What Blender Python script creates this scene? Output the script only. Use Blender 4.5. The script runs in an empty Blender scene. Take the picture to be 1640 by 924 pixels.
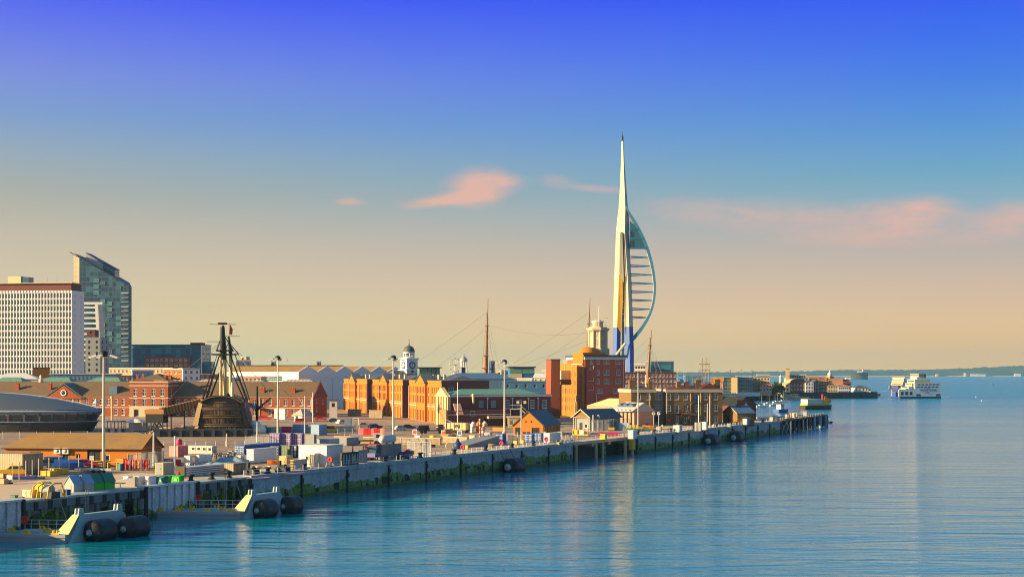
import bpy,math,random
from mathutils import Vector,Matrix
R=random.Random(7)
SC=bpy.context.scene
COL=SC.collection
rad=math.radians
# camera
F,HZ,H,QZ=2400.0,598.0,22.0,4.75
cam=bpy.data.cameras.new("camera");co=bpy.data.objects.new("camera",cam);COL.objects.link(co)
co.location=(0,0,H);co.rotation_euler=(rad(90),0,0)
cam.sensor_width=36;cam.lens=36*F/1640;cam.shift_y=(HZ-462)/1640
cam.clip_start=1;cam.clip_end=60000
SC.camera=co
# exposure
SC.view_settings.view_transform='Standard';SC.view_settings.look='None'
SC.view_settings.exposure=1.15;SC.view_settings.gamma=1.0;SC.view_settings.use_curve_mapping=False
SC.cycles.use_denoising=True;SC.cycles.pixel_filter_type='BLACKMAN_HARRIS';SC.cycles.filter_width=1.05
SC.cycles.max_bounces=6;SC.cycles.diffuse_bounces=2;SC.cycles.glossy_bounces=3
SC.cycles.transmission_bounces=2;SC.cycles.volume_bounces=0;SC.cycles.transparent_max_bounces=6
SC.cycles.sample_clamp_indirect=6
# sun
SUN_EL,SX,SY=15.0,-0.960,-0.2785
sl=bpy.data.lights.new("sun",'SUN');sl.energy=5.0;sl.angle=rad(0.6);sl.color=(1.0,0.72,0.36)
so=bpy.data.objects.new("sun",sl);COL.objects.link(so)
sd=Vector((SX*math.cos(rad(SUN_EL)),SY*math.cos(rad(SUN_EL)),math.sin(rad(SUN_EL))))
so.rotation_euler=sd.to_track_quat('Z','Y').to_euler()
so.location=sd*3000
# colours
def lin(r,g,b):
 f=lambda c:(c/255/12.92)if c/255<=0.04045 else((c/255+0.055)/1.055)**2.4
 return(f(r),f(g),f(b),1)
# sky
W=bpy.data.worlds.new("World");SC.world=W;W.use_nodes=True
nt=W.node_tree;nt.nodes.clear()
def NN(t,typ,**kw):
 n=t.nodes.new(typ)
 for k,v in kw.items():setattr(n,k,v)
 return n
class Ex:
 """small expression builder for shader node trees"""
 def __init__(s,t):s.t=t
 def put(s,sock,v):
  if isinstance(v,(int,float)):sock.default_value=v
  elif isinstance(v,tuple):sock.default_value=v
  else:s.t.links.new(v,sock)
 def m(s,op,a,b=0.0,c=0.0,clamp=False):
  n=NN(s.t,'ShaderNodeMath',operation=op,use_clamp=clamp)
  s.put(n.inputs[0],a);s.put(n.inputs[1],b);s.put(n.inputs[2],c)
  return n.outputs[0]
 def ramp(s,fac,stops,interp='LINEAR'):
  n=NN(s.t,'ShaderNodeValToRGB');n.color_ramp.interpolation=interp
  e=n.color_ramp.elements
  while len(e)>1:e.remove(e[-1])
  e[0].position,e[0].color=stops[0]
  for p,c in stops[1:]:
   k=e.new(p);k.color=c
  s.put(n.inputs[0],fac);return n.outputs[0]
 def mix(s,fac,a,b,blend='MIX'):
  n=NN(s.t,'ShaderNodeMix',data_type='RGBA',blend_type=blend)
  s.put(n.inputs[0],fac);s.put(n.inputs[6],a);s.put(n.inputs[7],b)
  return n.outputs[2]
 def noise(s,vec,scale,detail=3.0,rough=0.55,dist=0.0):
  n=NN(s.t,'ShaderNodeTexNoise')
  if vec is not None:s.put(n.inputs['Vector'],vec)
  s.put(n.inputs['Scale'],scale);s.put(n.inputs['Detail'],detail);s.put(n.inputs['Roughness'],rough);s.put(n.inputs['Distortion'],dist)
  return n.outputs[0]
 def scale(s,vec,sx,sy,sz,rz=0.0):
  n=NN(s.t,'ShaderNodeMapping');s.put(n.inputs['Vector'],vec)
  n.inputs['Scale'].default_value=(sx,sy,sz);n.inputs['Rotation'].default_value=(0,0,rz)
  return n.outputs[0]
 def xyz(s,x,y,z):
  n=NN(s.t,'ShaderNodeCombineXYZ');s.put(n.inputs[0],x);s.put(n.inputs[1],y);s.put(n.inputs[2],z);return n.outputs[0]
e=Ex(nt)
tc=NN(nt,'ShaderNodeTexCoord');sp=NN(nt,'ShaderNodeSeparateXYZ');nt.links.new(tc.outputs['Generated'],sp.inputs[0])
dx,dy,dz=sp.outputs
EXPK=2**-1.15
def skc(r,g,b):
 c=lin(r,g,b);return(c[0]*EXPK,c[1]*EXPK,c[2]*EXPK,1)
zz=e.m('MULTIPLY',e.m('MAXIMUM',dz,0.0),2.0)
def P2(py):t=(598-py)/2400;return 2*t/math.sqrt(1+t*t)
left=e.ramp(zz,[(0,skc(255,234,152)),(P2(570),skc(244,224,152)),(P2(530),skc(234,212,156)),(P2(450),skc(220,201,164)),(P2(390),skc(206,191,166)),(P2(320),skc(180,176,162)),(P2(260),skc(158,172,184)),(P2(200),skc(132,160,206)),(P2(140),skc(130,146,224)),(P2(60),skc(102,116,240)),(P2(0),skc(72,88,250)),(.68,skc(50,128,205)),(.9,skc(66,145,195)),(1.0,skc(95,145,185))])
right=e.ramp(zz,[(0,skc(255,198,108)),(P2(570),skc(250,193,114)),(P2(520),skc(240,197,144)),(P2(470),skc(222,189,160)),(P2(400),skc(190,178,172)),(P2(330),skc(140,174,192)),(P2(290),skc(112,168,198)),(P2(220),skc(88,150,216)),(P2(150),skc(66,128,230)),(P2(90),skc(54,110,240)),(P2(0),skc(36,82,246)),(.68,skc(45,132,206)),(.9,skc(66,147,195)),(1.0,skc(95,145,185))])
az=e.m('DIVIDE',dx,e.m('MAXIMUM',dy,0.05))
lr=e.m('MULTIPLY_ADD',az,1.4,0.58,clamp=True)
grad=e.mix(lr,left,right)
nish=NN(nt,'ShaderNodeTexSky',sky_type='NISHITA',sun_disc=False,sun_elevation=rad(SUN_EL),sun_rotation=math.atan2(SX,SY),altitude=20,air_density=1.0,dust_density=1.5,ozone_density=1.5)
nb=e.mix(1.0,nish.outputs[0],(0.055,0.055,0.055,1),'MULTIPLY')
seen=e.m('MULTIPLY_ADD',dy,0.55,0.4,clamp=True)
sky=e.mix(e.m('MULTIPLY_ADD',seen,-0.6,0.61),grad,nb)
uu=az;vv=e.m('DIVIDE',dz,e.m('MAXIMUM',dy,0.05))
cn=e.noise(e.xyz(e.m('MULTIPLY',uu,26.0),e.m('MULTIPLY',vv,85.0),1.3),1.0,5.0,0.6,0.6)
cn2=e.noise(e.xyz(e.m('MULTIPLY',uu,60.0),e.m('MULTIPLY',vv,240.0),7.7),1.0,5.0,0.6,0.8)
tot=None
for px,py,a,b,k,sl_ in[(766,300,44,27,1.0,-.05),(712,321,66,9,.8,-.12),(812,292,34,11,.4,0),(890,290,32,13,.33,.05),(950,302,50,6,.38,.06),(1110,338,110,24,.28,.06),(1290,350,150,34,.33,.02),(1450,352,90,34,.43,-.06),(1485,336,42,18,.36,0),(1628,352,62,28,.6,-.1),(561,323,24,7,.55,0),(1440,385,200,18,.2,0)]:
 du=e.m('SUBTRACT',uu,(px-820)/F);dv=e.m('SUBTRACT',vv,(598-py)/F)
 dv=e.m('ADD',dv,e.m('MULTIPLY',du,sl_))
 q=e.m('ADD',e.m('POWER',e.m('ABSOLUTE',e.m('DIVIDE',du,a/F)),2.0),e.m('POWER',e.m('ABSOLUTE',e.m('DIVIDE',dv,b/F)),2.0))
 g=e.m('MULTIPLY',e.m('EXPONENT',e.m('MULTIPLY',q,-1.0)),k)
 tot=g if tot is None else e.m('ADD',tot,g)
tx=e.m('ADD',e.m('MULTIPLY',cn,1.25),e.m('MULTIPLY',cn2,0.55))
cm=e.m('MULTIPLY',e.m('SUBTRACT',e.m('MULTIPLY',tot,e.m('POWER',tx,1.35)),0.09,clamp=True),1.6,clamp=True)
cm=e.m('MULTIPLY',e.m('MULTIPLY',cm,0.8),e.m('GREATER_THAN',dy,0.2))
sky=e.mix(cm,sky,skc(240,184,162))
bg=NN(nt,'ShaderNodeBackground');nt.links.new(sky,bg.inputs[0]);bg.inputs[1].default_value=1.0
wo=NN(nt,'ShaderNodeOutputWorld');nt.links.new(bg.outputs[0],wo.inputs[0])
# materials
MATS={}
def mat(name,rgb,rough=0.7,var=0.18,vs=0.35,metal=0.0,spec=0.4,rgb2=None,bump=0.0,bs=3.0,emit=None,streak=0.0):
 m=bpy.data.materials.new(name);m.use_nodes=True;t=m.node_tree;t.nodes.clear();x=Ex(t)
 out=NN(t,'ShaderNodeOutputMaterial');p=NN(t,'ShaderNodeBsdfPrincipled');t.links.new(p.outputs[0],out.inputs[0])
 c=lin(*rgb)if max(rgb)>1 else(*rgb,1)
 tcn=NN(t,'ShaderNodeTexCoord').outputs['Object']
 if var>0:
  n1=x.noise(tcn,vs,4.0,0.65);n2=x.noise(tcn,vs*9.0,3.0,0.6)
  f=x.m('ADD',x.m('MULTIPLY',n1,0.65),x.m('MULTIPLY',n2,0.35))
  if streak:f=x.m('ADD',x.m('MULTIPLY',f,1-streak),x.m('MULTIPLY',x.noise(x.scale(tcn,1.6,1.6,.12),1.2,3.0),streak))
  k=x.m('MULTIPLY_ADD',x.m('SUBTRACT',f,0.5),var*5.0,0.5,clamp=True)
  if rgb2 is not None:c2=lin(*rgb2)if max(rgb2)>1 else(*rgb2,1);a,b=c,c2
  else:
   a=tuple(v*(1-var)for v in c[:3])+(1,);b=tuple(min(1,v*(1+var))for v in c[:3])+(1,)
  col=x.mix(k,a,b)
  t.links.new(col,p.inputs['Base Color'])
  t.links.new(x.m('MULTIPLY_ADD',f,0.25,rough-0.12,clamp=True),p.inputs['Roughness'])
 else:
  p.inputs['Base Color'].default_value=c;p.inputs['Roughness'].default_value=rough
 p.inputs['Metallic'].default_value=metal;p.inputs['Specular IOR Level'].default_value=spec
 if bump:
  b=NN(t,'ShaderNodeBump');b.inputs['Strength'].default_value=bump;b.inputs['Distance'].default_value=0.05
  t.links.new(x.noise(tcn,bs,4.0),b.inputs['Height']);t.links.new(b.outputs[0],p.inputs['Normal'])
 MATS[name]=m;return m
def stripes(name,a,b,axis,per,rough=0.5,duty=0.5,bump=0.0,diag=0.0):
 """a material with regular ribs, battens or painted bands along one object axis"""
 m=bpy.data.materials.new(name);m.use_nodes=True;t=m.node_tree;t.nodes.clear();x=Ex(t)
 out=NN(t,'ShaderNodeOutputMaterial');p=NN(t,'ShaderNodeBsdfPrincipled');t.links.new(p.outputs[0],out.inputs[0])
 tcn=NN(t,'ShaderNodeTexCoord').outputs['Object'];s3=NN(t,'ShaderNodeSeparateXYZ');t.links.new(tcn,s3.inputs[0])
 v=s3.outputs['XYZ'.index(axis)]
 if diag:v=x.m('ADD',v,x.m('MULTIPLY',s3.outputs[2],diag))
 fr=x.m('LESS_THAN',x.m('FRACT',x.m('DIVIDE',v,per)),duty)
 n=x.noise(tcn,0.8,4.0)
 col=x.mix(fr,lin(*b),lin(*a));col=x.mix(x.m('MULTIPLY_ADD',n,1.6,-0.55,clamp=True),x.mix(0.35,col,(0.05,0.045,0.04,1)),col)
 t.links.new(col,p.inputs['Base Color']);p.inputs['Roughness'].default_value=rough
 MATS[name]=m;return m
# mesh builder
class MB:
 def __init__(s):s.v=[];s.f=[];s.mi=[];s.mats=[];s.sm=[]
 def slot(s,m):
  if m not in s.mats:s.mats.append(m)
  return s.mats.index(m)
 def add(s,vs,fs,m,smooth=False):
  o=len(s.v);s.v+=[tuple(p)for p in vs];k=s.slot(m)
  for f in fs:s.f.append(tuple(i+o for i in f));s.mi.append(k);s.sm.append(smooth)
 def face(s,pts,m):s.add(pts,[tuple(range(len(pts)))],m)
 def box(s,x0,y0,z0,x1,y1,z1,m,M=None):
  v=[(x0,y0,z0),(x1,y0,z0),(x1,y1,z0),(x0,y1,z0),(x0,y0,z1),(x1,y0,z1),(x1,y1,z1),(x0,y1,z1)]
  if M is not None:v=[M@Vector(p)for p in v]
  s.add(v,[(0,3,2,1),(4,5,6,7),(0,1,5,4),(1,2,6,5),(2,3,7,6),(3,0,4,7)],m)
 def cb(s,c,sx,sy,sz,m,rz=0.0):
  M=Matrix.Translation(Vector(c))@Matrix.Rotation(rz,4,'Z')
  s.box(-sx/2,-sy/2,0,sx/2,sy/2,sz,m,M)
 def tube(s,p0,p1,r0,m,r1=None,n=8,caps=True):
  p0,p1=Vector(p0),Vector(p1);r1=r0 if r1 is None else r1;d=p1-p0
  if d.length<1e-6:return
  q=d.to_track_quat('Z','Y');a=[q@Vector((math.cos(2*math.pi*i/n),math.sin(2*math.pi*i/n),0))for i in range(n)]
  vs=[p0+k*r0 for k in a]+[p1+k*r1 for k in a]
  s.add(vs,[(i,(i+1)%n,n+(i+1)%n,n+i)for i in range(n)],m,n>5)
  if caps:
   s.add(vs[:n],[tuple(reversed(range(n)))],m);s.add(vs[n:],[tuple(range(n))],m)
 def path(s,pts,r,m,n=6):
  for a,b in zip(pts,pts[1:]):s.tube(a,b,r,m,n=n)
 def lathe(s,c,prof,m,n=16,axis=None):
  M=Matrix.Translation(Vector(c))
  if axis is not None:M=M@Vector(axis).to_track_quat('Z','Y').to_matrix().to_4x4()
  vs=[]
  for r,z in prof:
   vs+=[M@Vector((r*math.cos(2*math.pi*i/n),r*math.sin(2*math.pi*i/n),z))for i in range(n)]
  fs=[]
  for k in range(len(prof)-1):
   for i in range(n):j=(i+1)%n;fs.append((k*n+i,k*n+j,(k+1)*n+j,(k+1)*n+i))
  s.add(vs,fs,m,True)
  if prof[0][0]>1e-3:s.add(vs[:n],[tuple(reversed(range(n)))],m)
  if prof[-1][0]>1e-3:s.add(vs[-n:],[tuple(range(n))],m)
 def prism(s,poly,z0,z1,m,top=None):
  n=len(poly);a=[(x,y,z0)for x,y in poly];b=[(x,y,z1)for x,y in poly]
  s.add(a+b,[(i,(i+1)%n,n+(i+1)%n,n+i)for i in range(n)]+[tuple(reversed(range(n)))],m)
  s.add(b,[tuple(range(n))],top or m)
 def ext(s,pts,vec,m,cap=None):
  n=len(pts);v=Vector(vec);a=[Vector(p)for p in pts];b=[p+v for p in a]
  s.add(a+b,[(i,(i+1)%n,n+(i+1)%n,n+i)for i in range(n)],m)
  s.add(a,[tuple(reversed(range(n)))],cap or m);s.add(b,[tuple(range(n))],cap or m)
 def ball(s,c,rx,ry,rz,m,n=12,k=8):
  prof=[(max(math.sin(math.pi*i/k),0.0),-math.cos(math.pi*i/k))for i in range(k+1)]
  vs=[]
  for r,z in prof:vs+=[(c[0]+rx*r*math.cos(2*math.pi*i/n),c[1]+ry*r*math.sin(2*math.pi*i/n),c[2]+rz*z)for i in range(n)]
  s.add(vs,[(a*n+i,a*n+(i+1)%n,(a+1)*n+(i+1)%n,(a+1)*n+i)for a in range(k)for i in range(n)],m,True)
 def mesh(s,name):
  me=bpy.data.meshes.new(name);me.from_pydata(s.v,[],s.f)
  for m in s.mats:me.materials.append(MATS[m])
  me.polygons.foreach_set('material_index',s.mi);me.polygons.foreach_set('use_smooth',s.sm)
  me.update();return me
 def build(s,name,parent=None,loc=None,rz=0.0):
  if not s.v:return None
  return link(name,s.mesh(name),parent,loc,rz)
def link(name,me,parent=None,loc=None,rz=0.0):
 o=bpy.data.objects.new(name,me);COL.objects.link(o)
 if parent is not None:o.parent=parent
 if loc is not None:o.location=loc
 o.rotation_euler=(0,0,rz);return o
def tag(o,label,cat,group=None):
 o['label']=label;o['category']=cat
 if group:o['group']=group
 return o
def thing(name,label,cat,loc=(0,0,0),rz=0.0,group=None):
 return tag(link(name,None,None,loc,rz),label,cat,group)
def single(mb,name,label,cat,loc=(0,0,0),rz=0.0,group=None):
 return tag(mb.build(name,None,loc,rz),label,cat,group)
def dup(o,loc=None,rz=None,label=None,parent=None):
 c=o.copy();COL.objects.link(c)
 if parent is not None:c.parent=parent
 if loc is not None:c.location=loc
 if rz is not None:c.rotation_euler=(0,0,rz)
 if label:c['label']=label
 for ch in list(o.children):dup(ch,parent=c)
 return c
# where things stand
def gp(px,py,z=QZ):
 Y=F*(H-z)/(py-HZ);return Vector(((px-820)/F*Y,Y,z))
def at(px,py,Y):return Vector(((px-820)/F*Y,Y,H-(py-HZ)/F*Y))
def XX(px,Y):return(px-820)/F*Y
def ZZ(py,Y):return H-(py-HZ)/F*Y
QU,QN=Vector((0.433,0.901,0)),Vector((-0.901,0.433,0))
QA=math.atan2(-0.433,0.901)
Q0=gp(508,752)
def qedge(px,z=QZ):
 k=(px-820)/F;t=(k*Q0.y-Q0.x)/(QU.x-k*QU.y);p=Q0+QU*t;return Vector((p.x,p.y,z))
def bx(px,py,fw,sw,hp,a=QA):
 """a box squared to the quay whose nearest upright edge meets the ground at px, py; widths of its two faces and its height in pixels -> place, width, depth, height"""
 p=gp(px,py);k=p.y/F
 return p,fw*k/math.cos(a),max(sw*k/abs(math.sin(a))if abs(math.sin(a))>.05 else sw*k,0.3),hp*k
def lattice_text(word,size,m,bold=0.0):
 c=bpy.data.curves.new('lettering','FONT');c.body=word;c.size=size;c.extrude=0.02;c.offset=bold;c.align_x='CENTER';c.align_y='CENTER'
 o=bpy.data.objects.new('lettering_source',c);COL.objects.link(o)
 dg=bpy.context.evaluated_depsgraph_get();me=bpy.data.meshes.new_from_object(o.evaluated_get(dg))
 bpy.data.objects.remove(o);me.materials.clear();me.materials.append(MATS[m]);me.name='lettering';return me
# the palette
mat('brick_orange',(0.50,0.185,0.03),.85,.16,.25,spec=.15)
mat('brick_red',(0.29,0.085,0.042),.85,.2,.25,spec=.15)
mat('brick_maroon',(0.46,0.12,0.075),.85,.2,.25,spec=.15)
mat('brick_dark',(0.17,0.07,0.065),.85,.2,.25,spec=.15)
mat('brick_brown',(0.22,0.135,0.06),.85,.22,.25,spec=.15)
mat('brick_pink',(0.55,0.30,0.2),.8,.12,.3)
mat('stone',(0.52,0.45,0.33),.85,.15,.3,spec=.2)
mat('stone_dark',(0.05,0.058,0.066),.9,.35,.2,spec=.2,streak=.4)
mat('masonry',(0.42,0.34,0.22),.9,.45,.8,spec=.15,rgb2=(0.18,0.14,0.1))
mat('plaster',(0.64,0.60,0.53),.6,.06,.3)
mat('white',(0.68,0.68,0.67),.5,.05,.4)
mat('white_wall',(0.66,0.69,0.74),.6,.06,.1)
mat('cream',(0.66,0.54,0.33),.7,.1,.3)
mat('sand_brick',(0.36,0.22,0.08),.8,.15,.4)
mat('tan',(0.52,0.38,0.2),.7,.12,.3)
mat('slate',(0.085,0.10,0.125),.6,.25,.3)
mat('slate_blue',(0.07,0.14,0.25),.5,.2,.15)
mat('tile_brown',(0.21,0.12,0.055),.85,.3,.22,rgb2=(0.12,0.085,0.05))
mat('tile_ochre',(0.40,0.22,0.05),.85,.3,.25,rgb2=(0.2,0.13,0.07))
mat('tile_orange',(0.45,0.17,0.05),.8,.2,.2)
mat('glass_dark',(0.015,0.03,0.05),.12,0,spec=.8)
mat('glass_blue',(0.02,0.10,0.17),.15,.3,.08,spec=.9)
mat('glass_teal',(0.04,0.26,0.28),.2,.2,.2,spec=.8)
mat('glass_green',(0.14,0.30,0.22),.25,.15,.2,spec=.8)
mat('frame_white',(0.7,0.7,0.68),.5,0)
mat('steel',(0.33,0.35,0.37),.45,.12,.5,spec=.5)
mat('steel_light',(0.52,0.54,0.56),.5,.15,.3,streak=.5)
mat('pole',(0.55,0.52,0.46),.45,.06,.5)
mat('dark_metal',(0.03,0.032,0.036),.55,.2,.6)
mat('black',(0.012,0.012,0.014),.6,.15,.6)
mat('rubber',(0.007,0.008,0.011),.5,.25,.9,spec=.5,bump=.4,bs=5)
mat('timber',(0.09,0.07,0.05),.85,.3,.5)
mat('timber_dark',(0.03,0.032,0.035),.85,.35,.4)
mat('timber_orange',(0.42,0.20,0.05),.7,.2,.6)
mat('mast_cream',(0.68,0.52,0.24),.6,.08,.4)
mat('mast_brown',(0.32,0.16,0.06),.65,.15,.6)
mat('rope',(0.06,0.05,0.045),.9,0)
mat('rope_far',(0.16,0.14,0.12),.9,0)
mat('ship_brown',(0.085,0.058,0.042),.7,.2,.8)
mat('ship_ochre',(0.25,0.155,0.075),.65,.15,.8)
mat('copper',(0.24,0.45,0.36),.7,.15,.3)
mat('cladding_blue',(0.04,0.16,0.36),.5,.15,.2)
mat('cladding_grey',(0.22,0.24,0.27),.6,.12,.3)
mat('museum_roof',(0.085,0.10,0.125),.5,.15,.12)
mat('museum_wood',(0.045,0.045,0.05),.8,.3,.3,streak=.5)
mat('yellow',(0.75,0.46,0.02),.5,.1,.5)
mat('orange',(0.75,0.20,0.02),.5,.1,.5)
mat('red',(0.62,0.03,0.02),.5,.12,.5)
mat('magenta',(0.45,0.03,0.13),.5,.1,.5)
mat('pink',(0.78,0.22,0.2),.5,.1,.4)
mat('green',(0.02,0.50,0.02),.5,.12,.6)
mat('green_deep',(0.02,0.20,0.12),.5,.12,.5)
mat('teal',(0.03,0.22,0.26),.5,.12,.5)
mat('blue',(0.02,0.10,0.38),.5,.15,.5)
mat('blue_dark',(0.02,0.05,0.16),.5,.2,.5)
mat('blue_pale',(0.22,0.36,0.55),.55,.12,.4)
mat('tower_blue_shade',(0.035,0.09,0.42),.5,.05,.05)
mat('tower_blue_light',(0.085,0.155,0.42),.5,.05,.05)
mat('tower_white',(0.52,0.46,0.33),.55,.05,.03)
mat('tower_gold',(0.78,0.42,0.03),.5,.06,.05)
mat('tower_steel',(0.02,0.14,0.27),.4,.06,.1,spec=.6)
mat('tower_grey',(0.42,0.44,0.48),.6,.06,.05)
mat('purple',(0.16,0.12,0.32),.5,.15,.5)
mat('pontoon',(0.26,0.34,0.37),.6,.18,.3,streak=.3)
mat('pontoon_wall',(0.32,0.44,0.48),.55,.14,.3,streak=.3)
mat('apron',(0.64,0.47,0.30),.9,.12,.12)
mat('leaf',(0.05,0.085,0.025),.8,.35,.6,rgb2=(0.10,0.13,0.03))
mat('canvas',(0.72,0.70,0.66),.8,.06,.5)
mat('canvas_gold',(0.70,0.54,0.27),.8,.08,.15)
mat('canvas_grey',(0.45,0.43,0.38),.8,.08,.2)
mat('tarp_blue',(0.25,0.38,0.5),.6,.2,.7)
mat('hill',(0.02,0.04,0.028),.95,.4,.004,rgb2=(0.04,0.06,0.035))
mat('sand',(0.6,0.5,0.36),.9,.1,.01)
stripes('rib_copper',(120,175,150),(92,150,128),'X',1.1,.6,.7)
stripes('rib_white',(225,215,190),(165,155,130),'X',1.6,.6,.6)
stripes('rib_grey',(150,150,145),(95,95,95),'X',.35,.6,.55)
stripes('rib_beige',(190,172,140),(140,122,95),'X',.4,.6,.6)
stripes('rib_green',(105,130,95),(70,95,75),'X',.4,.6,.6)
stripes('hazard',(230,175,20),(15,15,15),'Z',.5,.6,.5)
stripes('pole_bands',(205,30,20),(220,205,190),'Z',1.1,.5,.5)
stripes('planks',(120,95,62),(88,70,48),'X',.5,.9,.9)
def ground_mat():
 m=bpy.data.materials.new('ground');m.use_nodes=True;t=m.node_tree;t.nodes.clear();x=Ex(t)
 out=NN(t,'ShaderNodeOutputMaterial');p=NN(t,'ShaderNodeBsdfPrincipled');t.links.new(p.outputs[0],out.inputs[0])
 tcn=NN(t,'ShaderNodeTexCoord').outputs['Object']
 a=x.noise(tcn,.035,5,.6);b=x.noise(tcn,.5,4,.6);c=x.noise(x.scale(tcn,.05,.5,1,.45),1,3)
 f=x.m('ADD',x.m('MULTIPLY',a,.5),x.m('ADD',x.m('MULTIPLY',b,.25),x.m('MULTIPLY',c,.25)))
 col=x.ramp(f,[(.3,(0.17,0.125,0.10,1)),(.43,(0.31,0.22,0.155,1)),(.56,(0.46,0.33,0.21,1)),(.7,(0.54,0.40,0.26,1))])
 t.links.new(col,p.inputs['Base Color']);p.inputs['Roughness'].default_value=.9;p.inputs['Specular IOR Level'].default_value=.2
 MATS['ground']=m
ground_mat()
def quay_mat(name,base,weed_top):
 """concrete of a harbour wall: tide stains and weed below the high-water line"""
 m=bpy.data.materials.new(name);m.use_nodes=True;t=m.node_tree;t.nodes.clear();x=Ex(t)
 out=NN(t,'ShaderNodeOutputMaterial');p=NN(t,'ShaderNodeBsdfPrincipled');t.links.new(p.outputs[0],out.inputs[0])
 g=NN(t,'ShaderNodeNewGeometry').outputs['Position'];s3=NN(t,'ShaderNodeSeparateXYZ');t.links.new(g,s3.inputs[0]);z=s3.outputs[2]
 big=x.noise(x.scale(g,.12,.12,.05),1,3);mid=x.noise(x.scale(g,.8,.8,.18),1,4,.65);fine=x.noise(g,2.2,4,.6)
 con=x.mix(x.m('MULTIPLY_ADD',mid,2.2,-.6,clamp=True),tuple(v*.55 for v in base)+(1,),tuple(base)+(1,))
 con=x.mix(x.m('MULTIPLY_ADD',fine,2.4,-1.15,clamp=True),con,tuple(min(1,v*1.35)for v in base)+(1,))
 edge=x.m('ADD',z,x.m('ADD',x.m('MULTIPLY_ADD',big,5.5,-2.75),x.m('MULTIPLY_ADD',mid,1.4,-.7)))
 weed=x.m('LESS_THAN',edge,weed_top)
 wc=x.mix(x.m('MULTIPLY_ADD',fine,2.6,-.9,clamp=True),(0.04,0.10,0.015,1),(0.21,0.40,0.015,1))
 col=x.mix(x.m('MULTIPLY',weed,x.m('MULTIPLY_ADD',mid,2.0,-.1,clamp=True)),con,wc)
 hole=x.m('MULTIPLY',x.m('GREATER_THAN',x.noise(x.scale(g,.55,.55,.3),1,2,.5,.4),.56),x.m('MULTIPLY',x.m('LESS_THAN',z,weed_top-.35),x.m('GREATER_THAN',z,.7)))
 col=x.mix(x.m('MULTIPLY',hole,.9),col,(0.006,0.008,0.008,1))
 low=x.m('LESS_THAN',x.m('ADD',z,x.m('MULTIPLY_ADD',mid,.8,-.4)),.75)
 col=x.mix(x.m('MULTIPLY',low,.6),col,(0.025,0.05,0.04,1))
 t.links.new(col,p.inputs['Base Color']);p.inputs['Roughness'].default_value=.85
 bm=NN(t,'ShaderNodeBump');bm.inputs['Strength'].default_value=.5;bm.inputs['Distance'].default_value=.15
 t.links.new(fine,bm.inputs['Height']);t.links.new(bm.outputs[0],p.inputs['Normal'])
 MATS[name]=m
quay_mat('quay_concrete',(0.40,0.48,0.50),2.4)
quay_mat('sheet_steel',(0.58,0.66,0.72),1.1)
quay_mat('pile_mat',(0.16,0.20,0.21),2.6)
def water_mat():
 m=bpy.data.materials.new('water');m.use_nodes=True;t=m.node_tree;t.nodes.clear();x=Ex(t)
 out=NN(t,'ShaderNodeOutputMaterial');p=NN(t,'ShaderNodeBsdfPrincipled');t.links.new(p.outputs[0],out.inputs[0])
 g=NN(t,'ShaderNodeNewGeometry').outputs['Position'];s3=NN(t,'ShaderNodeSeparateXYZ');t.links.new(g,s3.inputs[0])
 dist=NN(t,'ShaderNodeVectorMath',operation='LENGTH');t.links.new(g,dist.inputs[0]);D=dist.outputs['Value']
 w1=x.noise(x.scale(g,.03,.13,1,-.2),1,3,.5,.8)
 w2=x.noise(x.scale(g,.09,.42,1,.1),1,3,.55,.4)
 w3=x.noise(x.scale(g,.9,2.2,1,.0),1,3,.6)
 calm=x.m('MULTIPLY_ADD',x.noise(x.scale(g,.004,.012,1,.1),1,3,.5),2.4,-.6,clamp=True)
 hgt=x.m('ADD',x.m('MULTIPLY',w1,.36),x.m('ADD',x.m('MULTIPLY',x.m('MULTIPLY',w2,.14),x.m('MULTIPLY_ADD',calm,.7,.45)),x.m('MULTIPLY',w3,x.m('MULTIPLY_ADD',calm,.035,.012))))
 far=x.m('MULTIPLY_ADD',x.m('DIVIDE',x.m('SUBTRACT',D,380.0),700.0,clamp=True),2.2,1.0);hgt=x.m('MULTIPLY',hgt,far)
 bm=NN(t,'ShaderNodeBump');bm.inputs['Strength'].default_value=1.0;bm.inputs['Distance'].default_value=1.0
 t.links.new(hgt,bm.inputs['Height']);t.links.new(bm.outputs[0],p.inputs['Normal'])
 p.inputs['Base Color'].default_value=(0.0,0.245,0.345,1);p.inputs['Specular Tint'].default_value=(.66,.95,1,1)
 t.links.new(x.m('MULTIPLY_ADD',x.m('DIVIDE',D,1500.0,clamp=True),.2,.035),p.inputs['Roughness']);p.inputs['IOR'].default_value=1.33
 MATS['water']=m
water_mat()
# setting: water, land, far hills
def struct(mb,name):
 o=mb.build(name);o['kind']='structure';return o
b=MB();b.face([(-9000,-400,0),(9000,-400,0),(9000,11600,0),(-9000,11600,0)],'water');struct(b,'water')
q_end=qedge(1250)
a0,a1=qedge(918),qedge(1019)
ins=QN*5.4;back=QN*1.2
shore=[qedge(-1500)+back,qedge(35)+back,qedge(35)+QN*4,qedge(228)+QN*4,qedge(228)+back,qedge(315)+back,qedge(315)+QN*4,qedge(401)+QN*4,qedge(401)+back,a0+back,a0+ins,a1+ins,a1+back,q_end+back]
land=[(p.x,p.y)for p in shore]+[(84,640),(72,752),(-40,760),(-40,850),(92,862),(112,960),(166,1240),(176,1302),(234,1302),(236,1334),(330,1352),(338,1420),(318,1520),(200,2300),(-1400,2300),(-1400,shore[0].y)]
b=MB();b.prism(land,-2.0,QZ,'quay_concrete','ground');struct(b,'ground')
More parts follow.
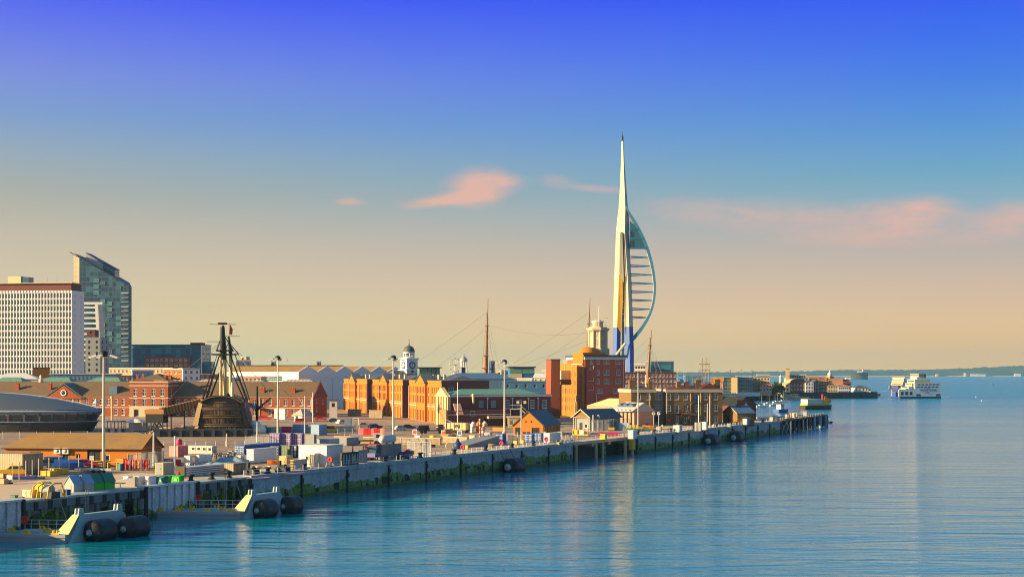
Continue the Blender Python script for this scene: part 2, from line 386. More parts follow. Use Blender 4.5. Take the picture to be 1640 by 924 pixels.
def outline(px0,px1,Y,tops,n,amp,sd):
 rr=random.Random(sd);out=[]
 for i in range(n+1):
  u=i/n;px=px0+(px1-px0)*u
  j=0
  while j<len(tops)-2 and px>tops[j+1][0]:j+=1
  (xa,ya),(xb,yb)=tops[j],tops[j+1];py=ya+(yb-ya)*min(max((px-xa)/(xb-xa),0),1)
  out.append((XX(px,Y),ZZ(py,Y)+rr.uniform(-amp,amp)))
 return out
b=MB();rr=random.Random(3)
tops=[(1000,596.5),(1180,596),(1240,595),(1290,594.5),(1345,592.5),(1420,592.5),(1500,591.5),(1560,589),(1610,586.5),(1660,586),(2400,583)]
NX,NY=420,9
base=outline(1000,2400,11200,tops,NX,0,1)
vs=[]
for j in range(NY):
 v=j/(NY-1);prof=[0,.30,.55,.72,.84,.93,1.0,.9,.5][j]
 for i,(x,z)in enumerate(base):
  k=0 if j==0 else rr.uniform(-5,6)*(.6+.4*v)
  vs.append((x,10700+600*v+60*math.sin(i*.21+j),max(z*prof+k,1.2)if j else .6))
b.add(vs,[(j*(NX+1)+i,j*(NX+1)+i+1,(j+1)*(NX+1)+i+1,(j+1)*(NX+1)+i)for j in range(NY-1)for i in range(NX)],'hill',True)
struct(b,'hills')
b=MB();b.prism([(XX(1180,10600),10560),(XX(2400,10600),10560),(XX(2400,10600),10800),(XX(1180,10600),10800)],-1,5,'sand');struct(b,'beach')
for px,w_,h_,c_,lab in[(1546,14,20,'white','white house with a pointed roof on the far wooded shore'),(1562,60,14,'white','long low white building on the far beach'),(1574,40,12,'white','low white block at the end of the far beach building'),(1501,16,13,'cream','small cream house on the far shore above the car ferry'),(1630,46,16,'white','pale building where the far hills are highest')]:
 Y=10540;t=thing('coastal_house',lab,'house',(XX(px,Y),Y,5))
 b=MB();b.box(-w_/2,0,-4,w_/2,14,h_,c_);b.build('wall',t)
 b=MB();b.ext([(-w_/2-1,-1,h_),(w_/2+1,-1,h_),(0,-1,h_+7)],(0,16,0),'tile_brown');b.build('roof',t)
Y=5600;t=thing('sea_fort','round dark sea fort standing alone in the strait beyond the harbour mouth','fort',(XX(1376,Y),Y,0))
b=MB();b.lathe((0,0,0),[(33,-1),(32,6),(31.5,22),(33,23),(33,26),(30,26)],'stone_dark',24);b.build('wall',t)
b=MB();b.cb((4,0,26),18,10,5,'white');b.build('barrack',t)
b=MB();b.tube((14,0,26),(14,0,38),2.6,'white',2.0,10);b.lathe((14,0,38),[(2.6,0),(2.6,2),(0,4.5)],'tile_orange',10);b.build('lighthouse',t)
b=MB();b.box(-52,-6,-1,-28,8,7,'cream');b.build('landing_stage',t)
b=MB();b.box(-9000,-300,-1,9000,11550,182,'white')
hz=b.build('haze');hz['kind']='stuff'
hm=bpy.data.materials.new('haze');hm.use_nodes=True;hm.node_tree.nodes.clear()
_o=NN(hm.node_tree,'ShaderNodeOutputMaterial');_v=NN(hm.node_tree,'ShaderNodeVolumePrincipled')
_v.inputs['Color'].default_value=(.28,.66,1,1);_v.inputs['Density'].default_value=5.0e-5;_v.inputs['Anisotropy'].default_value=0.1
hm.node_tree.links.new(_v.outputs[0],_o.inputs['Volume'])
hz.data.materials.clear();hz.data.materials.append(hm)
# building kit
STY={'hotel':('steel','glass_blue',0,0,False,.14),'sash':('frame_white','glass_dark',1,1,True,.14),'plain':('frame_white','glass_dark',0,0,False,.14),'slot':('brick_dark','glass_dark',0,0,False,.3),'dark':('dark_metal','glass_dark',1,0,False,.12),'blue':('steel','glass_blue',1,1,False,.1),'teal':('steel','glass_teal',1,0,False,.1),'green':('dark_metal','glass_green',4,0,False,.12),'wide':('frame_white','glass_dark',2,0,True,.14),'blue_door':('frame_white','blue',0,0,False,.12),'dark_door':('dark_metal','black',1,0,False,.15),'white_door':('frame_white','white',0,0,False,.1),'arch':('stone','glass_dark',0,0,False,.3),'ladder':('frame_white','glass_blue',0,2,True,.14),'cream_slot':('cream','glass_dark',0,0,False,.25)}
WM={}
def wmesh(w,h,sty):
 key=(round(w,2),round(h,2),sty)
 if key in WM:return WM[key]
 fm,gm,nx,nz,sill,d=STY[sty];b=MB();t=min(.14,w*.14)
 if w>.9 or sty!='slot':
  b.box(0,d-.06,0,t,d,h,fm);b.box(w-t,d-.06,0,w,d,h,fm);b.box(t,d-.06,h-t,w-t,d,h,fm);b.box(t,d-.06,0,w-t,d,t,fm)
 for i in range(nx):u=w*(i+1)/(nx+1);b.box(u-.05,d-.05,t,u+.05,d-.003,h-t,fm)
 for i in range(nz):u=h*(i+1)/(nz+1);b.box(t,d-.045,u-.05,w-t,d-.004,u+.05,fm)
 b.face([(0,d+.01,0),(w,d+.01,0),(w,d+.01,h),(0,d+.01,h)],gm)
 if sill:b.box(-.12,-.12,-.16,w+.12,.02,-.002,'frame_white')
 WM[key]=b.mesh('window');return WM[key]
SIDES={'front':lambda w,d:((0,0),(1,0)),'right':lambda w,d:((w,0),(0,1)),'back':lambda w,d:((w,d),(-1,0)),'left':lambda w,d:((0,d),(0,-1))}
def walls(root,w,d,h,wm,z0=-.5,off=(0,0),name='wall',cap=None,**holes):
 """four walls with real openings; every opening gets a window or a door of its own"""
 b=MB();ox,oy=off
 for side,fn in SIDES.items():
  (sx,sy),(ux,uy)=fn(w,d);L=w if ux else d
  hs=[x for x in holes.get(side,[])if x[0]>.01 and x[0]+x[2]<L-.01 and x[1]+x[3]<h-.02]
  us=sorted({0.0,L,*[round(x[0],3)for x in hs],*[round(x[0]+x[2],3)for x in hs]});zs=sorted({z0,h,*[round(x[1],3)for x in hs],*[round(x[1]+x[3],3)for x in hs]})
  pt=lambda u,z,k=0.0:(ox+sx+ux*u-uy*k,oy+sy+uy*u+ux*k,z)
  for i in range(len(us)-1):
   run=None
   for j in range(len(zs)-1):
    cu,cz=(us[i]+us[i+1])/2,(zs[j]+zs[j+1])/2
    if any(x[0]<cu<x[0]+x[2]and x[1]<cz<x[1]+x[3]for x in hs):
     if run is not None:b.face([pt(us[i],run),pt(us[i+1],run),pt(us[i+1],zs[j]),pt(us[i],zs[j])],wm);run=None
    elif run is None:run=zs[j]
   if run is not None:b.face([pt(us[i],run),pt(us[i+1],run),pt(us[i+1],h),pt(us[i],h)],wm)
  for x in hs:
   u,z,ww,hh=x[:4];sty=x[4]if len(x)>4 else 'sash';dd=STY[sty][5]+.02
   b.face([pt(u,z),pt(u,z,dd),pt(u,z+hh,dd),pt(u,z+hh)],wm);b.face([pt(u+ww,z),pt(u+ww,z+hh),pt(u+ww,z+hh,dd),pt(u+ww,z,dd)],wm)
   b.face([pt(u,z+hh),pt(u,z+hh,dd),pt(u+ww,z+hh,dd),pt(u+ww,z+hh)],wm);b.face([pt(u,z),pt(u+ww,z),pt(u+ww,z,dd),pt(u,z,dd)],wm)
   o=link('door' if 'door' in sty else 'window',wmesh(ww,hh,sty),root,pt(u,z),math.atan2(uy,ux))
 b.face([(ox,oy,h),(ox+w,oy,h),(ox+w,oy+d,h),(ox,oy+d,h)],cap or wm)
 return b.build(name,root)
def row(L,n,ww,z,hh,sty='sash',m0=None,m1=None):
 """n evenly spaced openings along a face of length L"""
 m0=(L/n-ww)/2 if m0 is None else m0;m1=m0 if m1 is None else m1
 step=(L-m0-m1-ww)/max(n-1,1)
 return[(m0+i*step,z,ww,hh,sty)for i in range(n)]
def ring(b,x0,y0,x1,y1,z0,z1,t,m):
 b.box(x0-t,y0-t,z0,x1+t,y0-.002,z1,m);b.box(x0-t,y1+.002,z0,x1+t,y1+t,z1,m)
 b.box(x0-t,y0-.002,z0,x0-.002,y1+.002,z1,m);b.box(x1+.002,y0-.002,z0,x1+t,y1+.002,z1,m)
def band(root,w,d,z0,z1,m,t=.2,off=(0,0),name='cornice'):
 b=MB();ring(b,off[0],off[1],off[0]+w,off[1]+d,z0,z1,t,m);return b.build(name,root)
def parapet(root,w,d,h,hh,m,t=.35,off=(0,0)):
 b=MB();x,y=off;b.box(x,y,h+.01,x+w,y+t,h+hh,m);b.box(x,y+d-t,h+.01,x+w,y+d,h+hh,m);b.box(x,y+t,h+.01,x+t,y+d-t,h+hh,m);b.box(x+w-t,y+t,h+.01,x+w,y+d-t,h+hh,m)
 return b.build('parapet',root)
def hip(root,w,d,h,rise,m,o=.4,off=(0,0),run=None,name='roof'):
 b=MB();x0,y0,x1,y1=off[0]-o,off[1]-o,off[0]+w+o,off[1]+d+o
 r=min(w,d)/2+o if run is None else run;zt=h+rise;z=h+.02
 if w>=d:
  A,B=(x0+r,(y0+y1)/2,zt),(x1-r,(y0+y1)/2,zt)
  fs=[[(x0,y0,z),(x1,y0,z),B,A],[(x1,y1,z),(x0,y1,z),A,B],[(x0,y1,z),(x0,y0,z),A],[(x1,y0,z),(x1,y1,z),B]]
 else:
  A,B=((x0+x1)/2,y0+r,zt),((x0+x1)/2,y1-r,zt)
  fs=[[(x0,y0,z),(x1,y0,z),A],[(x1,y1,z),(x0,y1,z),B],[(x0,y1,z),(x0,y0,z),A,B],[(x1,y0,z),(x1,y1,z),B,A]]
 for f in fs:b.face(f,m)
 b.face([(x0,y1,z),(x1,y1,z),(x1,y0,z),(x0,y0,z)],m)
 return b.build(name,root)
def gab(root,w,d,h,rise,m,wm,axis='x',o=.4,off=(0,0),th=.18,name='roof',verge=None):
 """pitched roof slabs plus the brick gable ends under them"""
 b=MB();x,y=off
 if axis=='x':
  my=y+d/2;k=rise/(d/2)
  b.ext([(x-o,y-o,h-o*k),(x-o,my,h+rise),(x-o,y+d+o,h-o*k),(x-o,y+d+o,h-o*k+th),(x-o,my,h+rise+th*1.3),(x-o,y-o,h-o*k+th)],(w+2*o,0,0),m,verge)
  for gx in(x,x+w-.3):g=MB();g.ext([(gx,y,h-.003),(gx,y+d,h-.003),(gx,my,h+rise-.02)],(.3,0,0),wm);g.build('gable',root)
 else:
  mx=x+w/2;k=rise/(w/2)
  b.ext([(x-o,y-o,h-o*k),(mx,y-o,h+rise),(x+w+o,y-o,h-o*k),(x+w+o,y-o,h-o*k+th),(mx,y-o,h+rise+th*1.3),(x-o,y-o,h-o*k+th)],(0,d+2*o,0),m,verge)
  for gy in(y,y+d-.3):g=MB();g.ext([(x,gy,h-.003),(x+w,gy,h-.003),(mx,gy,h+rise-.02)],(0,.3,0),wm);g.build('gable',root)
 return b.build(name,root)
def chimney(root,x,y,z,w,d,h,m='brick_red',pots=2):
 b=MB();b.box(x-w/2,y-d/2,z,x+w/2,y+d/2,z+h,m);b.box(x-w/2-.12,y-d/2-.12,z+h+.002,x+w/2+.12,y+d/2+.12,z+h+.25,m)
 o=b.build('chimney',root)
 if pots:
  c=MB()
  for i in range(pots):u=x+(i-(pots-1)/2)*w/max(pots,1);c.tube((u,y,z+h+.252),(u,y,z+h+.9),.17,'tile_orange',.14,7)
  c.build('chimney_pot',o)
 return o
def site(name,label,cat,P0,P1,group=None,z=QZ):
 d=Vector((P1[0]-P0[0],P1[1]-P0[1],0));return thing(name,label,cat,(P0[0],P0[1],z),math.atan2(d.y,d.x),group),d.length
def onl(P0,P1,px):
 k=(px-820)/F;dx_,dy_=P1[0]-P0[0],P1[1]-P0[1];t=(k*P0[1]-P0[0])/(dx_-k*dy_);return Vector((P0[0]+dx_*t,P0[1]+dy_*t,QZ))
def gY(px,Y):return Vector((XX(px,Y),Y,QZ))
# the city behind the yard
def curtain(name,c1,c2,c3,px_,pz_,rough=.2,spec=.7,gap=.06):
 """glazed cladding: a grid of panes of slightly different tone between mullions"""
 m=bpy.data.materials.new(name);m.use_nodes=True;t=m.node_tree;t.nodes.clear();x=Ex(t)
 out=NN(t,'ShaderNodeOutputMaterial');p=NN(t,'ShaderNodeBsdfPrincipled');t.links.new(p.outputs[0],out.inputs[0])
 s3=NN(t,'ShaderNodeSeparateXYZ');t.links.new(NN(t,'ShaderNodeTexCoord').outputs['Object'],s3.inputs[0])
 u=x.m('DIVIDE',x.m('ADD',s3.outputs[0],s3.outputs[1]),px_);v=x.m('DIVIDE',s3.outputs[2],pz_)
 wn=NN(t,'ShaderNodeTexWhiteNoise',noise_dimensions='2D');t.links.new(x.xyz(x.m('FLOOR',u),x.m('FLOOR',v),0.0),wn.inputs['Vector'])
 r=wn.outputs['Value']
 col=x.mix(x.m('MULTIPLY',x.m('POWER',r,2.5),.9),(*c1,1),(*c2,1))
 ln=x.m('MAXIMUM',x.m('LESS_THAN',x.m('FRACT',u),gap),x.m('LESS_THAN',x.m('FRACT',v),gap*2.2))
 col=x.mix(ln,col,(*c3,1));t.links.new(col,p.inputs['Base Color'])
 t.links.new(x.m('MULTIPLY_ADD',ln,.4,rough),p.inputs['Roughness']);p.inputs['Specular IOR Level'].default_value=spec
 MATS[name]=m
curtain('curtain_tower',(0.025,0.065,0.12),(0.06,0.2,0.28),(0.07,0.10,0.15),2.6,3.4)
curtain('curtain_sunlit',(0.30,0.24,0.15),(0.42,0.34,0.2),(0.2,0.17,0.12),2.2,3.4,.4)
curtain('curtain_blue',(0.02,0.10,0.19),(0.06,0.30,0.38),(0.06,0.09,0.13),3.0,3.2)
curtain('curtain_dark',(0.02,0.05,0.08),(0.05,0.13,0.16),(0.05,0.06,0.07),2.4,3.0)
def lay(root,w,d,h,wm,nf,nb,sides=('front','right'),ww=1.2,fh=3.0,z0=1.0,wh=1.5,sty='sash',**kw):
 holes={}
 for sd_ in sides:
  L=w if sd_ in('front','back')else d
  n=nb if sd_ in('front','back')else max(1,int(nb*L/w))
  holes[sd_]=[x for f in range(nf)for x in row(L,n,ww,z0+f*fh,wh,sty)]
 return walls(root,w,d,h,wm,**holes,**kw)
P1=gY(115,760);P0=P1+Vector((-.989,.148,0))*56
t,w=site('tower_block','wide white slab block with a close grid of dark narrow windows and brown top floor','building',P0,P1)
hh=ZZ(465,760)-QZ;nrow=14;fh=(hh-14)/nrow
hol=[x for f in range(nrow)for x in row(w,34,.95,13.4+f*fh,fh*.74,'hotel')]
walls(t,w,14.5,hh,'white',front=hol,right=[x for f in range(nrow)for x in row(14.5,2,.5,13.8+f*fh,1.5,'dark')])
b=MB()
for i in range(35):u=w*i/34;b.box(u-.12,-.22,12,u+.12,-.003,hh,'white')
b.build('pilaster_grille',t)
b=MB()
for f in range(nrow+1):z=13.0+f*fh;b.box(-.2,-.30,z-.1,w+.2,-.225,z+.1,'white')
b.build('floor_band_trim',t)
b=MB();b.box(.8,1,hh+.02,w-.8,13,hh+3.6,'brick_dark');b.box(-.3,-.3,hh+3.62,w+.3,14.8,hh+4.0,'tan');b.build('top_floor',t)
b=MB();b.box(20,3,hh+4.01,27,9,hh+7.6,'cream');b.box(27.01,3.4,hh+4.01,31,9,hh+7.2,'glass_blue');b.build('plant_room',t)
for u in(34,41,46):b=MB();b.tube((u,4,hh+4),(u,4,hh+7),.07,'steel');b.build('aerial',t)
Y=1000;gx=lambda px:XX(px,Y);gz=lambda py:ZZ(py,Y)-QZ;ox=gx(113)
t=thing('glass_tower','tall dark glass tower with a steeply raked top and a corner face tinted as sunlit','tower',(ox,Y,QZ))
def raked(b,plan,ztop,m_of):
 n=len(plan);lo=[(x,y,0)for x,y in plan];hi=[(x,y,ztop(x))for x,y in plan]
 for i in range(n):j=(i+1)%n;b.face([lo[i],lo[j],hi[j],hi[i]],m_of(i))
 b.face(hi,'slate')
wx=gx(209)-ox
zt=lambda x:gz(404)+(gz(459)-gz(404))*min(max(x/wx,0),1)
b=MB();raked(b,[(0,7),(gx(127)-ox,0),(wx-1.5,1.5),(wx,3),(wx-7.4,26),(3,27)],zt,lambda i:'curtain_sunlit' if i in(0,)else 'curtain_tower');b.build('body',t)  # corner face gets a tan copy of the glazing as painted sunlight
x0,x1=gx(133)-ox,gx(178)-ox
b=MB();b.ext([(x0,9,gz(425)),(x1,9,gz(447)),(x1,9,gz(431)),(x0,9,gz(404.5))],(0,12,0),'curtain_tower');b.build('upper_storey',t)
b=MB();b.ext([(x0-.3,8.4,gz(415)),(gx(159)-ox,8.4,gz(432)),(gx(159)-ox,8.4,gz(421)),(x0-.3,8.4,gz(404))],(0,.5,0),'tower_grey');b.build('fin',t)
b=MB();b.ext([(x0-.3,8.2,gz(404.3)),(x1+.3,8.2,gz(430.5)),(x1+.3,8.2,gz(429)),(x0-.3,8.2,gz(403))],(0,13,0),'dark_metal');b.ext([(-.2,-.2,gz(405)),(wx+.2,-.2,gz(460)),(wx+.2,-.2,gz(458.5)),(-.2,-.2,gz(403.5))],(0,.35,0),'dark_metal');b.build('roof',t)
rr=random.Random(11)
for i,(px,n)in enumerate([(150,11),(160,15),(171,15),(185,13)]):
 for k in range(n):
  if rr.random()<.45:continue
  py=452+i*4+k*9.6
  o=link('window',wmesh(3.2,2.4,'teal' if rr.random()<.6 else 'blue'),t,(gx(px)-ox,.19*(gx(px)-ox)/13-.33 if False else-.25+1.5*max(0,(gx(px)-gx(127)))/(wx-1.5-(gx(127)-ox)),gz(py)))
for k in range(16):
 b=MB();z=gz(470+k*7.2);b.box(gx(194)-ox,.35,z,wx-1.6,1.15,z+.5,'frame_white' if k%3==0 else 'steel');b.build('balcony',t)
Y=880;t=thing('balcony_block','white block with stacked open balconies and one leaning side, squeezed between two towers','building',(XX(134,Y),Y,QZ))
wx=XX(163,Y)-XX(134,Y);zt_=ZZ(488,Y)-QZ
b=MB();b.ext([(0,1,0),(wx,1,0),(XX(155,Y)-XX(134,Y),1,zt_),(0,1,zt_)],(0,12,0),'glass_blue');b.build('body',t)
for k in range(11):
 z=zt_-2.2-k*3.1;xr=(XX(155,Y)-XX(134,Y))+(wx-(XX(155,Y)-XX(134,Y)))*(1-z/zt_)
 b=MB();b.box(0,-.6,z,xr,.99,z+1.1,'white');b.build('balcony',t)
b=MB();xa=XX(155,Y)-XX(134,Y);b.ext([(wx-.9,-.8,0),(wx+.9,-.8,0),(xa+.9,-.8,zt_),(xa-.9,-.8,zt_)],(0,2,0),'white');b.box(0,-.9,zt_+.01,wx+.6,3,zt_+1.5,'white');b.build('frame',t)
def blk(name,label,cat,pl,pr,ytop,Y,d,wm,nf=0,nb=0,sty='sash',rz=0.0,roof=None,ww=1.2,wh=1.5,fh=3.0,top=None,cap=None,sides=('front','right'),group=None,ybase=None):
 """a plain building: left and right image columns and the row of its wall top at distance Y"""
 P0=gY(pl,Y);k=(pr-820)/F
 dv=Vector((math.cos(rz),math.sin(rz),0));tt=(k*P0.y-P0.x)/(dv.x-k*dv.y);P1=P0+dv*tt
 t,w=site(name,label,cat,P0,P1,group);h=ZZ(ytop,(P0.y+P1.y)/2)-QZ
 z0=h-nf*fh+(fh-wh)/2 if top is None else h-top-(nf-1)*fh-wh
 lay(t,w,d,h,wm,nf,nb,sides,ww,fh,z0,wh,sty,cap=cap)if nf else walls(t,w,d,h,wm,cap=cap)
 if roof:
  kind,rise,rm=roof
  if kind=='hip':hip(t,w,d,h,rise,rm)
  elif kind=='gx':gab(t,w,d,h,rise,rm,wm,'x')
  elif kind=='gy':gab(t,w,d,h,rise,rm,wm,'y')
  elif kind=='flat':b=MB();b.box(-rise,-rise,h+.01,w+rise,d+rise,h+.5,rm);b.build('roof',t)
  elif kind=='par':parapet(t,w,d,h,rise,rm)
 return t,w,h
blk('apartment_block','dark brown block standing before the white balcony block','building',137,161,543,800,12,'cladding_grey',6,2,'dark',-.1,('par',1,'cladding_grey'))
b_=blk('tower_block','grey flat-topped cube on the dark brown block between towers','building',139,152,528,830,8,'brick_dark',2,1,'dark')
t,w,h=blk('glass_block','long low glass block with red brick middle storeys and a tall glass end','building',210,323,553,900,22,'curtain_blue',rz=-.05,roof=('flat',.4,'dark_metal'))
b=MB();b.box(8.5,-1.2,2,36,-.01,h-7,'brick_red');b.build('facade_bay',t)
for f in range(4):
 for i in range(9):link('window',wmesh(1.7,1.5,'sash' if(i+f)%3 else 'teal'),t,(9.4+i*2.9,-1.36,h-9.6-f*2.9))
b=MB();b.box(w-5.8,-.8,0,w-.2,-.01,h-.5,'glass_blue');b.box(w-.18,-1,0,w+.2,.2,h,'frame_white');b.build('glazed_stair',t)
b=MB();b.box(w-8,4,h+.51,w-1,12,h+1.7,'brick_red');b.build('plant_room',t)
far=[('apartment_block','long cream terrace of flats with a white top floor below the glass tower',163,300,590,830,12,'cream',2,22,'sash',-.15,('flat',.3,'white')),('office_block','pale blue metal clad box with a teal glazed end above the brick boathouse',212,246,594,700,14,'blue_pale',1,2,'teal',.3,('flat',.2,'white')),('apartment_block','orange brick flats with white arched balcony front beside pale blue box',262,292,592,740,10,'brick_orange',3,4,'sash',-.3,('flat',.3,'white')),('office_block','pale grey-blue block whose flat wall faces the water, next to orange flats',293,320,591,735,12,'white_wall',2,3,'blue',.4,('flat',.2,'steel')),('office_block','narrow dark blue glass block just before the old warship masts',325,339,579,900,10,'curtain_blue',0,0,'blue',0,None),('apartment_block','stepped grey block with a cream top box right of the warship masts',378,402,578,880,14,'cladding_grey',4,3,'blue',.2,('par',.8,'white')),('office_block','cream box on the top of the stepped grey block',384,394,571,890,6,'cream',1,1,'dark',-.2,None),('office_block','long low blue glazed block with a thin dark roof line behind brown roofed shed',402,545,586,900,16,'curtain_blue',0,0,'blue',0,('flat',.4,'dark_metal')),('office_block','long white banded low block under the blue glazed roofline',398,440,597,800,10,'white',1,8,'dark',0,('flat',.3,'steel')),('lift_housing','small square dark lift housing above the brown roof',434,440,578.5,900,4,'cladding_grey',1,1,'dark',0,None),('lift_housing','small square lift housing on roof line near the zigzag gables',507,513,578.5,905,4,'cladding_grey',1,1,'dark',0,None),('brick_house','square orange brick block under the white slab hotel',53,80,590,690,12,'brick_orange',0,0,'sash',.3,('flat',.1,'brick_dark')),('office_block','long blue flat-roofed block with a row of dark windows below the hotel',80,184,600,660,14,'cladding_blue',1,16,'blue',.05,('flat',.4,'steel')),('brick_house','dark maroon brick building between the blue block and the pale blue box',184,214,601,650,10,'brick_dark',1,4,'sash',.1,None),('warehouse','white metal roofed shed at the edge below the hotel',-20,62,607,640,14,'white',0,0,'sash',.1,('hip',2.6,'canvas')),('office_block','low red brick block with a white strip behind the warship',320,372,600,790,10,'brick_red',1,6,'sash',-.1,('flat',.2,'white')),('office_block','low peach coloured block right of the warship masts above the slate roof',386,418,603,700,10,'brick_pink',1,5,'sash',-.1,None),]
for r in far:
 nm,lb,pl,pr,yt,Y,d,wm,nf,nb,st,rz,rf=r
 blk(nm,lb,{'apartment_block':'building','office_block':'building','tower_block':'building','lift_housing':'roof structure','brick_house':'house','warehouse':'warehouse'}[nm],pl,pr,yt,Y,d,wm,nf,nb,st,rz,rf)
for pl,pr,lab in[(-20,36,'green copper roof at the picture edge behind the long brick boathouse'),(52,114,'green copper roof with white hip edges in the middle of three'),(132,194,'green copper roof nearest the three-storey brick house')]:
 t,w,h=blk('copper_roofed_store',lab,'warehouse',pl,pr,614,628,12,'stone',roof=None,rz=-.16)
 hip(t,w,12,h,2.6,'rib_copper',.5,run=4.5)
for pl,pr,Y,lab in[(303,356,612,'ribbed white glazed roof store behind the warship stern'),(388,430,612,'ribbed white glazed roof store left of the cream lamp mast'),(440,506,616,'ribbed white glazed roof store just before the zigzag shed')]:
 t,w,h=blk('glass_roofed_store',lab,'warehouse',pl,pr,614.5,Y+12,12,'cream',rz=-.16)
 hip(t,w,12,h,1.9,'rib_white',.4,run=5)
BD=Vector((.986,-.167,0));BR=gY(501,590)
def bline(px):return onl(BR,BR-BD*100,px)
he=ZZ(635,590)-QZ
def boathouse(pl,pr,label,right_end=False,wins=()):
 P0,P1=bline(pl),bline(pr);t,w=site('brick_boathouse',label,'building',P0,P1)
 n=int(w/3.05)
 f=row(w,n,1.35,he-3.6,2.5,'sash')+[x for i,x in enumerate(row(w,n,1.35,he-7.6,2.5,'sash'))if(i+3)%7]
 f+=[x for i,x in enumerate(row(w,n,1.35,.05,3.0,'blue_door'))if not(i+3)%7 and False]
 rt=[(4,he-2.6,1.6,1.6,'sash'),(4,he-6,1.6,1.6,'sash'),(13,he-3.2,1.6,1.8,'sash')]if right_end else[]
 walls(t,w,19,he,'brick_red',front=f,right=rt)
 b=MB();b.box(-.01,-.14,he-4.75,w+.02,-.003,he-4.4,'stone');b.build('string_course',t)
 b=MB();b.box(-.05,-.3,he-.35,w+.05,-.004,he-.02,'stone');b.build('cornice',t)
 gab(t,w,19,he,5.6,'tile_brown','brick_dark','x',.35,verge='stone')
 b=MB()
 for u in[w*.33,w*.62,w-.4]:b.tube((u,-.2,0),(u,-.2,he-.4),.11,'frame_white',n=6)
 b.build('drainpipe',t)
 return t,w
tl,w=boathouse(-40,215,'long two-storey red brick boathouse with brown tiled roof and round-window pediment')
u=(bline(103)-bline(-40)).length;b=MB();b.ext([(u-8.2,-.5,he-1.2),(u+8.2,-.5,he-1.2),(u,-.5,he+4.3)],(0,.48,0),'brick_red');b.build('pediment',tl)
b=MB();b.ext([(u-8.9,-.6,he-1.3),(u,-.6,he+4.75),(u+8.9,-.6,he-1.3),(u+8.9,-.6,he-.85),(u,-.6,he+5.25),(u-8.9,-.6,he-.85)],(0,10,0),'slate');b.build('dormer_roof',tl)
b=MB();b.lathe((u,-.52,he+1.25),[(1.25,0),(1.25,.25),(.85,.25),(.85,.05)],'frame_white',20,(0,-1,0));b.lathe((u,-.53,he+1.25),[(.86,0),(.86,.08),(0,.08)],'glass_dark',16,(0,-1,0));b.build('round_window',tl)
for px,s in[(20,1.1),(73,.8)]:
 u2=(bline(px)-bline(-40)).length;chimney(tl,u2,4.0,he+1.5,1.6*s,1.0,3.2,'brick_red',2)
b=MB();u2=(bline(48)-bline(-40)).length;b.lathe((u2,9.4,he+5.5),[(.9,0),(.9,1.2),(.5,1.3),(.6,2.6),(0,3.2)],'cream',10);b.build('ventilator',tl)
b=MB();u2=(bline(179)-bline(-40)).length;b.box(u2-1.7,1.2,he+.9,u2+1.7,6.5,he+3.95,'slate_blue');b.build('roof_light',tl)
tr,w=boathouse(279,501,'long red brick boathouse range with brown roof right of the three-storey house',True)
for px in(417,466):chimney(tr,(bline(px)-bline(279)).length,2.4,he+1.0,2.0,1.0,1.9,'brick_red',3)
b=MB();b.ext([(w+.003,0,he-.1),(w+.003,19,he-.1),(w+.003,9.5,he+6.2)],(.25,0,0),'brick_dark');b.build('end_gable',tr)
u=(bline(398)-bline(279)).length;b=MB();b.ext([(u-5,-7,he-1.5),(u+4.2,-7,he-5.2),(u+4.2,-7,he-4.7),(u-5,-7,he-.9)],(0,7,0),'slate_blue');b.build('lean_to_roof',tr)
P0,P1=bline(216)+Vector((-.167,-.986,0))*5,bline(277)+Vector((-.167,-.986,0))*5
t,w=site('brick_house','three-storey red brick house with pale arched ground floor and hipped slate roof','house',P0,P1);hm_=ZZ(610.5,583)-QZ
walls(t,w,20,hm_,'brick_red',front=row(w,4,1.5,hm_-5.9,2.9,'sash',1.6)+row(w,4,1.5,hm_-10.0,2.9,'sash',1.6)+[(1.9,.3,1.9,2.6,'arch'),(w-4,.3,1.9,2.6,'arch'),(w/2-1,.3,1.9,2.6,'arch')],right=row(20,3,1.3,hm_-5.9,2.7,'sash'))
b=MB();b.box(-.08,-.25,0,1.85,-.004,4.3,'stone');b.box(3.85,-.25,0,w/2-1.05,-.004,4.3,'stone');b.box(w/2+.95,-.25,0,w-4.05,-.004,4.3,'stone');b.box(w-2.05,-.25,0,w+.08,-.004,4.3,'stone');b.box(-.08,-.25,3.0,w+.08,-.26+.003,4.32,'stone');b.build('stone_base',t)
for z in(hm_-6.9,hm_-2.0,hm_-.5):band(t,w,20,z,z+.38,'stone',.16,name='string_course')
hip(t,w,20,hm_+.3,2.6,'tile_brown',-.6)
for u in(1.2,3.6,w-3.2,w-1.2):chimney(t,u,5,hm_+.2,1.1,.9,1.8,'brick_red',2)
P0,P1=gY(478,725),gY(646,800);t,w=site('zigzag_shed','huge white shed with a zigzag row of six gables','warehouse',P0,P1)
h=ZZ(595.5,760)-QZ;rise=ZZ(587.5,760)-ZZ(595.5,760)+.4;ng=6;gw=w/ng
holes=[(w*.40,h-8.2,8.5,2.0,'wide'),(w*.40,h-13.2,8.5,3.6,'wide'),(w*.40,h-17,8.5,2,'wide'),(w*.1,h-8,7.5,1.6,'wide')]
walls(t,w,46,h,'white_wall',front=holes,left=[(6,h-4.5,30,2.6,'ladder')])
for i in range(ng):
 b=MB();x0=i*gw;b.ext([(x0,-.05,h+.005),(x0+gw,-.05,h+.005),(x0+gw/2,-.05,h+rise)],(0,.5,0),'white_wall');b.build('gable',t)
 b=MB();b.ext([(x0,.46,h+.008),(x0+gw/2,.46,h+rise-.05),(x0+gw,.46,h+.008)],(0,46,0),'tile_ochre');b.build('roof',t)
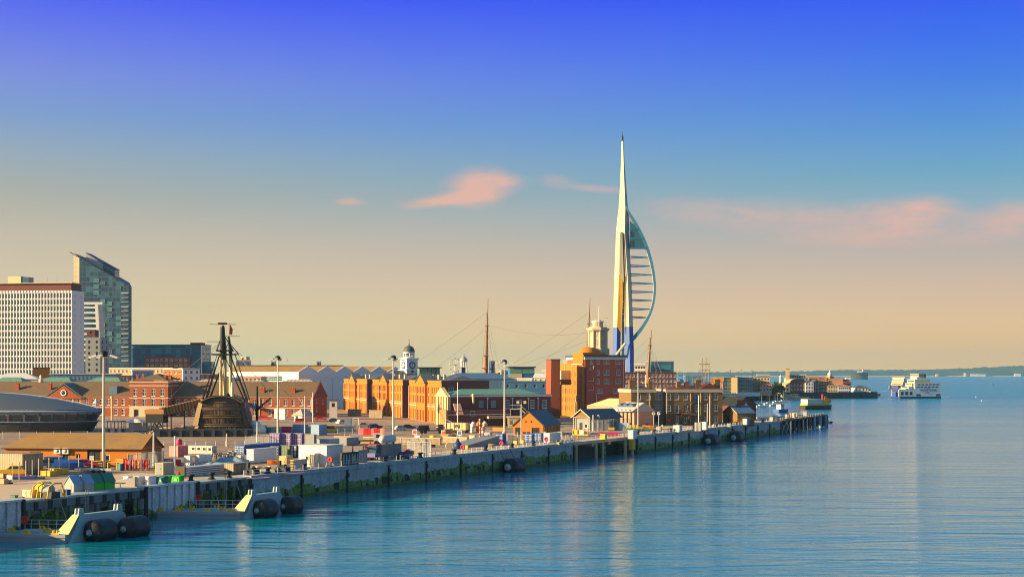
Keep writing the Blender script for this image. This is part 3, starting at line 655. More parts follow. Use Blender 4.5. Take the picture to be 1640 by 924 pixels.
b=MB();b.box(-.1,-.3,h-2.6,w,-.06,h-2.3,'frame_white');b.box(w*.3,-.25,0,w*.3+.5,-.06,h-2.6,'white_wall');b.box(w*.57,-.25,0,w*.57+.5,-.06,h-2.6,'white_wall');b.build('trim',t)
Y=735;t=thing('clock_tower','white clock tower with blue clock face, open lantern and grey dome','tower',(XX(655,Y),Y,QZ),.62)
Z=lambda py:ZZ(py,Y)-QZ;s=3.1
b=MB();b.box(-s,-s,0,s,s,Z(574),'white_wall');b.build('shaft',t)
band(t,2*s,2*s,Z(575.5),Z(573.4),'white',.5,(-s,-s));band(t,2*s,2*s,Z(593),Z(591.5),'white',.9,(-s,-s))
b=MB()
for dxy in((0,-1,0),(-1,0,0)):
 c=Vector(dxy)*(s+.02)+Vector((0,0,Z(585)))
 b.lathe(c,[(1.75,0),(1.75,.2),(1.25,.2),(1.25,.1)],'blue_dark',22,dxy);b.lathe(c,[(1.26,0),(1.26,.12),(0,.12)],'white',22,dxy)
 b.tube(c+Vector(dxy)*.16,c+Vector(dxy)*.16+Vector((0,0,1.0)),.09,'black',n=5);b.tube(c+Vector(dxy)*.16,c+Vector(dxy)*.16+Vector((.4,-.4,-.3))*abs(dxy[1])+Vector((0,.5,-.3))*abs(dxy[0]),.1,'black',n=5)
b.build('clock_face',t)
b=MB();b.lathe((0,-s-.02,Z(594.5)),[(.75,0),(.75,.1),(0,.1)],'blue_dark',14,(0,-1,0));b.build('round_window',t)
b=MB();b.lathe((0,0,Z(573.4)),[(2.7,0),(2.7,.8)],'white',8);b.lathe((0,0,Z(566)),[(2.75,0),(2.95,.4),(2.95,.7)],'white',8);b.build('lantern_deck',t)
for i in range(8):
 a=(i+.5)*math.pi/4;b=MB();b.tube((2.45*math.cos(a),2.45*math.sin(a),Z(573.4)+.8),(2.45*math.cos(a),2.45*math.sin(a),Z(566)),.4,'white',n=6);b.build('lantern_column',t)
b=MB();b.tube((0,0,Z(573.4)),(0,0,Z(566)),1.0,'blue_dark');b.build('lantern_core',t)
b=MB();zd=Z(564);b.lathe((0,0,zd),[(2.85,0),(2.8,1.0),(2.4,2.0),(1.6,2.8),(.6,3.2),(.3,3.5),(.25,4.4)],'slate',16);b.build('dome',t)
b=MB();b.tube((0,0,zd+4.3),(0,0,Z(543)),.18,'dark_metal',.08,6);b.ball((0,0,zd+5),.35,.35,.35,'tower_gold',8,6);b.box(-.6,-.05,Z(545.5),.6,.05,Z(545.5)+.14,'dark_metal');b.build('weather_vane',t)
b=MB();b.ext([(-s-7,4,Z(600)),(-s-7,-4,Z(600)),(-s-7,0,Z(594))],(14+12,0,0),'slate');b.build('ridge_roof',t)
t,w,h=blk('glass_pavilion','flat-roofed green glass box beside the clock tower','building',672,704,589.5,700,9,'glass_green',0,0,rz=.18,roof=('flat',1.1,'dark_metal'))
for i in range(6):b=MB();u=w*i/5;b.box(u-.09,-.14,0,u+.09,-.004,h,'dark_metal');b.build('mullion',t)
t,w,h=blk('glass_pavilion','flat-roofed box, green glass above and dark blue below, near the lamp mast','building',817,856,588.8,690,9,'cladding_blue',0,0,rz=.12,roof=('flat',.6,'dark_metal'))
b=MB();b.box(.2,-.12,h-2.7,w*.49,-.004,h-.1,'glass_green');b.box(w*.51,-.12,h-2.7,w-.2,-.004,h-.1,'glass_green');b.build('glazing',t)
b=MB();b.box(-.1,-.14,h-5.6,w*.49,-.005,h-2.75,'cream');b.build('panel',t)
blk('blue_roofed_shed','long blue slate roofed shed stretching behind the storehouses','warehouse',704,824,607,655,16,'slate_blue',rz=.02,roof=('hip',2.7,'slate_blue'))
blk('blue_roofed_shed','lower blue clad shed with two cream doors behind the green copper roof','warehouse',806,878,612,610,10,'cladding_blue',1,5,'cream_slot',.03,('flat',.2,'cladding_blue'))
blk('cream_house','cream gabled house beside the tall red chimney slab','house',855,879,604,640,9,'cream',1,3,'sash',-.2,('gx',1.4,'white'))
blk('cream_house','low cream flat-roofed house with three windows below the glass pavilion','house',828,852,607,650,8,'cream',1,3,'wide',-.1,('flat',.2,'white'))
blk('cream_house','small cream box behind the gabled cream house, by the red chimney slab','house',868,879,594,720,7,'cream',1,2,'sash',-.2,('flat',.2,'white'))
blk('office_block','small pale box just left of the glass pavilion near the lamp mast','building',795,803,594,720,6,'cream',1,1,'dark',-.2,None)
blk('office_block','small blue-grey box touching the lamp mast top line of roofs','building',803,816,592.5,730,6,'blue_pale',1,2,'blue',.2,None)
Y=900;t=thing('bell_tower','small silver capped bell tower with an arched opening, right of the big wheel','tower',(XX(742.5,Y),Y,QZ));Z=lambda py:ZZ(py,Y)-QZ
b=MB();b.box(-2.3,-2.3,0,-1.2,2.3,Z(588),'white_wall');b.box(1.2,-2.3,0,2.3,2.3,Z(588),'white_wall');b.box(-1.2,-.6,0,1.2,2.2,Z(588),'blue_dark');b.box(-2.7,-2.7,Z(588)+.01,2.7,2.7,Z(586.8),'white');b.build('arch',t)
for x_ in(-1.6,0,1.6):b=MB();b.tube((x_,-1.6,Z(586.8)),(x_,-1.6,Z(578.5)),.35,'white');b.build('column',t)
b=MB();b.tube((0,0,Z(586.8)),(0,0,Z(578.5)),1.5,'steel_light',n=12);b.lathe((0,0,Z(578.5)),[(2.4,0),(2.4,.6),(2.0,1.6),(1.1,2.4),(.5,2.8),(.5,4.0),(.15,4.4)],'steel',12);b.build('cap',t)
Y=1700;t=thing('ferris_wheel','pale big wheel, tiny above the blue roofs','ferris wheel',(XX(729.5,Y),Y,QZ),.5);zc=ZZ(584.5,Y)-QZ;rw=7.6
b=MB();pts=[(rw*math.cos(a*math.pi/12),0,zc+rw*math.sin(a*math.pi/12))for a in range(25)];b.path(pts,.32,'white',5);b.build('rim',t)
b=MB()
for a in range(12):b.tube((0,0,zc),pts[a*2],.13,'white',n=4)
b.build('spoke_lattice',t)
for a in range(12):b=MB();p=pts[a*2];b.ball((p[0],0,p[2]-.6),.7,.7,.8,'cream',8,5);b.build('gondola',t)
for sx_ in(-4,4):b=MB();b.tube((sx_,1,0),(0,.6,zc),.5,'white',.35,6);b.build('support_leg',t)
SA,SB=gY(551,714),gY(707,517);hs=ZZ(611.5,600)-QZ
def storehouse(pl,pr,label,depth,back_end=True):
 P0,P1=onl(SA,SB,pl),onl(SA,SB,pr);t,w=site('storehouse',label,'warehouse',P0,P1)
 f=[]
 n=max(8,int(w/3.0))
 for i in range(n):
  u=w*(i+.5)/n-.5
  f+=[(u,.2,1.0,4.0,'slot'),(u,6.6,1.0,2.7,'slot'),(u,10.1,1.0,2.4,'slot')]
 r=[(2.5,9.9,1.8,2.6,'blue'),(2.5,5.8,1.8,2.8,'blue'),(8,9.9,1.8,1.0,'blue'),(12,9.9,1.8,1.0,'blue')]
 walls(t,w,depth,hs,'brick_orange',front=f,right=[])
 b=MB();b.box(w+.004,-.02,0,w+.25,depth,hs+.9,'brick_dark');b.build('end_wall',t)  # shade on the end wall is painted in as darker brick
 for(u,z,a,c,sty)in r:link('window',wmesh(a,c,sty),t,(w+.252-.0,u,z),math.pi/2).location.x=w+.40
 for z,hh_,m,tk in((5.4,.34,'stone',.22),(6.2,.16,'brick_pink',.12),(hs-1.5,.3,'brick_orange',.35)):
  b=MB();b.box(-.05,-tk,z,w+.27,-.004,z+hh_,m);b.build('string_course',t)
 b=MB();b.box(-.05,-.12,hs+.004,w,.5,hs+.9,'brick_orange');b.build('parapet',t)
 uc=w*.46;b=MB();b.box(uc-7,-1.0,0,uc+7,-.005,hs-.2,'brick_orange');b.build('centre_bay',t)
 for i in range(5):
  for z,q in((.2,4.0),(6.6,2.7),(10.1,2.4)):link('window',wmesh(1.0,q,'slot'),t,(uc-5.9+i*2.7,-1.32,z))
 b=MB();b.ext([(uc-7.4,-1.3,hs-.15),(uc+7.4,-1.3,hs-.15),(uc,-1.3,hs+2.7)],(0,.9,0),'brick_orange');b.ext([(uc-7.9,-1.45,hs-.1),(uc,-1.45,hs+3.1),(uc+7.9,-1.45,hs-.1),(uc+7.9,-1.45,hs+.3),(uc,-1.45,hs+3.5),(uc-7.9,-1.45,hs+.3)],(0,4,0),'slate');b.build('pediment',t)
 for u in[0.3,w*.25,w*.7,w-.5]:b=MB();b.box(u-.3,-.35,0,u+.35,-.006,hs-1.6,'brick_pink');b.build('pilaster',t)
 for(a,c)in((.5,uc-8),(uc+8,w-.5)):
  if c-a>6:hip(t,c-a,depth-1.2,hs+.1,2.6,'slate',0,(a,.6),5)
 for k in range(5):b=MB();u=w*(.15+.16*k);b.box(u,3.2,hs+1.3,u+1.6,4.0,hs+3.0,'cream');b.build('dormer',t)
 return t,w
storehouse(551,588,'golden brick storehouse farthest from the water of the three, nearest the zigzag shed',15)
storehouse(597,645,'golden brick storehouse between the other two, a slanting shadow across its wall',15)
storehouse(655.5,707,'golden brick storehouse beside the green-roofed building, end wall darkened for shade',17)
# quay walls and the piled bays
def along(p,s,t=0.0,z=0.0):v=p+QU*s+QN*t;return Vector((v.x,v.y,z))
QR=math.atan2(QU.y,QU.x)
def qwall(pl,pr,label,m,joint,jw=.14,top=QZ+.03,pile='pile_mat'):
 p0,p1=qedge(pl,0),qedge(pr,0);L=(p1-p0).length
 t=thing('quay_wall',label,'quay wall',p0,QR)
 n=max(1,round(L/joint));st=L/n
 for i in range(n):
  b=MB();b.box(i*st+jw/2,0,-.8,(i+1)*st-jw/2,1.15,top,m);b.build('wall_panel',t)
 b=MB();b.box(0,-.2,top-.55,L,1.2,top+.14,m);b.build('coping',t)
 for i in range(n+1):
  b=MB();b.tube((i*st,-.14,-.8),(i*st,-.14,top-.56),.2,'timber_dark',n=8);b.build('pile',t)
  b=MB();b.box(i*st-.32,-.42,top-2.0,i*st+.32,-.36,top-1.2,'timber_dark');b.build('fender_block',t)
 return t,L
qwall(401,918,'long weed-stained concrete quay wall with dark joint piles','quay_concrete',15.5)
qwall(1019.5,1250,'concrete quay wall beyond the piled bay, running to the timber jetty','quay_concrete',14)
def sheet(pl,pr,label):
 p0,p1=qedge(pl,0),qedge(pr,0);L=(p1-p0).length;t=thing('sheet_pile_wall',label,'quay wall',p0,QR)
 b=MB();n=max(4,int(L/.9));st=L/n
 for i in range(n):
  d_=0 if i%2 else .28
  b.box(i*st+.003,-d_,-.8,(i+1)*st-.003,1.1,QZ,'sheet_steel')
 b.build('sheet_pile',t)
 b=MB();b.box(-.1,-.5,QZ+.003,L+.1,1.2,QZ+.28,'steel_light');b.build('capping_beam',t)
 for u in(0.05,L-.05):b=MB();b.tube((u,-.45,-.8),(u,-.45,QZ+.2),.3,'black',n=8);b.build('fender_pile',t)
sheet(-60,34,'pale steel sheet pile wall at the picture edge beside the near pontoon')
sheet(230,314,'pale steel sheet pile wall between the two open piled bays')
def piled(pl,pr,label,n):
 p0,p1=qedge(pl,0),qedge(pr,0);L=(p1-p0).length;t=thing('piled_deck',label,'quay deck',p0,QR)
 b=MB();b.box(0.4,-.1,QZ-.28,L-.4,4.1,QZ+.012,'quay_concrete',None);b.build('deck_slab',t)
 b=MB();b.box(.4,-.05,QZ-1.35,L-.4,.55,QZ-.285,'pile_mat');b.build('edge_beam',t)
 for i in range(n):
  u=L*(i+.5)/n
  b=MB();b.tube((u,.3,-.8),(u,.3,QZ-1.36),.33,'pile_mat',n=8);b.build('pile',t)
  b=MB();b.box(u+L/n*.3,-.22,QZ-1.5,u+L/n*.3+.7,-.054,QZ-.3,'timber_dark');b.build('fender_block',t)
 for u in(L*.3,L*.74):b=MB();b.tube((u,-.1,QZ-1.2),(u+1.6,-.15,.3),.09,'steel',n=6);b.build('brace',t)
 u=L*.5;b=MB()
 for dx_ in(-.25,.25):b.tube((u+dx_,-.3,.2),(u+dx_,-.3,QZ+.6),.05,'steel',n=5)
 for k in range(12):b.tube((u-.25,-.3,.4+k*.38),(u+.25,-.3,.4+k*.38),.03,'steel',n=4)
 b.build('ladder',t)
piled(35,228,'dark open piled deck behind the near pontoon',9)
piled(315,401,'dark open piled deck between sheet piling and the concrete wall',5)
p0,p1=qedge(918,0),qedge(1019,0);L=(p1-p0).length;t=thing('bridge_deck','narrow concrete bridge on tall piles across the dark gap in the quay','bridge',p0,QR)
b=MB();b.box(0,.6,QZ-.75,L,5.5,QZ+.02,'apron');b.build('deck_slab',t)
b=MB();b.box(.1,5.2,-.8,L-.1,5.35,QZ-.76,'black');b.build('dark_backing',t)  # black sheet stands in for the deep shade under the deck
for i in range(4):b=MB();u=L*(i+.3)/3.9;b.box(u-.9,.62,QZ-1.5,u+.9,5.4,QZ-.755,'tan');b.build('cross_beam',t)
for u,y_ in[(.06,.4),(.36,.4),(.46,.3),(.52,.9),(.83,.4),(.3,5),(.7,5)]:
 b=MB();b.tube((L*u,y_,-.8),(L*u,y_,QZ-1.51 if y_>.5 else QZ-.76),.42,'tan' if y_<.5 else 'pile_mat',n=10);b.build('pile',t)
for u in(.18,.62):b=MB();b.tube((L*u,2.5,.2),(L*u-3,3,QZ-.8),.25,'steel',n=7);b.build('brace',t)
b=MB();b.box(L*.88,-.9,1.3,L*.93,.2,QZ-.5,'yellow');b.tube((L*.905,-.4,-.8),(L*.905,-.4,1.3),.45,'tan',n=10);b.build('dolphin',t)
b=MB()
for i in range(17):u=L*i/16;b.tube((u,.8,QZ+.02),(u,.8,QZ+1.1),.05,'steel_light',n=5)
for z in(.55,1.1):b.tube((0,.8,QZ+z),(L,.8,QZ+z),.04,'steel_light',n=5)
b.build('railing',t)
for px in(971,1017):
 g=qedge(px)+QN*.75;t2=thing('bollard_box',f'yellow cube bollard on the bridge deck {"in mid span" if px < 1000 else "at its far end"}','bollard',g,QR)
 b=MB();b.box(-.7,-.7,.03,.7,.7,1.3,'yellow');b.build('body',t2)
 b=MB();b.box(-.78,-.78,1.302,.78,.78,1.42,'cream');b.build('cap',t2)
b=MB()
def strip(pl,pr,w0,w1,z,m):
 a,c=qedge(pl),qedge(pr);q=[a+QN*w0,c+QN*w0,c+QN*w1,a+QN*w1];b.face([(v.x,v.y,z)for v in q],m)
strip(401,917,1.2,11,QZ+.006,'apron');strip(1021,1249,1.2,22,QZ+.006,'apron');strip(-60,34,1.2,26,QZ+.006,'apron');strip(35,229,4.1,30,QZ+.006,'apron');strip(230,314,1.2,26,QZ+.006,'apron');strip(315,400,4.1,24,QZ+.006,'apron')
struct(b,'pavement')
def fender_parts(t,L,r,m='rubber',end='steel'):
 b=MB();n=14;prof=[]
 for i in range(n+1):
  u=i/n;x=-L/2+L*u;k=abs(2*u-1);rr_=r*(1-max(0,(k-.62)/.38)**2.2*.72);prof.append((rr_,x))
 b.lathe((0,0,0),prof,m,24,(1,0,0));b.build('body',t)
 b=MB()
 for s in(-1,1):b.lathe((s*L/2,0,0),[(r*.27,0),(r*.27,.12),(r*.12,.16),(r*.12,.4)],end,12,(s,0,0))
 b.build('end_fitting',t)
FEN=[]
for px,py,r,L_,lab,off in[(808,757,2.0,6.6,'black floating fender with a blue-grey end against the long concrete wall',2.4),(1127,718,2.2,6.4,'black drum fender against the far concrete wall, nearer of its two',2.5),(1168,712.5,2.2,6.6,'black drum fender against the far concrete wall, farther of its two',2.5)]:
 g=qedge(px,0)-QN*off
 t=thing('floating_fender',lab,'fender',(g.x,g.y,r*.55),QR,'fenders along the quay wall');fender_parts(t,L_,r)
 b=MB();b.lathe((-L_/2-.05,0,0),[(r*.4,0),(r*.4,.1),(0,.12)],'steel_light',12,(-1,0,0));b.build('end_plate',t)
 b=MB()
 for s in(-.8,.8):b.path([(s*L_/2,0,.3),(s*L_/2,-.9+off,2.2),(s*L_/2,off-.1,QZ-r*.55)],.07,'dark_metal',5)
 b.build('chain',t)
# two work pontoons with fender barriers
def pontoon(label,fl,fr,bar0,depth,group,blen=12.5):
 """fl, fr: the deck's near corners on the water; bar0: foot of the barrier"""
 d=Vector((fr.x-fl.x,fr.y-fl.y,0));w=d.length;rz=math.atan2(d.y,d.x)
 t=thing('work_pontoon',label,'pontoon',fl,rz)
 I=Matrix.Rotation(-rz,3,'Z');loc=lambda v:I@(Vector(v)-fl)
 qd=I@QU;hq=.95
 A,B_=Vector((0,0,0)),Vector((w,0,0));C=B_+qd*depth;D=A+qd*depth*.92
 b=MB();b.prism([(p.x,p.y)for p in(A,B_,C,D)],-.6,hq,'pontoon');b.build('hull',t)
 b=MB();b.prism([(p.x,p.y)for p in(A+Vector((-.12,-.14,0)),B_+Vector((.1,-.14,0)),B_+Vector((.1,-.004,0)),A+Vector((-.12,-.004,0)))],hq-.3,hq+.1,'steel');b.build('rubbing_strip',t)
 x0=loc(bar0);nrm=Vector((qd.y,-qd.x,0))
 pr=[x0,x0+qd*blen,x0+qd*(blen-1.6)+Vector((0,0,2.8)),x0+qd*(blen-2.4)+Vector((0,0,3.5)),x0+qd*2.0+Vector((0,0,3.5))]
 pr=[p-Vector((0,0,.55))if i<2 else p for i,p in enumerate(pr)]
 b=MB();b.ext(pr,nrm*.9,'pontoon_wall');bar=b.build('fender_barrier',t)
 b=MB();b.ext([x0+Vector((0,0,hq+.15))-qd*.02-nrm*1.4,x0+Vector((0,0,hq+.15))-qd*.02+nrm*.85,x0+qd*1.95+Vector((0,0,3.5))+nrm*.85,x0+qd*1.95+Vector((0,0,3.5))-nrm*.2],-qd*.16-Vector((0,0,-.02)),'canvas_gold');b.build('brace_plate',t)  # gold colour paints sunlight onto the sloping end plate
 for s in(2.3,blen-2.6):
  c=x0+qd*s+nrm*.45;b=MB()
  for k in(-.28,.28):b.ext([c+qd*-.55+nrm*(k-.09)+Vector((0,0,3.5)),c+qd*.55+nrm*(k-.09)+Vector((0,0,3.5)),c+qd*.4+nrm*(k-.09)+Vector((0,0,4.3)),c+qd*-.4+nrm*(k-.09)+Vector((0,0,4.3))],nrm*.18,'pontoon_wall')
  b.tube(c+nrm*-.5+Vector((0,0,3.95)),c+nrm*.5+Vector((0,0,3.95)),.16,'canvas_gold',n=8);b.build('lifting_lug',t)
 rr_=random.Random(int(w*10))
 sp_=[(.12,.3),(.3,.25),(.34,3),(.62,.3),(.66,3.4),(.88,.4),(.9,3.0),(.16,4),(.5,5.5),(.8,6)]
 for u,v in sp_:
  p=Vector((w*u,0,0))+qd*(v+.3);b=MB()
  b.box(-.55,-.25,hq,.55,.25,hq+.22,'yellow',Matrix.Translation(p));b.tube(p+Vector((-.25,0,hq+.2)),p+Vector((-.25,0,hq+.6)),.17,'yellow',n=8);b.tube(p+Vector((.25,0,hq+.2)),p+Vector((.25,0,hq+.6)),.17,'yellow',n=8)
  b.build('mooring_bitts',t)
 b=MB();e0,e1=D+Vector((w*.03,0,0)),C+Vector((-w*.28,0,0));n=9
 for i in range(n+1):
  p=e0.lerp(e1,i/n);b.tube(p+Vector((0,0,hq)),p+Vector((0,0,hq+1.15)),.05,'steel_light',n=5)
 for z in(.6,1.15):b.tube(e0+Vector((0,0,hq+z)),e1+Vector((0,0,hq+z)),.05,'steel_light',n=5)
 b.build('railing',t)
 e0=A+qd*1.5+Vector((w*.04,0,0));b=MB()
 for i in range(5):p=e0+qd*i*1.3;b.tube(p+Vector((0,0,hq)),p+Vector((0,0,hq+1.0)),.05,'frame_white',n=5)
 b.tube(e0+Vector((0,0,hq+1)),e0+qd*5.2+Vector((0,0,hq+1)),.05,'frame_white',n=5);b.build('hand_rail',t)
 b=MB();p=Vector((w*.55,0,0))+qd*3;b.box(-1.4,-.7,hq,1.4,.7,hq+.35,'pontoon_wall',Matrix.Translation(p));b.build('hatch',t)
 return t
F1=Vector((XX(160,195),195,0));
fl,fr=gp(-70,866,0),gp(104,869,0)
pontoon('grey work pontoon with yellow bitts at the picture edge, a sloping barrier on its end',fl,fr,gp(103,868.5,0),9.0,'')
fl2,fr2=gp(236,829,0),gp(384,831,0)
pontoon('grey work pontoon with yellow bitts and rails in front of the sheet pile wall',fl2,fr2,gp(385,830.5,0),8.5,'',11.5)
for px,Y,r,lab in[(160,198,1.62,'black rubber fender roped to the nearest pontoon barrier, at its near end'),(213.5,202.6,1.62,'black rubber fender farther along the nearest pontoon barrier'),(423.5,229.8,1.55,'black rubber fender at the near end of the second pontoon barrier'),(465,236.6,1.55,'black rubber fender at the far end of the second pontoon barrier')]:
 t=thing('rubber_fender',lab,'fender',(XX(px,Y),Y+.4,1.15),QR+.06);fender_parts(t,4.7,r)
 b=MB()
 for k in range(6):a=k*math.pi/3;b.path([(-2.5,0,0),(-1.9,r*.8*math.cos(a),r*.8*math.sin(a))],.05,'steel',5)
 b.build('chain',t)
for g,lab in[(gp(40,850,.95),'red lifebuoy on a post at the near pontoon'),(gp(319,812,.95),'red lifebuoy on a post at the second pontoon')]:
 t=thing('lifebuoy',lab,'lifebuoy',g,-.3);b=MB();b.tube((0,0,0),(0,0,1.5),.05,'steel');b.build('post',t)
 b=MB();pts=[(.42*math.cos(a*math.pi/6),-.1,1.5+.42*math.sin(a*math.pi/6))for a in range(13)];b.path(pts,.16,'red',7);b.lathe((0,-.02,1.5),[(.4,0),(0,.02)],'red',12,(0,-1,0));b.build('ring',t)
# the timber jetty at the end of the quay
p0=qedge(1250.5,0);p1=Vector((XX(1324,628),628,0));jd=(p1-p0);JL=jd.length;ja=math.atan2(jd.y,jd.x);t=thing('timber_jetty','dark timber jetty on braced piles at the end of the concrete quay','jetty',p0,ja)
b=MB();b.box(.3,-.3,QZ-.5,JL,9.5,QZ+.1,'planks');b.build('deck',t)
for i in range(13):
 u=1.0+(JL-1.5)*i/12
 if 2<i<13:b=MB();b.box(u-1.6,-.45,-.5+.8*(i%2),u+1.3,-.31,QZ-.2,'timber_dark');b.build('fender_board',t)
 b=MB();b.tube((u,.3,-.8),(u,.3,QZ-.51),.38,'timber_dark',n=8);b.build('pile',t)
 b=MB();b.tube((u,8.5,-.8),(u,8.5,QZ-.51),.38,'timber_dark',n=8);b.build('pile',t)
st=(JL-1.5)/12
for i in range(2):
 u=.8+st*i*1.0
 b=MB();b.tube((u,-.2,.3),(u+st,-.2,QZ-.6),.17,'steel',n=6);b.tube((u,-.05,QZ-.6),(u+st,-.05,.3),.17,'steel',n=6);b.build('cross_brace',t)
b=MB()
for i in range(26):u=JL*(i+.3)/26;b.tube((u,.2,QZ+.1),(u,.2,QZ+1.2),.06,'frame_white',n=5)
for z in(.65,1.2):b.tube((.3,.2,QZ+z),(JL,.2,QZ+z),.05,'frame_white',n=5)
b.build('railing',t)
b=MB()
for u in(JL*.66,JL*.8,JL*.93):b.tube((u,-.75,-.8),(u,-.75,QZ-.2),.55,'blue_pale',n=10)
b.build('fender_pile',t)
for k,(px,py)in enumerate([(1300,682),(1311,678),(1322,675),(1330,676.5)]):
 g=gp(px,py,.3);tt=single((lambda q:(q.lathe((0,0,0),[(.5,-2.1),(1.15,-1.7),(1.3,0),(1.15,1.7),(.5,2.1)],'rubber',14,(1,0,.05)),q)[1])(MB()),'floating_fender',['black fender afloat at the foot of the timber jetty, nearest the quay','large black fender afloat midway along the jetty end','black fender afloat at the outermost pile of the jetty','flat dark float just off the tip of the jetty'][k],'fender',(g.x,g.y,.4),ja)
 if k==3:tt.scale=(.9,.7,.4)
# the sail tower
Y=920.0;tx=XX(997,Y);t=thing('sail_tower','very tall white sail-shaped tower on two blue legs with a ribbed curved wing','tower',(tx,Y,QZ))
X_=lambda px:XX(px,Y)-tx;Z_=lambda py:ZZ(py,Y)-QZ
def loft(b,secs,m_of,n=None,smooth=False):
 """skin through a list of closed plan sections (z, [(x, y)...])"""
 n=len(secs[0][1])
 for(za,a),(zb,c)in zip(secs,secs[1:]):
  for i in range(n):
   j=(i+1)%n;b.add([(*a[i],za),(*a[j],za),(*c[j],zb),(*c[i],zb)],[(0,1,2,3)],m_of(i,(za+zb)/2),smooth)
 b.face([(*p,secs[-1][0])for p in secs[-1][1]],m_of(0,secs[-1][0]))
def leg_sec(py,xl,xm,xr,y0,dep):
 return(Z_(py),[(X_(xl),y0+dep*.55),(X_(xm),y0),(X_(xr),y0+dep*.4),(X_(xr)-.3,y0+dep),(X_(xl)+.4,y0+dep)])
b=MB();S_=[leg_sec(372,987.5,1000.5,1008,0,9),leg_sec(350,989.5,1001,1008,0,8.4),leg_sec(334,991.5,1001.5,1006.5,.4,7),leg_sec(300,993.6,1000.3,1003.6,1,5),leg_sec(262,995.1,999,1001,1.6,3.6),leg_sec(225,996.1,998,998.9,2.2,2.2)]
loft(b,S_,lambda i,z:'tower_white' if i in(0,4)else 'tower_grey');b.build('shaft',t)  # left faces white as lit, the rest grey as painted shade
b=MB();b.tube((X_(997.4),3.2,Z_(225.3)),(X_(997.4),3.2,Z_(216)),.75,'dark_metal',.5,8);b.tube((X_(997.3),3.2,Z_(216)),(X_(997.3),3.2,Z_(211)),.16,'dark_metal',n=6);b.build('spire',t)
def col(i,z,zb):  # leg colours carry light: paler on left faces, shaded tones on the others
 if z<zb:return('tower_blue_light','tower_blue_shade','tower_blue_shade','tower_blue_shade','tower_blue_light')[i]
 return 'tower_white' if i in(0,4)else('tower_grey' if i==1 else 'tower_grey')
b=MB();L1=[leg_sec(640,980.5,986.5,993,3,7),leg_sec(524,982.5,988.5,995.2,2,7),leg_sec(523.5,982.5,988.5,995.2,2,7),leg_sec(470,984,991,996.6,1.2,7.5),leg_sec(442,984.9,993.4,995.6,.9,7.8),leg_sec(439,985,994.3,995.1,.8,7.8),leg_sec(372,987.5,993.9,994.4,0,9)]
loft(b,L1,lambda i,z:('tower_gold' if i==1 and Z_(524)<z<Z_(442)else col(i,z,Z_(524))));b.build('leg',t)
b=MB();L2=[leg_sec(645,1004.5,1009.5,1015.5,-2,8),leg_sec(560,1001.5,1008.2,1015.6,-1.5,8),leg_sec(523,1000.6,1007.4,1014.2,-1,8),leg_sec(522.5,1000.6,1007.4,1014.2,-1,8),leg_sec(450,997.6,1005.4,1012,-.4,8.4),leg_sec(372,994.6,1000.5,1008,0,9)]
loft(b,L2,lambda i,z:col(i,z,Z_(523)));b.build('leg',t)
b=MB();b.ext([(X_(991.2),.1,Z_(439)),(X_(994.2),.2,Z_(440)),(X_(997.4),.3,Z_(452)),(X_(997.2),.5,Z_(485)),(X_(995.2),.9,Z_(534)),(X_(988.9),.5,Z_(523))],(0,.5,0),'tower_gold');b.build('gold_panel',t)
b=MB();b.ext([(X_(992.6),-.25,Z_(374)),(X_(996.6),-.25,Z_(374)),(X_(999.2),-.3,Z_(452)),(X_(997.6),-.3,Z_(452)),(X_(994.4),-.25,Z_(439.5)),(X_(991.6),-.25,Z_(438.5))],(0,.3,0),'tower_white');b.build('front_plate',t)
b=MB()
for py in(482,492,502,512):b.box(X_(995),3,Z_(py+1.6),X_(1002),6,Z_(py),'tower_grey')
b.box(X_(996.8),3.4,Z_(640),X_(1000.6),7,Z_(470),'glass_blue');b.build('lift_shaft',t)
b=MB();b.tube((X_(987),-1,Z_(568)),(X_(1001),-2,Z_(550)),.8,'tower_white',n=8);b.build('brace',t)
b=MB();b.box(X_(994.2),-.3,Z_(439),X_(994.65),-.24,Z_(374),'dark_metal');b.build('slot',t)
b=MB();b.ext([(X_(1005.2),-1.95,Z_(594)),(X_(1009.3),-2.3,Z_(600)),(X_(1010.3),-2.35,Z_(618)),(X_(1008),-2.15,Z_(617))],(0,.3,0),'tower_grey');b.build('chevron',t)
me=lattice_text('EMIRATES',3.2,'tower_blue_light',.03)
o=link('lettering',me,t,(X_(1012.9),-.62,Z_(604)),0);o.rotation_euler=(rad(90),-rad(90),rad(24))
bow=[(1003.8,330),(1011,343),(1022,360),(1033.5,383),(1042.5,408),(1048.6,436),(1050.8,462),(1048,487),(1041,508),(1030,527),(1021,539),(1014,547)]
wd=[3.4,4.6,5.8,6.4,6.2,5.6,5.0,5.0,5.6,6.4,7.2,8.0]
def spl(pts,n):
 out=[]
 for i in range(len(pts)-1):
  p0_,p1_,p2_,p3_=pts[max(i-1,0)],pts[i],pts[i+1],pts[min(i+2,len(pts)-1)]
  for k in range(n):
   u=k/n;out.append(tuple(.5*(2*p1_[c]+(p2_[c]-p0_[c])*u+(2*p0_[c]-5*p1_[c]+4*p2_[c]-p3_[c])*u*u+(3*p1_[c]-p0_[c]-3*p2_[c]+p3_[c])*u**3)for c in range(len(p1_))))
 out.append(tuple(pts[-1]));return out
bp=spl([(a,c,w_)for(a,c),w_ in zip(bow,wd)],4)
b=MB();pr_=None;n=len(bp)
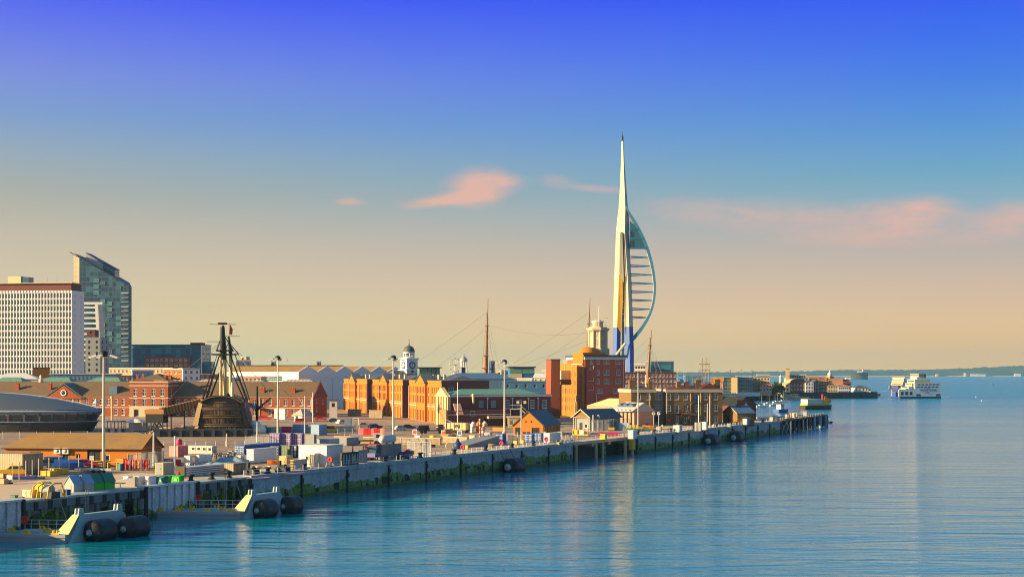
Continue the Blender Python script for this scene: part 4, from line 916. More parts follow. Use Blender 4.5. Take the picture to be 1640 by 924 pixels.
for i,(px,py,w_)in enumerate(bp):
 q0,q1=bp[max(i-1,0)],bp[min(i+1,n-1)];tx_,tz_=q1[0]-q0[0],-(q1[1]-q0[1]);ln=math.hypot(tx_,tz_);nx_,nz_=tz_/ln,-tx_/ln
 s_=Y/F;c=Vector((X_(px),1.5,Z_(py)));k=w_*.38*.62
 ins_=Vector((-abs(nz_)if False else nx_*-1,0,nz_*-1))
 if ins_.x>0:ins_=-ins_
 o_=c;in_=c+ins_*k*1.25
 ringp=[o_+Vector((0,-1.4,0)),o_+Vector((0,2.6,0)),in_+Vector((0,2.2,0)),in_+Vector((0,-1.0,0))]
 if pr_:
  for a in range(4):d_=(a+1)%4;b.add([pr_[a],pr_[d_],ringp[d_],ringp[a]],[(0,1,2,3)],'tower_white' if a==2 else 'tower_steel')
 pr_=ringp
b.face(pr_,'tower_steel');b.build('bow',t)
bowx=lambda py:next((bp[i][0]+(bp[i+1][0]-bp[i][0])*(py-bp[i][1])/(bp[i+1][1]-bp[i][1])for i in range(n-1)if bp[i][1]<=py<=bp[i+1][1]),1010)
for py in(411.5,425.5,439.5,453.5,467,480.5,494.5,508):
 b=MB();x1_=bowx(py)-4
 b.tube((X_(1010.5),2.4,Z_(py-1.2)),(X_(x1_),2.0,Z_(py+.3)),.42,'tower_steel',.3,6);b.tube((X_(1010.5),2.4,Z_(py+2)),(X_(x1_),2.0,Z_(py+.6)),.3,'tower_steel',.25,6);b.build('rib',t)
b=MB();b.ext([(X_(1009),.6,Z_(354)),(X_(1009),.6,Z_(398)),(X_(bowx(398)-3),.6,Z_(398)),(X_(bowx(380)-3),.6,Z_(380)),(X_(bowx(364)-3),.6,Z_(364))],(0,3,0),'glass_blue');b.build('viewing_deck',t)
for py,e_ in((366,2),(381,2),(396,3)):b=MB();b.box(X_(1009),.2,Z_(py+2.2),X_(bowx(py)-2),4,Z_(py),'tower_steel');b.build('deck_floor',t)
b=MB();b.box(X_(1009.2),.35,Z_(395),X_(1014.5),.58,Z_(386),'glass_dark');b.build('window',t)
b=MB();b.box(X_(1009.2),.35,Z_(379),X_(1013.5),.58,Z_(371),'glass_dark');b.build('window',t)
b=MB();b.lathe((X_(1003),4,0),[(20,0),(20,9),(17,11),(0,12)],'white_wall',20);b.build('podium',t)
# signal tower block
Z5=lambda py,Y:ZZ(py,Y)-QZ
A1=gY(937,588);A2=onl(A1,A1+Vector((.95,.313,0)),1001);A0=A1+Vector((-.313,.95,0))*30;OW=Vector((-.95,-.313,0))*.4
t,w=site('brick_tower_block','tall maroon brick block with white cornice, carrying the octagonal signal tower','building',A1,A2);h=Z5(572,590)
fl_=lambda*a:a
wins=[(3.3,h-4.0,1.8,1.6),(7.6,h-4.0,1.3,1.6),(10.5,h-4.0,1.3,1.6),(11.85,h-4.0,1.3,1.6)]
fx=lambda px:(onl(A1,A2,px)-A1).length
wins=[]
for py0,py1,cols in[(576.5,582.5,[(945,950),(956,960),(967,971.4),(972,976),(986,993.5)]),(592,600,[(956,960.5),(967,971.4),(972,976),(987,993.5)]),(607,614,[(956,960.5),(967,971.4),(972,976),(986,994)]),(622.5,629.5,[(956,960.4),(961,965),(982,988.5)])]:
 for a,c in cols:z0=Z5(py1,590);wins.append((fx(a),z0,max(fx(c)-fx(a),.9),Z5(py0,590)-z0,'sash'))
walls(t,w,20,h,'brick_maroon',front=wins,right=row(20,3,1.3,h-4.5,1.7)+row(20,3,1.3,h-8.5,1.7))
b=MB();ring(b,0,0,w,20,h-.9,h+.1,.35,'white');ring(b,-.36,-.36,w+.36,20.36,h+.103,h+.9,.3,'slate');b.box(-.3,-.3,h+.1,w+.3,20.3,h+.6,'slate');b.build('cornice',t)
b=MB()
for z in(h-5,h-9.5,h-13):b.box(0.9,-.7,z,3.4,-.1,z+.15,'frame_white');b.tube((3.3,-.6,z),(3.3,-.6,z+1.6),.07,'frame_white',n=5);b.tube((2.2,-.6,z),(2.2,-.6,z+.8),.06,'frame_white',n=5)
b.build('railing',t)
b=MB();b.tube((.3,-.2,0),(.3,-.2,h-1),.14,'dark_metal',n=6);b.tube((w-.7,-.2,0),(w-.7,-.2,h-1),.12,'frame_white',n=6);b.tube((4.6,-.5,0),(4.6,-.5,h-14.5),.28,'steel_light',n=8);b.build('drainpipe',t)
t,w=site('brick_wing','sunlit orange brick wing beside the maroon signal tower block, pointed arch doorway','building',A0+OW,A1+OW+Vector((-.313,.95,0))*.5);h2=Z5(583,605)
wn_=[x for f in range(5)for x in row(w*.58,8,.9,2.2+f*3.4,2.2,'cream_slot')]+[(w*.62+u,5.5+f*3.4,1.1,2.2,'cream_slot')for f in range(5)for u in(1,3.6,6.4,11)]+[(w*.72,.2,2.6,5.0,'arch')]
walls(t,w,10,h2+.2,'brick_orange',front=wn_)
b=MB()
for u in(.02,.3,.58,.985):b.box(w*u-.25,-.2,0,w*u+.25,-.005,h2,'tan')
b.build('pilaster',t)
b=MB();b.box(w*.62,-.3,h2+.21,w+.1,9,h2+4.4,'brick_orange');b.box(w*.62-.4,-.7,h2-.4,w+.2,-.31,h2+.1,'stone');b.lathe((w*.8,4.2,h2+4.41),[(4,0),(3.6,1.2),(2.4,2.0),(0,2.4)],'brick_orange',12);b.build('stair_turret',t)
b=MB();b.ext([(w*.7,-.35,.1),(w*.71,-.35,.1),(w*.71,-.35,5.4),(w*.755,-.35,7.4),(w*.8,-.35,5.4),(w*.8,-.35,.1),(w*.815,-.35,.1),(w*.815,-.35,5.6),(w*.755,-.35,8.6),(w*.695,-.35,5.6)],(0,.3,0),'stone');b.build('door_surround',t)
b=MB();b.box(w*.1,-5,h2-7.0,w*.52,-.02,h2-6.2,'timber');b.box(w*.18,-4,h2-6.19,w*.5,-.3,h2-2.6,'cream');b.build('balcony',t)
b=MB();b.box(0,2,h2+.21,w*.6,9,h2+2.0,'cladding_grey');b.build('plant_room',t)
P0,P1=gY(876.3,612),gY(881.5,578);t=thing('chimney_slab','tall plain red brick slab tower beside the sunlit orange wing','tower',P1,-.02);hc=Z5(577,580)
wch=XX(896.7,580)-XX(881.5,578)
b=MB();b.ext([(0,0,-.3),(wch,0.6,-.3),(wch,.6,hc),(.35,0,hc)],(-1.9,14,0),'brick_red');b.build('shaft',t)
b=MB();b.ext([(.2,-.15,hc+.01),(wch+.15,.45,hc+.01),(wch+.15,.45,hc+.5),(.2,-.15,hc+.5)],(-1.9,14.3,0),'brick_dark');b.build('capping',t)
Yt=600;base_z=Z5(566,596);t=thing('signal_tower','octagonal stone signal tower with a small lantern, on the roof of the maroon block','tower',(XX(957.5,Yt),Yt,QZ+base_z-1.2),rad(12));Zt=lambda py:ZZ(py,Yt)-QZ-base_z+1.2
def octa(b,r,z0,z1,m,n=8):b.lathe((0,0,0),[(r,z0),(r,z1)],m,n);b.sm[-n-2:]=[False]*(n+2)
b=MB();octa(b,4.8,.7,Zt(558),'stone');b.build('plinth',t)
b=MB();octa(b,3.55,Zt(558),Zt(528),'stone');b.build('shaft',t)
for i in range(8):a=(i)*math.pi/4;b=MB();b.tube((3.5*math.cos(a),3.5*math.sin(a),Zt(558)),(3.5*math.cos(a),3.5*math.sin(a),Zt(530)),.55,'stone',n=6);b.build('buttress',t)
for i in range(8):
 a=(i+.5)*math.pi/4
 for py in(552,538):o=link('window',wmesh(.95,1.7,'dark'),t,(3.34*math.cos(a)+.47*math.sin(a),3.34*math.sin(a)-.47*math.cos(a),Zt(py)),a+math.pi/2)
b=MB();octa(b,4.5,Zt(530),Zt(528),'stone');octa(b,4.9,Zt(528)+.003,Zt(526),'stone');b.build('cornice',t)
b=MB();octa(b,3.9,Zt(526),Zt(524),'stone');octa(b,2.2,Zt(524),Zt(516),'stone');octa(b,2.6,Zt(516),Zt(514.5),'canvas');octa(b,1.4,Zt(514.5),Zt(513),'stone');b.build('lantern',t)
for i in range(4):a=(i+.25)*math.pi/2-.6;o=link('window',wmesh(.9,1.2,'dark'),t,(2.1*math.cos(a)+.45*math.sin(a),2.1*math.sin(a)-.45*math.cos(a),Zt(522)),a+math.pi/2)
b=MB();b.tube((.3,0,Zt(513)),(.3,0,Zt(490)),.09,'frame_white',.05,5);b.build('flagpole',t)
b=MB();b.tube((3.6,1,Zt(524)),(3.6,1,Zt(506)),.06,'steel',n=4);b.tube((2.8,1,Zt(509)),(4.4,1,Zt(509)),.05,'steel',n=4);b.build('aerial',t)
# masts of the iron warship behind the buildings
def stays(b,a,c,r=.06,sag=0.0,n=6,m='rope_far'):
 a,c=Vector(a),Vector(c);pts=[a.lerp(c,i/n)-Vector((0,0,sag*4*(i/n)*(1-i/n)))for i in range(n+1)]
 for p,q in zip(pts,pts[1:]):b.tube(p,q,r,m,n=3,caps=False)
t=thing('sailing_warship','long black three-masted warship whose brown masts rise behind the buildings','ship',(0,0,0))
M1,M2,M3=Vector((XX(779,800),800,0)),Vector((XX(941,800),800,0)),Vector((XX(1037.5,790),790,0))
d=(M3-M1).normalized();nn=Vector((-d.y,d.x,0));s0,s1=M1-d*26,M3+d*26
hull=[s0+nn*0.3,s0+d*14+nn*6.5,s1-d*8+nn*6.5,s1+nn*3,s1-nn*3,s1-d*8-nn*6.5,s0+d*14-nn*6.5,s0-nn*.3]
b=MB();b.prism([(p.x,p.y)for p in hull],-.8,7.2,'black','timber');b.build('hull',t)
b=MB();b.prism([(p.x,p.y)for p in[s0+d*14+nn*6.6,s1-d*8+nn*6.6,s1-d*8+nn*6.52,s0+d*14+nn*6.52]],5,5.6,'white');b.build('gun_stripe',t)
def tall_mast(M,segs,tops,yards,lean=0.0):
 Ym=M.y;ax=lambda px:XX(px,Ym)
 b=MB()
 for(pxa,pya,pxb,pyb,r0,r1)in segs:b.tube((ax(pxa),Ym,ZZ(pya,Ym)),(ax(pxb),Ym,ZZ(pyb,Ym)),r0,'mast_brown',r1,8)
 m=b.build('mast',t)
 for(px,py,w_,th)in tops:b=MB();b.box(ax(px)-w_,Ym-1.6,ZZ(py,Ym),ax(px)+w_,Ym+1.6,ZZ(py,Ym)+th,'mast_brown' if w_<2.4 else 'mast_cream');b.build('fighting_top',m)
 for(px,py,hl)in yards:b=MB();b.tube((ax(px)-d.y*hl-0*hl,Ym-hl*.8,ZZ(py,Ym)),(ax(px)+d.y*hl,Ym+hl*.8,ZZ(py,Ym)),.3,'mast_brown',n=6);b.build('yard',m)
 return m
tall_mast(M1,[(777.5,640,778.2,570,1.45,1.15),(778.6,582,780,522,.85,.6),(780.2,530,781.6,477,.45,.15)],[(777.5,600.5,2.2,.5),(778.5,570,1.7,.4),(779.6,531,1.0,.3),(779.9,522,.9,.3),(776.5,590,1.6,.4)],[(777,599,3),(778.5,589,4)])
b=MB();c=M1+d*3;b.tube((c.x,c.y,7),(c.x,c.y,ZZ(578,800)),1.5,'blue_dark',n=12);b.build('funnel',t)
tall_mast(M2,[(940,640,941,560,1.35,1.05),(941,572,942.4,522,.8,.55),(942.6,530,944.9,476,.42,.15)],[(941,560,1.8,.4),(942.5,528,1.1,.3),(942.8,519,.9,.3)],[(941,563,4)])
tall_mast(M3,[(1036.6,660,1038,590,1.0,.9),(1038,600,1041,552,.7,.5),(1041.2,558,1043.6,528,.4,.15)],[(1037,613.5,2.8,.5),(1040.6,553.5,.9,.4),(1039.4,565,.6,.3)],[(1038,606,4)])
b=MB()
for M,pts,foot in[(M1,[(779,525),(779.6,500),(778.4,574)],[(-46,12),(-60,14),(-34,10)]),(M2,[(942.5,527),(944,500),(942,545)],[(-52,12),(-64,13),(-54,22)]),(M3,[(1041,555),(1041,540)],[(-26,12),(-34,14)])]:
 for(px,py),(du,z_)in zip(pts,foot):
  a=Vector((XX(px,M.y),M.y,ZZ(py,M.y)));c=M+d*du;stays(b,a,(c.x,c.y,z_),.055,1.2)
 a0_=Vector((XX(pts[0][0],M.y),M.y,ZZ(pts[0][1],M.y)));a1_=Vector((XX(pts[1][0],M.y),M.y,ZZ(pts[1][1],M.y)))
 for k in range(8):
  c=M+d*(-3+2.4*k)-nn*6.4;stays(b,a0_ if k%2 else a1_,(c.x,c.y,8),.06)
a=Vector((XX(780,800),800,ZZ(520,800)));c=Vector((XX(941,800),800,ZZ(533,800)));stays(b,a,c,.04,3)
b.build('rigging',t)
# the old wooden warship in its dock, stern towards us
SY_=426.0;t=thing('wooden_warship','old wooden warship seen from its galleried brown stern, three lower masts with thick black rigging','ship',(XX(354,SY_),SY_,QZ),rad(8))
Zs=lambda py,Y=SY_:ZZ(py,Y)-QZ
lev=[-4.5,-1.0,1.6,4.0,6.6,9.0]
def hullsec(y,k,up=0.0):return[(y,hw*k,z+up*(i/5.0))for i,(hw,z)in enumerate(zip((4.2,6.0,7.0,6.9,6.2,5.5),lev))]
secs=[hullsec(.6,.93,.6),hullsec(8,1.0),hullsec(22,1.12),hullsec(36,1.1),hullsec(46,.92,.4),hullsec(53,.5,1.2),hullsec(56,.05,2.0)]
b=MB()
for sa,sb in zip(secs,secs[1:]):
 for i in range(5):
  m='ship_brown' if i in(2,3)else 'black'
  for s in(-1,1):b.add([(s*sa[i][1],sa[i][0],sa[i][2]),(s*sb[i][1],sb[i][0],sb[i][2]),(s*sb[i+1][1],sb[i+1][0],sb[i+1][2]),(s*sa[i+1][1],sa[i+1][0],sa[i+1][2])],[(0,1,2,3)],m)
 b.face([(-sa[5][1],sa[5][0],sa[5][2]-.6),(sa[5][1],sa[5][0],sa[5][2]-.6),(sb[5][1],sb[5][0],sb[5][2]-.6),(-sb[5][1],sb[5][0],sb[5][2]-.6)],'timber')
b.face([(-x_,.6,z)for(_,x_,z)in secs[0]]+[(x_,.6,z)for(_,x_,z)in reversed(secs[0])],'ship_brown');b.build('hull',t)
def hw(z):return 7.0-max(0,z-2.2)*.20
yf=lambda z:-.2-.0+(z-2)*-.12
rows_=[(3.15,4.5),(5.55,6.75),(7.75,8.8)]
b=MB();zs_=[2.2,4.8,7.2,9.4]
for za,zb in zip(zs_,zs_[1:]):
 n=12
 for i in range(n):
  u0,u1=-1+2*i/n,-1+2*(i+1)/n;f_=lambda u,z:(u*hw(z),yf(z)+abs(u)**2.2*1.1,z)
  b.face([f_(u0,za),f_(u1,za),f_(u1,zb),f_(u0,zb)],'ship_brown')
b.build('stern_wall',t)
for za,zb in rows_:
 nw=9
 for i in range(nw):
  u0,u1=-.86+1.72*(i+.08)/nw,-.86+1.72*(i+.92)/nw;f_=lambda u,z,o=0.0:(u*hw(z),yf(z)+abs(u)**2.2*1.1-.06-o,z)
  b=MB();b.face([f_(u0,za),f_(u1,za),f_(u1,zb),f_(u0,zb)],'glass_dark')
  for k in range(4):
   u=u0+(u1-u0)*k/3;b.tube(f_(u,za,.03),f_(u,zb,.03),.05,'ship_ochre',n=4)
  b.tube(f_(u0,(za+zb)/2,.03),f_(u1,(za+zb)/2,.03),.03,'ship_ochre',n=4);b.build('stern_window',t)
for z,r_,m_ in[(2.3,.22,'ship_ochre'),(2.9,.12,'ship_ochre'),(4.75,.16,'ship_ochre'),(5.3,.13,'ship_ochre'),(7.0,.15,'ship_ochre'),(7.5,.12,'ship_ochre'),(9.0,.16,'ship_ochre')]:
 b=MB();b.path([(u/10*(hw(z)+.05),yf(z)+abs(u/10)**2.2*1.1-.12,z)for u in range(-10,11)],r_,m_,6);b.build('moulding',t)
b=MB();top=lambda u:9.4+1.7*(1-abs(u)**2.4);N_=14
for i in range(N_):
 u0,u1=-1+2*i/N_,-1+2*(i+1)/N_;w_=hw(9.4)+.2
 b.ext([(u0*w_,yf(9.4)-.1,8.85),(u1*w_,yf(9.4)-.1,8.85),(u1*w_,yf(9.4)-.1,top(u1)),(u0*w_,yf(9.4)-.1,top(u0))],(0,.9,0),'black')
b.build('taffrail',t)
b=MB();b.path([(u/10*(hw(9.4)+.25),yf(9.4)-.2,top(u/10)-.35)for u in range(-10,11)],.14,'ship_ochre',6);b.build('moulding',t)
b=MB()
for i in range(12):
 u0,u1=-1+i/6,-1+(i+1)/6;g_=lambda u,z,k:(u*7.1*k,-.1+abs(u)**2*1.1+(2.2-z)*.55,z)
 b.face([g_(u0,2.2,1),g_(u1,2.2,1),g_(u1,.9,.97),g_(u0,.9,.97)],'black');b.face([g_(u0,.9,.97),g_(u1,.9,.97),g_(u1,-4.4,.6),g_(u0,-4.4,.6)],'black')
b.build('counter',t)
me=lattice_text('VICTORY',1.0,'cream',.01);me.transform(Matrix.Diagonal((2.05,1,1,1)));o=link('lettering',me,t,(0,-.12,1.62),0);o.rotation_euler=(rad(118),0,0)
for px in(-4.4,-1.6,1.2,4.0):b=MB();b.tube((px,1.2,.8),(px*.9,2.6,-4.2),.14,'steel',n=5);b.build('support_strut',t)
b=MB();b.tube((-4.6,1.3,-.4),(4.2,1.3,-.4),.12,'steel',n=5);b.build('support_strut',t)
for s in(-1,1):
 b=MB()
 for za,zb,k in[(1.7,2.4,.55),(2.4,4.7,1.0),(4.7,7.1,.92),(7.1,9.0,.8),(9.0,9.9,.3)]:
  kk=k*1.25;b.ext([(s*(hw(za)-.5),-.3,za),(s*(hw(za)-.5),4.6,za),(s*(hw(za)+kk*.75),3.6,za),(s*(hw(za)+kk*.75),.5,za)],(-s*.4,0,zb-za),'ship_ochre' if s<0 else 'ship_brown')  # ochre paints the sunlit left gallery, brown the shaded right one
 b.build('quarter_gallery',t)
 for za in(3.1,5.5,7.6):b=MB();b.box(s*(hw(za)+.62)-.1,.8,za,s*(hw(za)+.62)+.12,3.3,za+1.2,'glass_dark');b.build('gallery_window',t)
Pm=lambda px,py,Y:Vector((XX(px,Y),Y,ZZ(py,Y)))-Vector(t.location)
I_=Matrix.Rotation(-rad(8),3,'Z');W_=lambda px,py,Y:I_@Pm(px,py,Y)
def lowmast(px,Y,py_top,py_cream,r,px_top=None):
 pt_=px if px_top is None else px_top
 b=MB();b.tube(W_(px,655,Y),W_(px,py_cream,Y),r,'mast_cream',r*.9,12);m=b.build('mast',t)
 b=MB();b.tube(W_(px,py_cream+.5,Y),W_(pt_,py_top,Y),r*.95,'black',r*.6,10);b.build('mast_head',m)
 b=MB();p=W_(px,py_cream,Y);b.box(p.x-2.6,p.y-2.2,p.z-.5,p.x+2.6,p.y+2.2,p.z-.1,'black');b.build('mast_top',m)
 return m
lowmast(353.5,440,585,566,.4);lowmast(360,458,521,560,.62,357);lowmast(369.5,482,539,566,.62,366)
b=MB();p=W_(357,560,458);b.tube(p+Vector((0,-.7,-3)),W_(356.5,521,458)+Vector((0,-.7,-.5)),1.0,'black',.7,8);q=W_(356.5,519.5,458);b.box(q.x-1.3,q.y-1.2,q.z,q.x+1.3,q.y+1.2,q.z+.5,'black');b.build('topmast',t)
for px,py,Y,hl in[(357,519.5,458,4.0),(349,547,445,3.2),(369,538.5,482,3.0)]:b=MB();p=W_(px,py,Y);b.tube(p-Vector((hl,0,0)),p+Vector((hl,0,0)),.09,'dark_metal',n=5);b.build('spreader',t)
b=MB();p=W_(367.3,537,482);b.tube(p,p+Vector((0,0,4)),.07,'mast_brown',n=5);b.ext([p+Vector((0,0,.4)),p+Vector((.9,.1,.1)),p+Vector((1.1,.1,2.0)),p+Vector((.2,0,3.6))],(0,.05,0),'red');b.build('flag',t)
def shrouds(pa,pb,nl,top_p,r=.15,rat=True):
 b=MB();feet=[Vector(pa).lerp(Vector(pb),i/(nl-1))for i in range(nl)]
 for f in feet:b.tube(f,top_p,r,'black',r*.8,4)
 if rat:
  for k in range(1,16):
   u=k/17;b.path([f.lerp(Vector(top_p),u)for f in feet],.045,'black',3)
 b.build('shroud_net',t)
def rail(s,y):return(s*6.2,y,9.0)
for s in(-1,1):
 shrouds(rail(s,10),rail(s,17),4,W_(353.5,568,440)+Vector((s*1.0,0,0)),.11)
 shrouds(rail(s,27),rail(s,36),6,W_(360,563,458)+Vector((s*1.3,0,0)),.22)
 shrouds(rail(s,46),rail(s,53),5,W_(369.5,566,482)+Vector((s*1.3,0,0)),.2)
 shrouds(W_(360,561,458)+Vector((s*2.4,-1,0)),W_(360,561,458)+Vector((s*2.4,1.5,0)),4,W_(356.8,533,458),.16)
 shrouds(W_(369.5,566,482)+Vector((s*2.3,-1,0)),W_(369.5,566,482)+Vector((s*2.3,1.5,0)),3,W_(366.5,548,482),.15)
b=MB();stays(b,W_(357,545,458),(-24,20,8),.07,0);stays(b,W_(357,545,458),(-18,14,7),.07,0);b.build('stay_rope',t);b=MB();stays(b,W_(367,552,482),(22,30,8),.08,0);stays(b,W_(367,552,482),(16,24,8),.1,0)
b.build('stay_rope',t)
b=MB();b.lathe((2.6,12,9.2),[(.35,0),(.5,2),(.45,4),(.2,5.5)],'canvas',10);b.build('furled_sail',t)
b=MB();b.tube((9.2,20,6.2),(13.6,12,10.0),.35,'black',.25,6);b.tube((9.5,20,-2),(9.5,20,13.5),.45,'black',.3,6);b.build('spar',t)
for q,(x_,y_,z_,r_)in enumerate([(9.4,6,2.4,1.5),(10.6,4,.9,1.9)]):
 b=MB();b.ball((0,0,0),r_*1.1,r_*1.4,r_*.9,'canvas',12,7);single(b,'sheeted_boat',['white sheeted bundle hung high on the warship side','larger white sheeted bundle low beside the warship stern'][q],'sheeted gear',Vector(t.location)+Matrix.Rotation(rad(8),3,'Z')@Vector((x_,y_,z_)))
dk=thing('dock_wall','dark stained stone wall of the dry dock under the warship stern','dock wall',gY(246,408),math.atan2(4,60));Ld=XX(402,408)-XX(246,408)
b=MB();b.box(0,0,-.3,Ld,1.6,1.8,'stone_dark');b.build('wall',dk)
b=MB();b.box(-.1,-.2,1.803,Ld+.1,1.8,2.15,'stone_dark');b.build('coping',dk)
for i in range(9):b=MB();u=Ld*(i+.5)/9;b.box(u-.3,-.45,0,u+.3,-.003,1.8,'stone_dark');b.build('buttress',dk)
b=MB();b.face([(v.x,v.y,QZ+.008)for v in(gY(200,470),gY(246,410),gY(404,410),gY(430,500),gY(240,500))],'stone_dark');struct(b,'path')
g=gY(233,424);t2=thing('gangway_hut','black timber hut on a trestle with a tan top, left of the warship','hut',g,-.1);wh_=XX(262,424)-XX(233,424)
zb_,zm_,zt2=ZZ(677,424)-QZ,ZZ(663,424)-QZ,ZZ(655.5,424)-QZ
b=MB();b.box(0,0,zb_,wh_,4.5,zm_,'timber_dark');b.build('cabin',t2)
b=MB();b.box(-.2,-.2,zm_+.01,wh_+.2,4.7,zt2,'timber_orange');b.build('top_cover',t2)
for a,c in((0.2,wh_/2),(wh_-.2,wh_/2),(.2,.2),(wh_-.2,wh_-.2)):b=MB();b.tube((a,.3,-.2),(c,.3,zb_),.18,'black',n=6);b.build('trestle_leg',t2);b=MB();b.tube((a,4,-.2),(c,4,zb_),.18,'black',n=6);b.build('trestle_leg',t2)
a,c=Vector((XX(259,425),425,ZZ(659.5,425))),Vector((XX(319,431),431,ZZ(645,431)));b=MB();dv=(c-a);up=Vector((0,0,1));sd_=dv.cross(up).normalized()
q4=[a+sd_*1.0-up*1.1,a-sd_*1.0-up*1.1,a-sd_*1.0+up*1.1,a+sd_*1.0+up*1.1]
t3=thing('covered_gangway','long orange boxed-in gangway sloping up to the warship','gangway',(0,0,0));b.ext(q4,dv,'timber_orange');b.build('tunnel',t3)
b=MB()
for i in range(13):p=a+dv*(i/12);b.box(-.12,-1.12,-1.2,.12,1.12,1.2,'timber',Matrix.Translation(p)@dv.to_track_quat('X','Z').to_matrix().to_4x4())
b.build('frame',t3)
for u in(.25,.6,.9):p=a+dv*u;b=MB();b.tube((p.x,p.y,QZ-.1),(p.x,p.y,p.z-1.2),.16,'timber_dark',n=6);b.build('support_leg',t3)
b=MB();rr=random.Random(5)
b.lathe((0,0,0),[(8.5,0),(7,.9),(4.5,1.7),(2,2.0),(0,2.1)],'brick_pink',14)
b.v=[(x*1.25,y*.5+rr.uniform(-.3,.3),z*rr.uniform(.7,1.15))for x,y,z in b.v];single(b,'rubble_mound','pinkish heap of timber and rubble under the sloping gangway','rubble',gY(290,432))
# the dark lens-shaped museum
Y=452;t=thing('museum_hall','dark timber lens-shaped museum hall with a grey shell roof','museum',(XX(-45,Y),Y,QZ),rad(-8));a_,c_=XX(176,Y)-XX(-45,Y),17.0
Zm=lambda py:ZZ(py,Y)-QZ
ell=lambda k,z,n=64:[(a_*k*math.cos(2*math.pi*i/n),c_*k*math.sin(2*math.pi*i/n),z)for i in range(n)]
def skin(b,rings,m,smooth=True):
 n=len(rings[0])
 for p,q in zip(rings,rings[1:]):
  for i in range(n):j=(i+1)%n;b.add([p[i],p[j],q[j],q[i]],[(0,1,2,3)],m,smooth)
b=MB();skin(b,[ell(.90,-.3),ell(.95,Zm(674))],'museum_wood');b.build('lower_wall',t)
b=MB();skin(b,[ell(.93,Zm(674)+.02),ell(.975,Zm(659))],'cladding_grey');b.build('upper_wall',t)
b=MB();skin(b,[ell(.96,Zm(673.5)),ell(.965,Zm(672.5)),ell(.97,Zm(672.5)),ell(.97,Zm(673.5))],'blue_pale');b.build('sill_band',t)
for i in range(9):
 an=-math.pi/2+.35+i*.13;x_,y_=a_*.962*math.cos(an),c_*.962*math.sin(an);x2,y2=a_*.962*math.cos(an+.115),c_*.962*math.sin(an+.115)
 b=MB();b.face([(x_,y_,Zm(672)),(x2,y2,Zm(672)),(x2*1.006,y2*1.006,Zm(660)),(x_*1.006,y_*1.006,Zm(660))],'glass_dark');b.face([(x_*1.001,y_*1.001-.02,Zm(672)),(x_*1.001+.5,y_*1.001-.02,Zm(672)),(x_*1.007+.5,y_*1.007-.02,Zm(660)),(x_*1.007,y_*1.007-.02,Zm(660))],'museum_wood');b.build('window',t)
b=MB();skin(b,[ell(.99,Zm(658.5)),ell(1.0,Zm(657)),ell(.985,Zm(655))],'blue_pale');b.build('eaves',t)
b=MB();hr=Zm(627)-Zm(655);skin(b,[ell(k,Zm(655)+hr*(1-k**1.8))for k in(.985,.9,.8,.68,.55,.42,.3,.2,.1,.02)],'museum_roof');b.build('roof',t)
b=MB();b.path([(a_*math.cos(u)*.99,c_*math.sin(u)*.4-3.2,Zm(655)+hr*(1-math.cos(u)**2)*.88+.45)for u in[math.pi*k/24 for k in range(1,24)]],.12,'blue_pale',5);b.build('roof_seam',t)
g=gY(197,445);t=thing('event_tent','small white domed event tent in front of the brick house arches','tent',g,-.1);wt=XX(229,445)-XX(197,445);zt_=ZZ(672,445)-QZ
b=MB();skin(b,[[(wt/2+wt*.52*k*math.copysign(abs(math.cos(2*math.pi*i/24))**.5,math.cos(2*math.pi*i/24)),2.5+2.6*k*math.copysign(abs(math.sin(2*math.pi*i/24))**.5,math.sin(2*math.pi*i/24)),2.5+(zt_-2.5)*(1-k**2)+.2)for i in range(24)]for k in(1.0,.8,.5,.2,.02)],'canvas');b.build('canopy',t)
for x_ in(0.1,wt/2,wt-.1):
 for y_ in(.2,4.8):b=MB();b.tube((x_,y_,0),(x_,y_,2.7),.1,'white',n=6);b.build('leg',t)
b=MB();b.box(.2,4.7,.1,wt-.2,4.78,2.5,'canvas');b.build('back_panel',t)
g=gY(171,440);t=thing('kiosk','open dark framed kiosk between the museum bow and white tent','kiosk',g,-.1)
b=MB();b.box(-.2,-.2,3.0,4.6,3.2,3.4,'blue_dark');b.build('roof',t)
for x_ in(0,2.2,4.3):
 for y_ in(0,3):b=MB();b.box(x_,y_,0,x_+.2,y_+.2,2.99,'black');b.build('post',t)
b=MB();b.box(.3,.3,0,4.1,2.8,1.1,'blue_dark');b.build('counter',t)
for px,py0,py1,lab in[(179,671,638,'tall cream flue pole between the museum bow and brick house')]:
 g=gY(px,520);b=MB();b.tube((0,0,0),(0,0,ZZ(py1,520)-QZ),.3,'cream',n=8);b.lathe((0,0,ZZ(py1,520)-QZ),[(.45,0),(.55,.6),(.3,.8)],'cream',8);single(b,'flue_pipe',lab,'flue',g)
g=gY(154,480);t=thing('satellite_dish','small white triangular dish poking above the museum roof edge','dish',(g.x,g.y,QZ));b=MB();b.tube((0,0,0),(0,0,ZZ(648,480)-QZ),.15,'steel',n=6);b.build('mast',t);b=MB();b.lathe((0,0,ZZ(646,480)-QZ),[(1.2,0),(.8,.5),(.1,1.6)],'white',10);b.build('dish',t)
